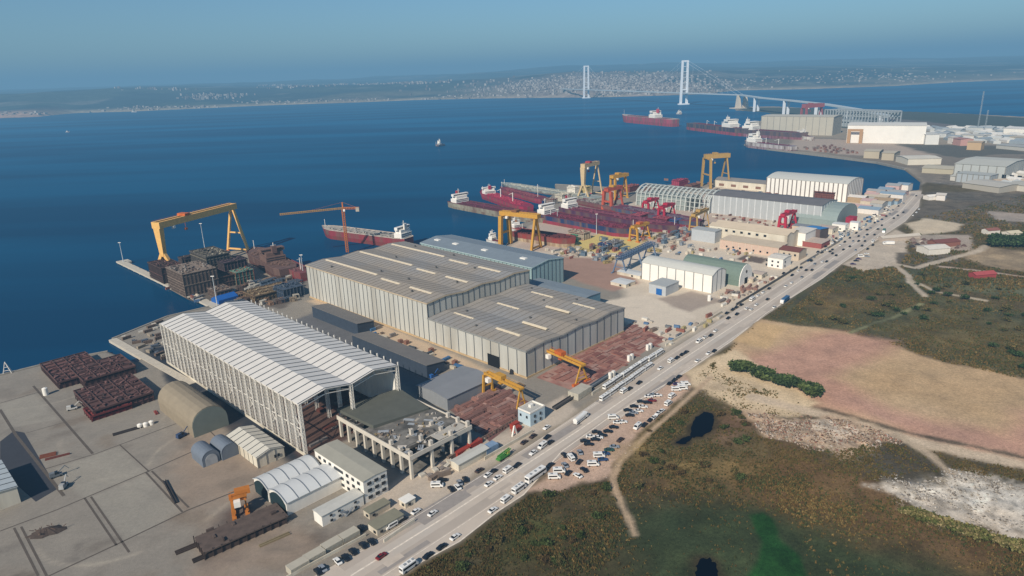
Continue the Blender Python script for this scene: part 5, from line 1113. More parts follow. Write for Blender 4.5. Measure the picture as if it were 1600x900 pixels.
for (a, b2) in zip(AP[:-1], AP[1:]):
    n_p = max(1, int((b2 - a).length / 190))
    for k in range(n_p):
        q_ = a.lerp(b2, (k + .8) / n_p); p = MB()
        for sg in (-1, 1): p.box(q_.x - 4, q_.y + sg * 10 - 4, -2, q_.x + 4, q_.y + sg * 10 + 4, q_.z - 2)
        p.build('pier', bt, br_)
p = MB()
for sg in (-1, 1): p.hexa([(-600, sg * 20 - 7, 0), (-560, sg * 20 - 7, 0), (-560, sg * 20 + 7, 0), (-600, sg * 20 + 7, 0), (-580, sg * 20 - 5, 64), (-568, sg * 20 - 5, 64), (-568, sg * 20 + 5, 64), (-580, sg * 20 + 5, 64)])
p.box(-620, -45, -3, -540, 45, 4); p.build('anchorage', mat('anchor concrete', 'c0b6a6', .8), br_)
# lattice mast far right, lamp masts
for px, py, h, lab in ((1527, 205, 110, 'tall thin lattice radio mast on the far plain'), (1538, 208, 62, 'shorter lattice mast beside the tall radio mast')):
    x, y = at(px, py); r_ = thing('radio_mast', lab, 'mast', (x, y, 0)); MB().lattice((0, 0, 0), (0, 0, h), 2.2, 22, .22).build('lattice', mat('mast grey', '9aa3a8', .6), r_); MB().box(-4, -4, -.2, 4, 4, 1).build('base', conc, r_)
for px, py, h, lab in ((193, 410, 24, 'thin lamp mast at the outer end of the jetty'), (322, 400, 40, 'white mast rising from the middle of the brown hulls'), (340, 480, 30, 'pale mast standing between the blue tarpaulin and the white hall roof'), (475, 436, 26, 'lamp mast at the corner of the tallest hall'),
                       (871, 350, 20, 'pale mast on the quay side of the navy tanker'), (932, 366, 26, 'tall mast before the navy tanker'), (985, 420, 12, 'short lamp post by the truss gantry')):
    x, y = at(px, py); r_ = thing('lamp_mast', lab, 'lamp mast', (x, y, 0)); MB().cyl((0, 0, 0), (0, 0, h), .5, 8, r2=.25).build('pole', mat('mast pale', 'b4bcc0', .6), r_); MB().box(-1.6, -.5, h, 1.6, .5, h + .6).build('lamp_head', white, r_)
# jetty
jt = thing('jetty', 'narrow concrete jetty running out past the brown hulls', 'jetty', (0, 0, 0))
a_, b_ = Vector(at(345, 483)), Vector(at(187, 408)); d_ = (b_ - a_).normalized(); n_ = Vector((-d_.y, d_.x))
mb = MB(); P = lambda u, v: tuple(a_ + d_ * u + n_ * v)
LJ = (b_ - a_).length
mb.prism([P(0, -4), P(LJ, -4), P(LJ, 4), P(0, 4)], -1.2, .6)
mb.prism([P(LJ - 14, -9), P(LJ, -9), P(LJ, -4.01), P(LJ - 14, -4.01)], -1.2, .6)
mb.build('deck', mat('jetty concrete', 'b5aea0', .9, .15, .3), jt)
for k in range(16):
    for v in (-3, 3):
        q_ = P(6 + k * (LJ - 10) / 15, v); MB().cyl((*q_, -5), (*q_, -1.2), .7, 8).build('pile', conc, jt)
mb = MB()
for k in range(12): q_ = P(8 + k * (LJ - 20) / 11, -3.2); mb.cyl((*q_, .6), (*q_, 1.2), .3, 6)
mb.build('bollard_row', mat('bollard', '3a3a3a'), jt)
jt2 = thing('jetty', 'short quay spur running toward the white steel hall beside the dark slip', 'jetty', (0, 0, 0))
a2, b2 = Vector(at(300, 600)), Vector(at(176, 530)); d2 = (b2 - a2).normalized(); n2_ = Vector((-d2.y, d2.x)); P2 = lambda u, v: tuple(a2 + d2 * u + n2_ * v)
MB().prism([P2(0, -3), P2((b2 - a2).length, -3), P2((b2 - a2).length, 3), P2(0, 3)], -2, .35).build('deck', mat('jetty concrete', 'b5aea0'), jt2)
qm = MB()
for (p, q_) in zip(LANDPX[0:3], LANDPX[1:4]): pass
# quay edge beams along the waterfront
def quay(lab, pts, w_=2.2, top=.5):
    q = thing('quay_wall', lab, 'quay wall', (0, 0, 0)); g = MB()
    for a, b_ in zip(pts[:-1], pts[1:]):
        a, b_ = Vector(at(*a)), Vector(at(*b_)); g.beam((a.x, a.y, top - 2.2), (b_.x, b_.y, top - 2.2), w_, 4.4)
    g.build('wall', mat('quay concrete', '8f8779', .9, .2, .2), q)
quay('concrete quay edge along the bottom left slab yard', [(-500, 720), (-100, 606), (0, 586), (93, 563), (168, 549)])
quay('concrete quay edge behind the white steel hall', [(176, 529), (262, 494), (335, 477)])
quay('concrete quay edge running behind the joined grey halls', [(478, 432), (600, 402), (700, 394), (788, 388)])
quay('long concrete quay of the far yard', [(1164, 226), (1200, 233), (1300, 245), (1370, 254), (1415, 264)], 6, 1.5)
quay('water side edge of the slipway yard', [(868, 288), (1000, 296), (1050, 289), (1120, 287), (1200, 295), (1345, 306), (1405, 300)], 4, .8)
# ------------------------------------------------------------------ vehicles
tyre = mat('tyre', '1c1c1c', .9); carglass = mat('car glass', '181d22', .12, .05, spec=.6)
PAINTV = {'white': mat('car white', 'd9d9d6', .35, .03, spec=.5), 'dark': mat('car dark', '1d2026', .3, .1, spec=.5), 'red': mat('car red', '7c1f22', .35, .05, spec=.5), 'silver': mat('car silver', '8e9296', .35, .05, spec=.5),
          'blue': mat('car blue', '2f4a6e', .35, .05, spec=.5), 'brown': mat('car brown', '4a3a34', .4, .1, spec=.5), 'purple': mat('car purple', '4d3a5c', .4, .1), 'green': mat('car green', '35554a', .4, .1)}
wm_ = MB().cyl((0, -.12, 0), (0, .12, 0), .34, 10).data('wheel', tyre)
wmb = MB().cyl((0, -.16, 0), (0, .16, 0), .5, 10).data('wheel', tyre)
def carbody(L_=4.6, W=1.85):
    b_ = MB(); h = L_ / 2; w_ = W / 2
    prof = [(-h, .35), (-h, .78), (-h + .15, .92), (-.55 * h, .98), (.38 * h, .95), (h - .25, .78), (h, .62), (h, .35)]
    secs = []
    for y, k in ((-w_, .94), (-w_ * .86, 1), (w_ * .86, 1), (w_, .94)): secs.append([(x * k, y, .3 + (z - .3) * (k if k == 1 else .93)) for x, z in prof])
    b_.loft(secs); b_.box(-.42 * h, -w_ * .68, 1.42, .1 * h, w_ * .68, 1.47); return b_
def carglass_mb(L_=4.6, W=1.85):
    b_ = MB(); h = L_ / 2; w_ = W / 2
    b_.hexa([(-.72 * h, -w_ * .88, .93), (.38 * h, -w_ * .88, .93), (.38 * h, w_ * .88, .93), (-.72 * h, w_ * .88, .93), (-.48 * h, -w_ * .7, 1.42), (.13 * h, -w_ * .7, 1.42), (.13 * h, w_ * .7, 1.42), (-.48 * h, w_ * .7, 1.42)]); return b_
cg = carglass_mb().data('windows', carglass)
def protos():
    P = {}
    for c_, m in PAINTV.items():
        P['car', c_] = ([('body', carbody().data('body', m)), ('windows', cg)], wm_, [(s * 1.4, t * .85, .34) for s in (-1, 1) for t in (-1, 1)])
    def boxy(L_, W, H, m, gm_=carglass, front=.7):
        b_ = MB(); h = L_ / 2; w_ = W / 2
        pr_ = [(-h, .45), (-h, H - .15), (-h + .15, H), (h - front, H), (h - front * .45, H * .62), (h, H * .48), (h, .45)]
        b_.loft([[(x * k, y, z if z < 1 else z - (1 - k) * 2) for x, z in pr_] for y, k in ((-w_, .98), (-w_ * .9, 1), (w_ * .9, 1), (w_, .98))])
        g = MB(); z0, z1 = H * .55, H * .83
        for y in (-w_ - .03, w_ - .02): g.box(-h + .4, y, z0, h - front - .1, y + .05, z1)
        g.hexa([(h - front * .47, -w_ * .86, H * .63), (h - front * .4, -w_ * .86, H * .63), (h - front * .4, w_ * .86, H * .63), (h - front * .47, w_ * .86, H * .63), (h - front * 1.0, -w_ * .84, H * .96), (h - front * .93, -w_ * .84, H * .96), (h - front * .93, w_ * .84, H * .96), (h - front * 1.0, w_ * .84, H * .96)])
        g.box(-h - .04, -w_ * .8, z0, -h, w_ * .8, z1)
        t = MB()
        for k in range(3 if L_ > 6 else 1): t.box(-h * .6 + k * h * .5, -w_ * .4, H + .01, -h * .6 + k * h * .5 + 1.0, w_ * .4, H + .22)
        return [('body', b_.data('body', m)), ('windows', g.data('windows', gm_)), ('roof_unit', t.data('roof_unit', mat('roof unit', '8e9090', .6)))]
    for c_ in ('white', 'silver', 'brown', 'dark'):
        P['van', c_] = (boxy(5.4, 2.0, 2.3, PAINTV[c_], front=1.3), wm_, [(s * 1.7, t * .9, .34) for s in (-1, 1) for t in (-1, 1)])
        P['minibus', c_] = (boxy(7.4, 2.2, 2.8, PAINTV[c_], front=1.2), wmb, [(s * 2.3, t * 1.0, .5) for s in (-1, 1) for t in (-1, 1)])
    P['bus', 'white'] = (boxy(12, 2.55, 3.3, PAINTV['white'], front=.4), wmb, [(s * 3.8, t * 1.15, .5) for s in (-1, 1) for t in (-1, 1)])
    P['bus', 'silver'] = (boxy(12, 2.55, 3.3, PAINTV['silver'], front=.4), wmb, [(s * 3.8, t * 1.15, .5) for s in (-1, 1) for t in (-1, 1)])
    def truck(L_, cm, bm, tank=False):
        cab = MB(); cab.extr([(L_ / 2 - 2.2, .6), (L_ / 2 - 2.2, 3), (L_ / 2 - .5, 3), (L_ / 2, 1.9), (L_ / 2, .6)], 'y', -1.2, 1.2)
        gl = MB(); gl.box(L_ / 2 - 1.7, -1.25, 1.9, L_ / 2 - .7, 1.25, 2.6)
        bd = MB(); bd.box(-L_ / 2, -1.1, .7, L_ / 2 - 2.3, 1.1, 1.1)
        if tank: bd.cyl((-L_ / 2, 0, 2.3), (L_ / 2 - 2.6, 0, 2.3), 1.25, 14)
        else: bd.box(-L_ / 2, -1.28, 1.11, L_ / 2 - 2.5, 1.28, 3.5)
        return [('cab', cab.data('cab', cm)), ('cargo_box', bd.data('cargo_box', bm)), ('windows', gl.data('windows', carglass))]
    P['truck', 'blue'] = (truck(13, PAINTV['white'], mat('truck blue', '3d6384', .6, .1)), wmb, [(x, t * 1.05, .5) for x in (-5, -3.6, 4.8) for t in (-1, 1)])
    P['truck', 'white'] = (truck(10, PAINTV['white'], PAINTV['white']), wmb, [(x, t * 1.05, .5) for x in (-3.6, 3.4) for t in (-1, 1)])
    P['truck', 'green'] = (truck(11, PAINTV['white'], mat('truck green', '4e7468', .6, .1)), wmb, [(x, t * 1.05, .5) for x in (-3.6, 3.4) for t in (-1, 1)])
    P['tanker truck', 'white'] = (truck(11, PAINTV['white'], PAINTV['white'], True), wmb, [(x, t * 1.05, .5) for x in (-3.6, 3.4) for t in (-1, 1)])
    return P
VP = protos()
ORD = 'first second third fourth fifth sixth seventh eighth ninth tenth eleventh twelfth thirteenth fourteenth fifteenth sixteenth seventeenth eighteenth nineteenth twentieth'.split() + ['%d%s' % (k, 'st' if k % 10 == 1 else 'nd' if k % 10 == 2 else 'rd' if k % 10 == 3 else 'th') for k in range(21, 80)]
CMAP = dict(w='white', d='dark', r='red', s='silver', b='blue', n='brown', p='purple', g='green')
KMAP = dict(c='car', v='van', m='minibus', B='bus', t='truck', T='tanker truck')
def vehicle(kind, col, x, y, yaw, label, group, sc=1.0, wheels=True):
    r = thing({'car': 'parked_car', 'tanker truck': 'tanker_truck'}.get(kind, kind) if 'parked' in group or kind != 'car' else 'car', label, kind, (x, y, .07), yaw, group); r.scale = (sc,) * 3
    parts, wm2, ws2 = VP[kind, col]
    for n, me in parts: o = D.objects.new(n, me); COL.objects.link(o); o.parent = r
    if wheels:
        for p in ws2: o = D.objects.new('wheel', wm2); COL.objects.link(o); o.parent = r; o.location = p
    return r
ALLV = []
def fleet(where, spec, yaw=RA, group='vehicles', jit=4, sc=1.2, flip=.5):
    cnt = {}; tot = {}
    items = []
    for tok in spec.split():
        kc, px, py = tok.split(',')[:3]; items.append((KMAP[kc[0]], CMAP[kc[1]], float(px), float(py), tok.split(',')[3:]))
    items.sort(key=lambda i: -i[3] + .001 * i[2])
    for k, c_, *_ in items: tot[k, c_] = tot.get((k, c_), 0) + 1
    for k, c_, px, py, ex in items:
        cnt[k, c_] = cnt.get((k, c_), 0) + 1
        lab = ('%s %s %s' % (c_, k, where)) if tot[k, c_] == 1 else '%s %s %s %s, from the near end' % (ORD[cnt[k, c_] - 1], c_, k, where)
        x, y = at(px, py, .6); a = R_(yaw + random.uniform(-jit, jit) + (180 if random.random() < flip else 0))
        if ex: a = R_(yaw + float(ex[0]))
        for ox, oy in ALLV:
            d = math.hypot(x - ox, y - oy)
            if d < 2.3: x += 2.4; y += .6
        ALLV.append((x, y))
        vehicle(k, c_, x, y, a, lab, group, sc, wheels=math.hypot(x, y) < 620)
fleet('parked on the right verge of the lower road', 'mw,639,887 cd,669,868 cd,690.4,854.4 cw,711,839 cw,770,797 vw,791,781 mw,811,765 Bw,837,745 cd,860,726.7', group='vehicles parked on the right verge', flip=0, jit=2)
fleet('by the gate side kerb of the lower road', 'cw,650,799 cw,676,802 vw,611,822 cd,628,812 cr,596,869 cd,705,764,70 cw,715,761,70 cs,718,754,60 cd,727,749,60 vw,683,759,-50 cd,691,750,-45', group='vehicles by the gates', flip=.3)
fleet('on the apron under the low roadside shed', 'cn,749,735 cw,763,742 cd,770,737 cw,764,756 cw,778,746 vw,794,735 cd,808,727', group='vehicles on the apron')
fleet('parked by the row of gate cabins', 'cd,497,893,80 cs,504,888,80 cw,527.5,877,80 cd,531,873,80 cd,551.5,862,80 cd,567.5,852,80 cd,572,848,80 cd,541,838,80 cw,553,833,80 cd,565,825,80', group='cars parked by the gate cabins')
fleet('below the pale blue site office', 'cw,833,707.5 vw,847.5,697.5 cd,860,691 cd,855,683 cw,854,668 cn,832.5,681.7 cn,819,691 Tw,907.5,656', group='vehicles below the site office')
fleet('in the nearest corner of the dirt car park', 'vw,891.7,716,60 cd,905,721.7,10 cd,912.5,734,70 cw,902.5,743,80 cd,888,739,10 vw,866,746,-50 vw,873.5,736.5,-50 cs,882.5,726.7,60 cs,906,706.7,50 cd,895,711,60 cd,881.7,711,60 vw,926.7,726,-50 vw,936,712.5,-50 cb,941.7,718,-50 cb,945,709,-50 cg,951.7,703,-50 cs,960,698,-50 cn,969,687.5', group='vehicles parked on the dirt car park')
fleet('in the double row of the dirt car park', 'cd,920,694,-55 cd,914,689,-55 cd,930,686.7,-55 cw,923,682,-55 cw,935,683.5,-55 cd,932,675,-55 cd,941,680,-55 cd,950,674,-55 cd,959,667.5,-55 vw,958,653,-50 cw,965,660,-55 cw,973,659,-55 cd,984,649,-55 cd,981,641,-55 cd,991,635,-55 cs,990,645,-55 cw,998,642,-55 cw,1005,635.6,-55 cd,1002,627.5,-55 cd,1012,629,-55 cr,1019,625.8,-55 cw,1013.8,619.5,-55 cs,1021,617,-55 cw,1028,617.8,-55', group='vehicles parked in the double row', jit=2)
fleet('along the outer edge of the dirt car park', 'vw,996,667.5 cd,1006.7,664 cd,1016.4,656 cw,1022,652 cw,1028,646 cw,1034,642 vw,1044,631 vw,1050,619.5 vw,1056.4,609,-50 vw,1061,608,-50 vw,1066,604,-50 vw,1071,601,-50 cp,1058,600,-50 cd,1046.7,599 cd,1053.8,593.8 cd,1061,588.4', group='vehicles parked along the outer edge', jit=3)
fleet('in the inner line of parked buses', 'Bw,951,603 Bw,964,594 Bw,979,584.5 Bw,992,575.5 Bw,1005.5,566.7 Bw,1018.5,559.8 Bw,1029,553.5', group='buses parked nearest the plate yard', flip=0, jit=.5, sc=.98)
fleet('in the outer line of parked buses', 'Bw,946,621 Bw,958,613 Bw,970,604 Bw,981.5,596.5 Bw,993,588 Bw,1003.5,580.5 Bw,1012,575', group='buses parked in the outer line', flip=0, jit=.5, sc=.95)
fleet('on the carriageway beside the parked buses', 'vw,974.7,611.6 cd,983.6,607.5 cd,998.7,598 cw,1031.6,575.5 vw,1048.4,564.4 cd,1058,559 cd,1066,553.8 cd,1072.4,550 vw,1092,534 cw,1101.8,527 cd,1110.7,524 cw,1118,517 cw,1090,563.6 cw,1107,552 cd,1116,548.4', group='vehicles beside the parked buses', jit=1)
fleet('on the road below the white block hall', 'cd,1138,497 cd,1151.5,490.7 cd,1136,489 cd,1145,483.5 cd,1150.7,480 cd,1158.7,476 cw,1166.7,482 cw,1173.8,483.5 cw,1181.8,476.4 mw,1175.5,468.4 cw,1184.4,462 cw,1192.4,457 cd,1202,450.7 cd,1199.5,467.5 tb,1226,471,180 cw,1210,480 cw,1228,447 cw,1237,441.8', group='vehicles below the white block hall', jit=2)
fleet('on the road beside the white villa', 'cd,1237.8,430 cs,1253,433 cd,1260,422 cd,1269,421.7 cw,1247.5,423 cd,1252,418 cd,1236,423 cd,1224.4,427 cw,1285,409 cd,1291.7,408.7 cs,1273,412.5 cd,1268,407.5 cd,1300.8,396 cd,1306.7,399 cd,1300.8,390 cd,1318,390 cw,1313,383 cd,1297,393 cw,1285,392', group='vehicles beside the white villa', jit=3)
fleet('in the crowd of cars at the far junction', 'cd,1328,371.7 cd,1341.7,369 cs,1350,371 cd,1355,366.7 cd,1341.7,376.7 cd,1351.7,376.7 cd,1338,364 cd,1355,359 cs,1360,356.7 cd,1366.7,348 cd,1366.7,366.7 cw,1373,371 vw,1364,378 cd,1364,383 cd,1355.8,389 cw,1354,396.7,-60 cs,1355,400.8,-60 vw,1345,400.8,-60 cp,1341.7,404.5,-60 cd,1338,407.5,-60 cp,1333,412.5,-60 tw,1388,381.7,120 tg,1381,363 cs,1345,359 cw,1350,354 cd,1372,358 cs,1333,377 cd,1347,384 cs,1325,364 cd,1378,352 cd,1320,378 cs,1337,391 cd,1328,385', group='vehicles at the far junction', jit=8)
fleet('on the far stretch of road before the bend', 'cd,1396.7,341 cd,1403,336.7 cd,1411.7,331.7 cw,1426.7,336.7 cw,1436,326.7 cd,1431.7,306 cw,1432,332 cd,1385,338 cs,1390,334 cb,1378,343 cs,1395,328 cw,1383,332 cd,1404,322 cs,1412,318 cb,1372,346', group='vehicles before the far bend', jit=5)
_rv = random.Random(5); sp_txt = []
for k in range(48):
    t = _rv.random(); px = 1262 + t * 150; py = 408 - t * 92 + _rv.uniform(-7, 3) - 6 * math.sin(t * 3.14); sp_txt.append('%s%s,%.1f,%.1f' % (_rv.choice('cccccv'), _rv.choice('ddwws' if k % 6 else 'bn'), px, py))
fleet('on the crowded far kerb', ' '.join(v if v[:2] in ('cd', 'cw', 'cs', 'cb', 'cn', 'vw', 'vs', 'vd') else 'cd' + v[2:] for v in sp_txt), group='vehicles on the crowded far kerb', jit=10)
# green machine, trailer, cab-less containers
x, y = at(787, 716); gm2 = thing('green_machine', 'green road machine with boom parked beside the cream boundary wall', 'road machine', (x, y, 0), R_(RA))
gmm = mat('machine green', '4c8a3e', .6, .15)
mb = MB(); mb.box(-5, -1.3, .9, 4, 1.3, 1.8); mb.box(-4, -1.1, 1.8, 0, 1.1, 2.9); mb.beam((-4.5, .6, 3), (5.5, .6, 3.6), .5); mb.beam((-4.5, -.6, 3), (5.5, -.6, 3.6), .5); mb.build('body', gmm, gm2)
MB().box(2.2, -1.1, 1.8, 4.2, 1.1, 3.3).build('cab', mat('cab yellow green', 'a3a64c', .5), gm2)
for x_ in (-3.5, -1.8, 2.8):
    for t in (-1.25, 1.25): o = D.objects.new('wheel', wmb); COL.objects.link(o); o.parent = gm2; o.location = (x_, t, .5)
for px, py, L_, m_, lab in ((939, 597, 24, mat('steel grey', '6f7478'), 'long grey trailer beside the first parked bus'), (880, 632, 20, mat('dark trailer', '55504c'), 'long empty flat trailer in front of the grey block')):
    x, y = at(px, py); r = thing('trailer', lab, 'trailer', (x, y, 0), R_(RA)); b_ = MB(); b_.box(-L_ / 2, -1.3, 1.1, L_ / 2, 1.3, 1.4); b_.box(-L_ / 2, -1.3, 1.4, L_ / 2, -1.1, 2.4); b_.box(-L_ / 2, 1.1, 1.4, L_ / 2, 1.3, 2.4); b_.build('bed', m_, r)
    for x_ in (-L_ * .35, -L_ * .25, L_ * .35):
        for t in (-1.05, 1.05): o = D.objects.new('wheel', wmb); COL.objects.link(o); o.parent = r; o.location = (x_, t, .5)
container('grey_block', 'pale grey block module beside the road left of the parked buses', (906, 617), 15, 8, 4.5, mat('pale module', 'aaa699', .7), RA)
# ------------------------------------------------------------------ yard stock: stacks, pipes, plates, containers
def scatter(name, lab, cat, group, poly, n, maker, yaw=UA, jit=4, z=.02, seed=0, minsep=0):
    rr = random.Random(seed); pts = [at(*p) for p in poly]; xs = [p[0] for p in pts]; ys = [p[1] for p in pts]; out = []; tries = 0
    while len(out) < n and tries < n * 60:
        tries += 1; x, y = rr.uniform(min(xs), max(xs)), rr.uniform(min(ys), max(ys))
        if float(sdf(np.array([x]), np.array([y]), pts)[0]) > 0: continue
        if minsep and any(math.hypot(x - a, y - b_) < minsep for a, b_ in out): continue
        out.append((x, y)); mk_ = maker(rr)
        o = D.objects.new(name, mk_); COL.objects.link(o); o.location = (x, y, z); o.rotation_euler = (0, 0, R_(yaw + rr.choice([0, 0, 0, 90]) + rr.uniform(-jit, jit)))
        tag(o, lab, cat, group)
def variants(fn, n): return [fn(i) for i in range(n)]
def plates(cols, L0=(6, 13), W0=(2, 3.5), H0=(.4, 1.6)):
    ms = [mat('plate ' + c_, c_, .9, .25, .5) for c_ in cols]
    def f(i):
        rr = random.Random(i * 7 + 1); b_ = MB(); L_, W, H = rr.uniform(*L0), rr.uniform(*W0), rr.uniform(*H0); n = 4; z = 0
        for k in range(n): a = rr.uniform(-.3, .3); b_.box(-L_ / 2 + a, -W / 2 + a * .5, z, L_ / 2 + a, W / 2 + a * .5, z + H / n * .8, 0); b_.box(-L_ / 2 + 1, -W / 2, z + H / n * .8, L_ / 2 - 1, W / 2, z + H / n - .001, 1); z += H / n
        return b_.data('steel_plate_stack', [ms[i % len(ms)], ms[(i + 1) % len(ms)]])
    return variants(f, 8)
def pipes(cols):
    ms = [mat('pipe ' + c_, c_, .8, .2, .5) for c_ in cols]
    def f(i):
        rr = random.Random(i); b_ = MB(); L_ = rr.uniform(8, 14); r0 = rr.uniform(.2, .45)
        for lv in range(3):
            for k in range(5 - lv): b_.cyl((-L_ / 2 + rr.uniform(-.3, .3), (k - (4 - lv) / 2) * r0 * 2.05, r0 + lv * r0 * 1.75), (L_ / 2, (k - (4 - lv) / 2) * r0 * 2.05, r0 + lv * r0 * 1.75), r0, 7)
        return b_.data('pipe_bundle', ms[i % len(ms)])
    return variants(f, 6)
def crates(cols, s_=(2, 7)):
    ms = [mat('stock ' + c_, c_, .75, .15, .4) for c_ in cols]
    def f(i):
        rr = random.Random(i + 50); b_ = MB(); L_, W, H = rr.uniform(*s_), rr.uniform(1.5, 3), rr.uniform(1, 3); b_.box(-L_ / 2, -W / 2, .15, L_ / 2, W / 2, H)
        b_.box(-L_ / 2 - .1, -W / 2 - .1, 0, -L_ / 2 + .2, W / 2 + .1, H + .12); b_.box(L_ / 2 - .2, -W / 2 - .1, 0, L_ / 2 + .1, W / 2 + .1, H + .12); b_.box(-L_ / 4, -W / 2 - .08, 0, -L_ / 4 + .3, W / 2 + .08, H + .08)
        return b_.data('crate', ms[i % len(ms)])
    return variants(f, len(cols) * 2)
def frames(cols):
    ms = [mat('stock ' + c_, c_, .75, .15, .4) for c_ in cols]
    def f(i):
        rr = random.Random(i + 90); b_ = MB(); L_, W, H = rr.uniform(5, 12), rr.uniform(3, 6), rr.uniform(2, 5)
        for z in (.3, H):
            for y in (-W / 2, 0, W / 2): b_.box(-L_ / 2, y - .2, z - .2, L_ / 2, y + .2, z + .2)
            for x_ in np.linspace(-L_ / 2 + .2, L_ / 2 - .2, 5): b_.box(x_ - .18, -W / 2, z - .15, x_ + .18, W / 2, z + .24)
        for x_ in (-L_ / 2 + .2, L_ / 2 - .2):
            for y in (-W / 2, W / 2): b_.box(x_ - .2, y - .21, 0, x_ + .2, y + .21, H)
        b_.box(-L_ / 2 + .3, -W / 2 + .3, .5, rr.uniform(-.3, 1) * L_ / 3, W / 2 - .3, H * .8)
        return b_.data('steel_frame', ms[i % len(ms)])
    return variants(f, len(cols))
pick = lambda L_: (lambda rr: rr.choice(L_))
RUST = ['8a5c50', '96695a', '7c5046', 'a07e70']; rp = plates(RUST, (7, 15), (2.4, 4.5), (.2, .6)); rpipe = pipes(['8e665a', '9a7a6e', '7a5a50'])
sheet('pavement', [(838, 590), (985, 505), (1045, 530), (1012, 546), (925, 606), (900, 612)], .02, mat('rust ground', '9a6c5e', .95, .2, .15, dirt='a88878', dscale=.1))
sheet('pavement', [(702, 640), (770, 598), (838, 634), (765, 690)], .02, mat('rust ground2', '74504a', .95, .25, .15, dirt='8d7468', dscale=.1))
scatter('steel_plate_stack', 'rusty steel plate stack in the plate yard right of the lower grey hall', 'steel plates', 'plate stacks in the rusty plate yard', [(850, 588), (985, 508), (1035, 530), (1005, 548), (920, 600)], 74, pick(rp), 45.5, 2, seed=1, minsep=5)
scatter('pipe_bundle', 'rusty pipe bundle in the pipe yard under the yellow gantry', 'pipes', 'pipe bundles in the pipe yard', [(712, 645), (768, 606), (822, 636), (765, 680)], 60, pick(rpipe), 45.5, 1, seed=2, minsep=3.2)
for k in range(15):
    a, b_ = Vector(at(750, 692)), Vector(at(815, 655)); q_ = a.lerp(b_, k / 14); r = MB(); r.box(-.6, -.2, 0, .6, .2, 2.6); r.box(-1.2, -.2, 2.6, 1.2, .2, 2.9)
    tag(r.build('rack_post', mat('rack brown', '7c6658', .8), loc=(q_.x, q_.y, .02), rz=R_(UA)), 'brown rack post in the line along the near side of the pipe yard', 'rack post', 'rack posts along the pipe yard')
col1 = crates(['5a7490', 'b8b4aa', '8a5a4c', 'c9c6bd', '6f7070', 'a39468', 'a8a298', '94877a', '7c6a5c', 'bdb5a6'])
col2 = frames(['868c90', '8e5c4e', 'b5b0a4', '6a5a52', 'a39060', '60707c', 'a89c8c'])
scatter('stock_frame', 'steel frame among the stock lying left of the truss gantry', 'scaffold', 'steel frames on the slipway yard', [(880, 392), (960, 372), (985, 398), (950, 412), (890, 402)], 34, pick(col2), 45, 20, seed=3, minsep=7)  # open steel frames laid out as yard stock
scatter('crate', 'mixed colour crate on the strip in front of the slipways', 'crate', 'crates in front of the slipways', [(845, 392), (945, 388), (965, 404), (880, 404)], 30, pick(col1), 45, 25, seed=4, minsep=4)
scatter('stock_frame', 'steel frame between the slipways and the beige factory', 'scaffold', 'steel frames before the beige factory', [(1000, 368), (1080, 350), (1080, 392), (1010, 396)], 40, pick(col2), 45, 10, seed=5, minsep=8)
scatter('crate', 'crate or small container on the yard before the beige factory wing', 'crate', 'crates before the factory wing', [(1040, 392), (1125, 385), (1200, 402), (1190, 412), (1060, 404)], 29, pick(col1), 45, 10, seed=6, minsep=6)
scatter('stock_frame', 'brown scaffold frame lying before the ribbed white hall', 'scaffold', 'scaffold frames by the ribbed white hall', [(1200, 304), (1300, 318), (1290, 324), (1190, 312)], 46, pick(frames(['7a4636', '8f6a50', '5f4238'])), 45, 10, seed=7, minsep=8)
scatter('stock_frame', 'steel frame on the strip behind the long grey hall', 'scaffold', 'steel frames behind the long grey hall', [(1115, 298), (1200, 304), (1190, 316), (1118, 306)], 22, pick(col2), 45, 10, seed=8, minsep=9)
scatter('crate', 'crate in the storage strip between the beige factory and the grey hall', 'crate', 'crates between the factory and the grey hall', [(1105, 340), (1240, 360), (1262, 364), (1262, 354), (1120, 334)], 33, pick(crates(['6a4c44', '8a6a5c', 'b5b0a4', '94584c'])), 45, 10, seed=9, minsep=6)
scatter('crate', 'crate or stock pile in the lane between the two biggest halls', 'crate', 'crates in the lane between the biggest halls', [(490, 484), (515, 482), (700, 560), (760, 585), (735, 590), (640, 560)], 40, pick(crates(['41668a', '6a5a4c', 'b0a898', '86604e', '4a5054', '77706a'])), 45.5, 10, seed=10, minsep=4)
scatter('stock_frame', 'steel frame on the cluttered quay behind the white steel hall', 'scaffold', 'steel frames on the basin quay', [(330, 474), (400, 440), (470, 430), (470, 470), (400, 480)], 60, pick(frames(['8a7a66', 'a8a49a', '5c4a40', '54606c', '8a6c54'])), 45, 20, seed=11, minsep=5)
scatter('crate', 'crate on the slip beneath the tallest gantry', 'crate', 'crates beneath the tallest gantry', [(268, 446), (330, 470), (320, 478), (262, 452)], 15, pick(col1), 45, 20, seed=12, minsep=4)
scatter('crate', 'crate or cabin on the quay left of the white steel hall', 'crate', 'crates on the quay left of the steel hall', [(185, 530), (262, 498), (256, 540), (262, 570), (215, 545)], 26, pick(crates(['9a8c78', 'b8b4aa', '6c5a4c', '5a6068'])), 45, 20, seed=13, minsep=5)
scatter('crate', 'stock crate on the apron beneath the unfinished concrete frame', 'crate', 'crates beneath the concrete frame', [(655, 745), (735, 700), (745, 712), (690, 748)], 17, pick(crates(['a89e90', 'b8b4aa', '7a6a5c', '8a8078'])), 45, 20, seed=14, minsep=3)
scatter('crate', 'crate behind the pale wall right of the plate yard', 'crate', 'crates right of the plate yard', [(985, 505), (1010, 495), (1070, 510), (1120, 490), (1130, 496), (1050, 540)], 26, pick(col1), 49, 10, seed=15, minsep=5)
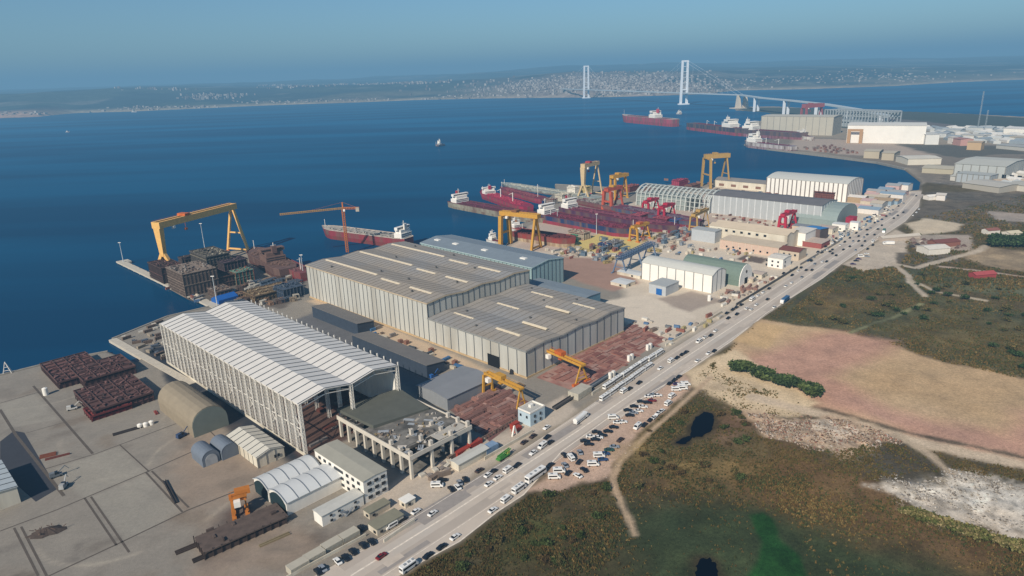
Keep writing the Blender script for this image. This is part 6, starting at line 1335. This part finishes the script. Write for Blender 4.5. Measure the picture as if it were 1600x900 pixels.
scatter('crate', 'small cabin or crate before the arched white fronted hall', 'crate', 'crates before the arched hall', [(1120, 462), (1190, 442), (1215, 432), (1225, 428), (1150, 470), (1130, 480)], 36, pick(crates(['c9c6bd', 'a89e90', '8c6a5c', '7a7068'])), 49, 20, seed=16, minsep=4)
scatter('crate', 'parked stock crate near the cars by the far junction', 'crate', 'crates by the far junction', [(1285, 375), (1330, 352), (1380, 330), (1395, 333), (1320, 372), (1300, 388)], 29, pick(crates(['c9c6bd', '8c5a58', '6a7c8a', '9a9a98', '56708a'])), 49, 20, seed=17, minsep=7)
scatter('stock_frame', 'brown frame heap on the far quay among moored ships', 'scaffold', 'steel frames on the far quay', [(1240, 232), (1300, 228), (1345, 240), (1300, 240)], 40, pick(frames(['6f4a40', '8a5f4c', '7a6a60'])), 100, 20, seed=18, minsep=12)
scatter('shed', 'tiny pale shed on the far plain beyond the white halls', 'shed', 'sheds on the far plain', [(1440, 200), (1620, 202), (1640, 226), (1480, 222)], 70, pick([MB().extr([(-8, 0), (-8, 6), (0, 9), (8, 6), (8, 0)], 'x', -16, 16).data('shed', mat('far shed ' + c_, c_, .7)) for c_ in ('b9bcba', 'd0cec8', '8f9698')]), 100, 30, seed=19, minsep=34)
scatter('house', 'small pale building of the works right of the grey factory', 'house', 'small buildings beside the grey factory', [(1560, 262), (1600, 268), (1700, 280), (1640, 300), (1560, 292)], 22, pick([MB().extr([(-7, 0), (-7, 6), (0, 9), (7, 6), (7, 0)], 'x', -11, 11).data('house', mat('far shed ' + c_, c_, .7)) for c_ in ('b9bcba', 'd0cec8', 'a99a88')]), 100, 30, seed=20, minsep=18)
# things on the slab yard, one by one
def tank(px, lab, h=4.5, r0=1.5):
    x, y = at(*px); r = thing('white_tank', lab, 'tank', (x, y, 0)); MB().cyl((0, 0, 0), (0, 0, h), r0, 14).build('shell', white, r); MB().cyl((0, 0, h), (0, 0, h + .6), r0, 14, r2=.3).build('lid', white, r)
tank((72, 617), 'white upright tank beside the rail track on the slab yard', 5, 1.7)
tank((219, 668), 'left of three short white drums lying by the steel girders', 2.2, 1.5); tank((228, 666), 'middle of three short white drums by the steel girders', 2.2, 1.5); tank((237, 663), 'right of three short white drums by the steel girders', 2.2, 1.5)
tank((1108, 470), 'white silo in front of the white block hall', 5, 1.6)
def silo(px, lab):
    x, y = at(*px); r = thing('silo_pair', lab, 'silo', (x, y, 0), R_(UA)); 
    for k in (-1.8, 1.8): MB().box(k - 1.0, -1.0, 0, k + 1.0, 1.0, 4.4).build('shaft', white, r)
silo((985, 563), 'pair of white blocks standing at the edge of the plate yard behind the buses'); silo((1014, 546), 'pair of white blocks farther along the plate yard edge'); silo((956, 590), 'low white pair of blocks near the first inner bus')
def girders(px, lab, L_, yaw, c_, n=3):
    x, y = at(*px); r = thing('steel_girder_pile', lab, 'girders', (x, y, .02), R_(yaw)); g = MB()
    for k in range(n): g.beam((-L_ / 2, k * 1.1, .4), (L_ / 2, k * 1.1 + random.uniform(-.5, .5), .4), .5, .8)
    g.build('girder', mat('girder ' + c_, c_, .85, .2), r)
girders((200, 675), 'dark steel girders left of the white drums', 16, 35, '3c3430'); girders((90, 715), 'rust red girders at the edge of the dark shadowed slab', 12, 30, '6d3a2e', 2)
girders((75, 714), 'short rust girder stack beside the rail track', 8, 30, '7c4630', 4); girders((268, 768), 'narrow dark steel rail rack lying across the middle slabs', 26, 127, '3c3430', 2)
girders((245, 645), 'two red bars beside the tan arched hut', 6, 130, '8c3a2e', 2); girders((350, 860), 'dark beams lying near the brown barge block', 26, 38, '3a302a', 3); girders((430, 845), 'pale beams lying on the brown stained slab', 14, 38, '8a7a5c', 2); girders((330, 845), 'dark beams behind the orange half portal crane', 30, 38, '463a32', 3)
# debris heap
x, y = at(74, 832); r = thing('scrap_heap', 'dark scrap heap alone on the bottom left slab', 'scrap heap', (x, y, 0), .4)
v = []; 
mb = MB(); nn = 18
ring = [[(math.cos(2 * math.pi * k / nn) * (8 - j * 2.2) * (1 + .15 * math.sin(k * 3)), math.sin(2 * math.pi * k / nn) * (4 - j * 1.1) * (1 + .2 * math.cos(k * 2)), j * .8 + random.uniform(0, .25)) for k in range(nn)] for j in range(4)]
mb.loft(ring); mb.build('heap', mat('scrap dark', '4c4038', .95, .3, .6), r)
mb = MB()
for k in range(30): a = random.random() * 6.28; q_ = random.random(); mb.beam((math.cos(a) * 7 * q_, math.sin(a) * 3.4 * q_, 1.5), (math.cos(a) * 7 * q_ + random.uniform(-2, 2), math.sin(a) * 3.5 * q_ + random.uniform(-1, 1), 2.4), .25)
mb.build('scrap_piece', mat('scrap piece', '6a5648', .9), r)
def machine(px, lab, c_, yaw):
    x, y = at(*px); r = thing('work_machine', lab, 'work machine', (x, y, 0), R_(yaw))
    mb = MB(); mb.box(-3, -1.2, .6, 3, 1.2, 1.6); mb.box(-2.8, -1.1, 1.6, -.4, 1.1, 3); mb.build('body', mat('machine ' + c_, c_, .6, .2), r)
    mb = MB(); mb.beam((.5, 0, 1.6), (4.8, 0, 5), .4); mb.beam((4.8, 0, 5), (6.5, 0, 2.6), .3); mb.build('boom', mat('machine ' + c_, c_), r)
    MB().box(-.3, -1, 1.65, 1.2, 1, 3.1).build('cab', GL, r)
    for x_ in (-2, 2):
        for t in (-1.2, 1.2): o = D.objects.new('wheel', wmb); COL.objects.link(o); o.parent = r; o.location = (x_, t, .5)
machine((284, 683), 'dark blue machine in front of the tan hut end', '3a4a66', 60); machine((88, 745), 'grey machine at the near end of the shadow painted slab strip', '6c7072', 40); machine((100, 762), 'small grey and white machine below the shadow painted slab strip', '9a9c9c', 100)
machine((113, 640), 'white lifting machine left of the largest dark red hull block', 'b8b8b4', 30); machine((800, 583), 'black machine at the foot of the lower grey hall', '2c2c2e', 80); machine((677, 590), 'blue machine at the end of the nearer long grey shed', '2f5f9a', 50)
x, y = at(12, 583); r = thing('lattice_stand', 'white A shaped stand at the water edge of the far left slab', 'stand', (x, y, 0), .5)
mb = MB()
for s_ in (-1, 1): mb.beam((s_ * 2.6, -1.5, 0), (0, 0, 9), .35); mb.beam((s_ * 2.6, 1.5, 0), (0, 0, 9), .35)
for z in (2.5, 5): mb.beam((-2.6 * (1 - z / 9), -1.5 * (1 - z / 9), z), (2.6 * (1 - z / 9), -1.5 * (1 - z / 9), z), .3)
mb.build('frame', white, r)
x, y = at(804, 680); r = thing('white_a_frame', 'white A shaped machine with red parts behind the boundary wall below the site office', 'machine', (x, y, 0), R_(RA))
mb = MB(); mb.beam((-2, 0, 0), (0, 0, 6), .8); mb.beam((2, 0, 0), (0, 0, 6), .8); mb.build('frame', white, r); mb = MB(); mb.box(2, 1, 0, 8, 4, 2.4); mb.box(4, 4.2, 0, 10, 7, 3.2); mb.build('red_unit', mat('container red', '9a3a2c'), r)
# white mini sheds along the slab wall and bridges of the deck
# ------------------------------------------------------------------ vegetation and open land
def inpoly(xs, ys, px): return sdf(xs, ys, [at(*p) for p in px]) < 0
N_T = 125000
near = [(560, 960), (700, 850), (820, 776), (950, 752), (1075, 600), (1200, 490), (1290, 436), (1440, 340), (1620, 300), (2000, 330), (2300, 1000), (1100, 1400)]
P = [at(*p) for p in near]
r_ = np.sqrt(rng.random(N_T * 6)) ; 
th_ = rng.uniform(R_(20), R_(112), N_T * 6); rr0 = np.exp(rng.uniform(math.log(150), math.log(1500), N_T * 6)); tx, ty = rr0 * np.cos(th_), rr0 * np.sin(th_)
ok = (sdf(tx, ty, P) < 0) & (sdf(tx, ty, [at(*p) for p in VEG]) < -2)
BARE = [PP for PP in PAINTS if PP[0] == 'p' and PP[6] >= .8 and (sum(PP[2]) / 3 > .19 or PP[2] == C('24481f')) and len(PP[1]) != 8]
BARE += [PP for PP in PAINTS if PP[0] == 'p' and PP[2] in (C('a88e70'), C('b8b0a8'), C('a5816f')) and len(PP[1]) == 8]
PATHS = [PP for PP in PAINTS if PP[0] == 's']
for PD in PONDS: ok &= sdf(tx, ty, [at(*p) for p in PD]) > 1
for PP in BARE: ok &= sdf(tx, ty, PP[1]) + fbm(tx, ty, 12, 3) * 16 > 1
for PP in PATHS:
    for a, b_ in zip(PP[1][:-1], PP[1][1:]): ok &= seg_dist(tx, ty, a, b_)[0] > PP[7] / 2 + .8
clump = fbm(tx, ty, 22, 4) + .35 * fbm(tx + 40, ty, 7, 2)
mead = sdf(tx, ty, [at(*p) for p in [(880, 900), (980, 790), (1120, 760), (1250, 800), (1400, 850), (1560, 900), (1560, 1200), (700, 1200)]])
dens = np.clip(.62 + clump * 2.4, .12, 1) * np.clip((mead + 15) / 30, .05, 1)
fieldg = sdf(tx, ty, [at(*p) for p in [(1200, 497), (1290, 425), (1390, 415), (1440, 450), (1700, 500), (1700, 620), (1480, 560), (1240, 505)]])
ok &= rng.random(len(tx)) < dens
tx, ty, clump = tx[ok][:N_T], ty[ok][:N_T], clump[ok][:N_T]
def ground_z(x, y):
    n0 = fbm(x, y, 60); n1 = fbm(x + 900, y, 18); veg = sdf(x, y, [at(*p) for p in VEG])
    return np.clip((-veg - 6) / 30, 0, 1) * (n0 * 1.6 + n1 * .9)
tz = ground_z(tx, ty)
ng = len(tx); K = 5
sz = (.25 + .85 * np.clip(clump + .25, 0, 1) ** 1.2 + rng.random(ng) * .5) * (1 + (np.hypot(tx, ty) > 700) * .8)
hueg = fbm(tx, ty, 45, 3); pal = np.array([C('62502f'), C('574d2b'), C('424729'), C('68532f'), C('76633c')])
ci = np.clip(((hueg + .5) * 5 + rng.normal(0, .9, ng)).astype(int), 0, 4); ccol = pal[ci] * (.75 + .5 * rng.random(ng))[:, None]
V = np.zeros((ng, K, 3, 3)); 
for k in range(K):
    a = rng.random(ng) * 6.283; ca, sa = np.cos(a), np.sin(a); w2 = sz * (.6 + .5 * rng.random(ng)); h2 = sz * (.6 + .7 * rng.random(ng)); lean = sz * rng.uniform(-.4, .4, ng)
    ox, oy = rng.normal(0, .35, ng) * sz, rng.normal(0, .35, ng) * sz
    V[:, k, 0] = np.stack([tx + ox - ca * w2 / 2, ty + oy - sa * w2 / 2, tz - .1 + h2 * rng.uniform(0, .3, ng)], -1); V[:, k, 1] = np.stack([tx + ox + ca * w2 / 2, ty + oy + sa * w2 / 2, tz - .1 + h2 * rng.uniform(0, .3, ng)], -1)
    V[:, k, 2] = np.stack([tx + ox - sa * lean, ty + oy + ca * lean, tz + h2], -1)
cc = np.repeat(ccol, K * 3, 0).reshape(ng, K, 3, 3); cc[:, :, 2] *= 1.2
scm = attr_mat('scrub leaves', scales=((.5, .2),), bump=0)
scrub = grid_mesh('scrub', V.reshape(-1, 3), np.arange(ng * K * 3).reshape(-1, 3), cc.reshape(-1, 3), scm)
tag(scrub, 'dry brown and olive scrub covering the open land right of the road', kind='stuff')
# broken stone strewn over the spoil ground
def stones(name, lab, polys, n, cols, seed, smin, smax):
    g = np.random.default_rng(seed); X_, Y_ = [], []
    for pl in polys:
        w = [at(*p) for p in pl]; xs_ = [p[0] for p in w]; ys_ = [p[1] for p in w]; x = g.uniform(min(xs_), max(xs_), n * 4); y = g.uniform(min(ys_), max(ys_), n * 4)
        k = (sdf(x, y, w) + fbm(x, y, 9, 3) * 12 < 0) & (fbm(x + 5, y, 8, 3) + .22 > g.random(n * 4) * .6); X_.append(x[k][:n]); Y_.append(y[k][:n])
    x, y = np.concatenate(X_), np.concatenate(Y_); m = len(x); s_ = g.uniform(smin, smax, m) ** 1.0 * (.5 + g.random(m)); z = np.full(m, -.1)
    for SP, hb in SPOIL: z = z + np.clip(-sdf(x, y, [at(*p) for p in SP]) / 5, 0, 1) * np.clip(fbm(x, y, 6, 4) + .1, 0, 1) * hb
    V = np.zeros((m, 6, 3)); a = g.random(m) * 6.28
    for i in range(3):
        V[:, i] = np.stack([x + np.cos(a + i * 2.09) * s_, y + np.sin(a + i * 2.09) * s_ * .8, z], -1)
        V[:, 3 + i] = np.stack([x + np.cos(a + i * 2.09 + .4) * s_ * .45, y + np.sin(a + i * 2.09 + .4) * s_ * .4, z + s_ * g.uniform(.4, .9, m)], -1)
    f = np.concatenate([np.array([[0, 1, 4, 3], [1, 2, 5, 4], [2, 0, 3, 5], [3, 4, 5, 5]])[None] + (np.arange(m) * 6)[:, None, None]]).reshape(-1, 4)
    f1 = f.reshape(m, 4, 4)[:, :3].reshape(-1, 4)
    tri = np.concatenate([f1[:, [0, 1, 2]], f1[:, [0, 2, 3]], (np.array([3, 4, 5]) + (np.arange(m) * 6)[:, None])])
    pc_ = np.array([C(c_) for c_ in cols])[g.integers(0, len(cols), m)] * g.uniform(.75, 1.15, (m, 1))
    o = grid_mesh(name, V.reshape(-1, 3), tri, np.repeat(pc_, 6, 0), scm); tag(o, lab, kind='stuff')
stones('rubble', 'broken white and grey stone over the pale lime ground', [[(1345, 758), (1400, 744), (1440, 752), (1480, 732), (1520, 742), (1620, 765), (1800, 800), (1800, 900), (1620, 858), (1540, 832), (1420, 795)]], 7000, ['a39888', 'b3a99c', '94897c', 'bdb5a9', '7d7366'], 5, .35, 1.0)
stones('rubble', 'tan and pinkish rubble beside the sandy track', [[(1165, 645), (1240, 650), (1330, 655), (1410, 690), (1330, 706), (1260, 700), (1190, 680)]], 6000, ['a59078', 'b09c88', '8a7460', 'b8aa9a', '6c5a4a', '9a6f5c'], 6, .3, .9)
stones('gravel', 'loose stones and litter over the dirt car park and sandy entrance', [[(828, 765), (950, 656), (1072, 583), (1200, 585), (1290, 640), (1150, 640), (1066, 622), (950, 742)]], 2500, ['8a7565', 'b8a690', '9c8878', 'c4b8a8'], 7, .12, .35)
# bushes and trees one can tell apart
def leafy(name, lab, px, rx, ry, h, cols, yaw=0, group=None, trunk=True, n=900, seed=0, cat='bush', base=.15):
    g = np.random.default_rng(seed); x, y = at(*px); z = float(ground_z(np.array([x]), np.array([y]))[0]) if seed < 900 else 0
    r = thing(name, lab, cat, (x, y, z - .05), R_(yaw), group)
    t = MB(); t.cyl((0, 0, -.3), (0, 0, h * .6), .09 * h ** .8, 7, r2=.04 * h)
    for k in range(5): a = k * 1.26; t.cyl((0, 0, h * .2), (math.cos(a) * rx * .5, math.sin(a) * ry * .5, h * .6), .035 * h, 5, r2=.015 * h)
    t.build('trunk', mat('bark', '4a3c30', .9, .2), r)
    # clump centres through the crown
    nc = 26; u_ = g.normal(size=(nc, 3)); u_ /= np.linalg.norm(u_, axis=1)[:, None]; u_[:, 2] = np.abs(u_[:, 2]) * 1.0 - .2
    cen_ = u_ * (.45 + .5 * g.random((nc, 1)))
    which = g.integers(0, nc, n); d_ = g.normal(size=(n, 3)) * .2
    p = cen_[which] + d_; p = p * np.array([rx, ry, h * .5]) + np.array([0, 0, h * (.5 + base * .3)]); p[:, 2] = np.maximum(p[:, 2], h * .06)
    s2 = (.28 + .3 * g.random(n)) * (rx + ry + h) / 9; e1 = g.normal(size=(n, 3)); e1 /= np.linalg.norm(e1, axis=1)[:, None]; e2 = np.cross(e1, g.normal(size=(n, 3))); e2 /= np.linalg.norm(e2, axis=1)[:, None]
    q = np.stack([p - e1 * s2[:, None], p + e2 * s2[:, None] * .7, p + e1 * s2[:, None], p - e2 * s2[:, None] * .7], 1)
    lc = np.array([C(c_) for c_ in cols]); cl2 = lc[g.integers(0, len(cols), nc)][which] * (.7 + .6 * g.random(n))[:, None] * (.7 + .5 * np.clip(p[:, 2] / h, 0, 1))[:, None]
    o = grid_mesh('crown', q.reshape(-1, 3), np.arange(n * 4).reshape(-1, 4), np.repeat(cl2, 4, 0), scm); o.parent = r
    return r
DG = ['2f4024', '3a4a2a', '445232', '273820']
for k, (p_, rx) in enumerate((((1159, 580), 7.6), ((1192, 591), 7.6), ((1229, 603), 8.1), ((1264, 616), 7.4))):
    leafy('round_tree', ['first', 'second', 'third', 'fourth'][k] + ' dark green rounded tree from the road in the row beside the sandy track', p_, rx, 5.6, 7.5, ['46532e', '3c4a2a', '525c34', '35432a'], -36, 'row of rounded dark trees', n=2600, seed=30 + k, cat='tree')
OL = ['4a4a2c', '3c4426', '5a5030', '6a5a36']
kk = 0
for p_, rx, h in (((1425, 805), 5, 3), ((1450, 815), 6, 3.5), ((1478, 822), 5, 3), ((1497, 832), 6, 4), ((1530, 842), 6, 4), ((1560, 850), 5, 3.5), ((1590, 860), 6, 4)):
    leafy('bush', ['first', 'second', 'third', 'fourth', 'fifth', 'sixth', 'seventh'][kk] + ' olive bush from the left in the line below the pale lime ground', p_, rx, rx * .7, h, ['55582f', '6f683e', '857650'], -30, 'bushes below the lime ground', n=900, seed=50 + kk); kk += 1
for k in range(10):
    p_ = (1555 + (k % 5) * 12 + random.uniform(-3, 3), 378 + (k // 5) * 8 + random.uniform(-2, 2))
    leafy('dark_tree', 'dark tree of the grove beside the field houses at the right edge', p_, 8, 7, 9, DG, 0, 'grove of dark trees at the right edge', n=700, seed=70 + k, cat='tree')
rb = random.Random(9); placed = 0
while placed < 60:
    px, py = rb.uniform(660, 1180), rb.uniform(640, 905)
    X_, Y_ = at(px, py); xa, ya = np.array([X_]), np.array([Y_])
    if sdf(xa, ya, [at(*p) for p in VEG])[0] > -5 or sdf(xa, ya, [at(*p) for p in [(880, 900), (980, 790), (1120, 760), (1250, 800), (1400, 850), (1560, 900), (1560, 1200), (700, 1200)]])[0] < 4: continue
    if any(sdf(xa, ya, PP[1])[0] < 3 for PP in BARE) or any(sdf(xa, ya, [at(*p) for p in PD])[0] < 4 for PD in PONDS): continue
    rx = rb.uniform(1.6, 3.4); leafy('bush', 'low dry bush in the scrub between the lower road and the footpath', (px, py), rx, rx * rb.uniform(.7, 1), rx * .95, rb.choice([OL, ['4c3e28', '5e4c2e'], ['39421f', '47502c']]), rb.uniform(0, 180), 'dry bushes in the lower scrub', n=240, seed=100 + placed); placed += 1
placed = 0
while placed < 70:
    px, py = rb.uniform(1215, 1640), rb.uniform(430, 600)
    X_, Y_ = at(px, py); xa, ya = np.array([X_]), np.array([Y_])
    if sdf(xa, ya, [at(*p) for p in VEG])[0] > -8 or any(sdf(xa, ya, PP[1])[0] < 3 for PP in BARE): continue
    if float(fbm(xa, ya, 60, 3)[0]) < .02: continue
    rx = rb.uniform(2.5, 5); leafy('bush', 'olive bush in the field between the junction and the ploughed land', (px, py), rx, rx * .8, rx * .9, rb.choice([OL, DG]), rb.uniform(0, 180), 'bushes in the upper field', n=200, seed=200 + placed); placed += 1
# ponds
pm = D.materials.new('pond water'); pm.use_nodes = True; b = pm.node_tree.nodes['Principled BSDF']; b.inputs['Base Color'].default_value = (.001, .002, .006, 1); b.inputs['Roughness'].default_value = .3; b.inputs['Specular IOR Level'].default_value = .03
def pond(lab, pts):
    g = [at(*p) for p in pts]; n = len(g); P2 = []
    for i in range(n):
        for t in (0, .25, .5, .75):
            a, b_ = g[i], g[(i + 1) % n]; P2.append((a[0] + (b_[0] - a[0]) * t + random.uniform(-.6, .6), a[1] + (b_[1] - a[1]) * t + random.uniform(-.6, .6)))
    zt = .05
    c_ = (sum(p[0] for p in P2) / len(P2), sum(p[1] for p in P2) / len(P2))
    o = MB().add([(x, y, zt) for x, y in P2], [tuple(range(len(P2)))]).build('pond', pm); tag(o, lab, kind='structure')
pond('dark still pond in the scrub beside the car park', PONDS[0]); pond('dark pond cut by the bottom edge', PONDS[1])
# crimson shed, houses in the fields
for px, py, X, Y, h, wc, rc, lab in ((1556, 434, 9, 22, 4, 'a04444', 'a84e4c', 'crimson roofed shed beside the field track'), (1562, 366, 10, 16, 5, 'cfcac0', '8a5a4c', 'white farmhouse with a red roof left of the dark grove'), (1596, 372, 12, 16, 6, 'd6d0c0', 'c0b8a0', 'pale yellow farmhouse cut by the right edge'),
                                   (1484, 396, 18, 26, 6, 'cfcac0', 'c9c4ba', 'white roofed yard building beside the scrap yard at the junction'), (1500, 384, 14, 30, 5, '8a5a4c', '7a4a40', 'maroon roofed house behind the white roofed yard building'), (1466, 312, 12, 16, 5, 'dcd8d0', 'dcd8d0', 'small white hut alone before the far brown field'), (1438, 372, 8, 50, 3, 'a89e94', 'b8b0a4', 'long pale low shed of the scrap yard by the junction')):
    building('farm_building', lab, 'building', at(px, py), X, Y, h, mat('farm ' + wc, wc, .7, .1), mat('farmroof ' + rc, rc, .7, .1), kind='gable', rise=2, yaw=100)
def wreck(px, lab):
    pass
scatter('scrap_pile', 'scrap pile in the brown scrap yard beside the junction', 'scrap pile', 'scrap piles beside the junction', [(1420, 372), (1480, 378), (1515, 385), (1470, 392), (1422, 386)], 30, pick([MB().loft([[(math.cos(k * .785) * (4 - j * 1.3), math.sin(k * .785) * (2.6 - j * .8), j * 1.0) for k in range(8)] for j in range(3)]).data('scrap_pile', mat('scrap ' + c_, c_, .9, .3, .5)) for c_ in ('5f4a42', 'a89c90', '3f3a38', '7d6a60')]), 100, 90, seed=31, minsep=7)
scatter('rubble_heap', 'pale rubble heap beside the sandy track', 'rubble heap', 'rubble heaps beside the sandy track', [(1175, 645), (1240, 652), (1330, 658), (1400, 688), (1330, 702), (1260, 696), (1190, 675)], 34, pick([MB().loft([[(math.cos(k * .63) * (2.6 - j * .85) * (1 + .2 * math.sin(k * 2.1 + s0)), math.sin(k * .63) * (1.8 - j * .6) * (1 + .2 * math.cos(k * 1.7 + s0)), j * .4 - .2) for k in range(10)] for j in range(3)]).data('rubble_heap', mat('rubble ' + c_, c_, .95, .25, .8)) for s0, c_ in enumerate(('a59684', '8f7c68', 'b0a598', '94866f'))]), 40, 90, seed=32, z=0, minsep=3.2)
scatter('lime_heap', 'white lump of spoil on the pale lime ground', 'spoil heap', 'spoil heaps on the lime ground', [(1350, 758), (1440, 750), (1500, 742), (1620, 775), (1620, 850), (1540, 828), (1430, 790)], 34, pick([MB().loft([[(math.cos(k * .63) * (2.2 - j * .7) * (1 + .25 * math.sin(k * 2.3 + s0)), math.sin(k * .63) * (1.5 - j * .5) * (1 + .2 * math.cos(k * 1.7 + s0)), j * .3 - .2) for k in range(10)] for j in range(3)]).data('lime_heap', mat('lime ' + c_, c_, .95, .2, .8)) for s0, c_ in enumerate(('a59c90', 'b5b0a8', '958b80'))]), 40, 90, seed=33, z=0, minsep=3)
# ------------------------------------------------------------------ haze, light, camera
hm = D.materials.new('haze'); hm.use_nodes = True
N = hm.node_tree.nodes; L = hm.node_tree.links; N.remove(N['Principled BSDF'])
ab = N.new('ShaderNodeVolumeAbsorption'); em = N.new('ShaderNodeEmission'); ad = N.new('ShaderNodeAddShader')
SIG = 1.3e-4
ab.inputs['Color'].default_value = (0, 0, 0, 1); ab.inputs['Density'].default_value = SIG
em.inputs['Color'].default_value = (.135, .285, .43, 1); em.inputs['Strength'].default_value = SIG
L.new(ab.outputs[0], ad.inputs[0]); L.new(em.outputs[0], ad.inputs[1]); L.new(ad.outputs[0], N['Material Output'].inputs['Volume'])
hz_ = MB().box(-29000, -4000, -40, 29000, 34000, 620).build('haze', hm); tag(hz_, 'thin blue haze hanging over the whole bay', kind='stuff')

w = D.worlds.new('World'); scene.world = w; w.use_nodes = True
N = w.node_tree.nodes; L = w.node_tree.links
sky = N.new('ShaderNodeTexSky'); sky.sky_type = 'NISHITA'; sky.sun_disc = False
SUN_EL, SH_AZ = 36, 59          # shadows run toward +59 degrees from the x axis
sky.sun_elevation = R_(SUN_EL)
sx_, sy_ = -math.cos(R_(SH_AZ)), -math.sin(R_(SH_AZ))
sky.sun_rotation = math.atan2(sx_, sy_)
sky.air_density = 1.1; sky.dust_density = .4; sky.ozone_density = 4.5; sky.altitude = 200
bg = N['Background']; bg.inputs['Strength'].default_value = .078; tn = N.new('ShaderNodeMix'); tn.data_type = 'RGBA'; tn.blend_type = 'MULTIPLY'; tn.inputs[0].default_value = 1; tn.inputs[7].default_value = (.78, 1.0, 1.14, 1); L.new(sky.outputs[0], tn.inputs[6]); L.new(tn.outputs[2], bg.inputs['Color'])
sl = D.lights.new('sun', 'SUN'); sl.energy = 5.0; sl.angle = R_(.6); sl.color = (1, .93, .83)
so = D.objects.new('sun', sl); COL.objects.link(so)
dirv = Vector((-sx_ * math.cos(R_(SUN_EL)), -sy_ * math.cos(R_(SUN_EL)), -math.sin(R_(SUN_EL))))
so.rotation_euler = dirv.to_track_quat('-Z', 'Y').to_euler()
cam = D.cameras.new('camera'); co = D.objects.new('camera', cam); COL.objects.link(co)
cam.sensor_width = 36; cam.lens = F_ / 1600 * 36; cam.clip_start = 1; cam.clip_end = 60000
c, s = math.cos(ROLL), math.sin(ROLL); cp, sp = math.cos(PITCH), math.sin(PITCH)
rx = Vector((c, -s * sp, -s * cp)); up = Vector((s, c * sp, c * cp)); fw = Vector((0, cp, -sp))
M = Matrix((rx, up, -fw)).transposed().to_4x4(); M.translation = Vector((0, 0, HC)); co.matrix_world = M
scene.camera = co
scene.view_settings.view_transform = 'Standard'; scene.view_settings.look = 'None'; scene.view_settings.exposure = 0
scene.cycles.max_bounces = 4; scene.cycles.diffuse_bounces = 2; scene.cycles.volume_bounces = 0; scene.cycles.transparent_max_bounces = 8
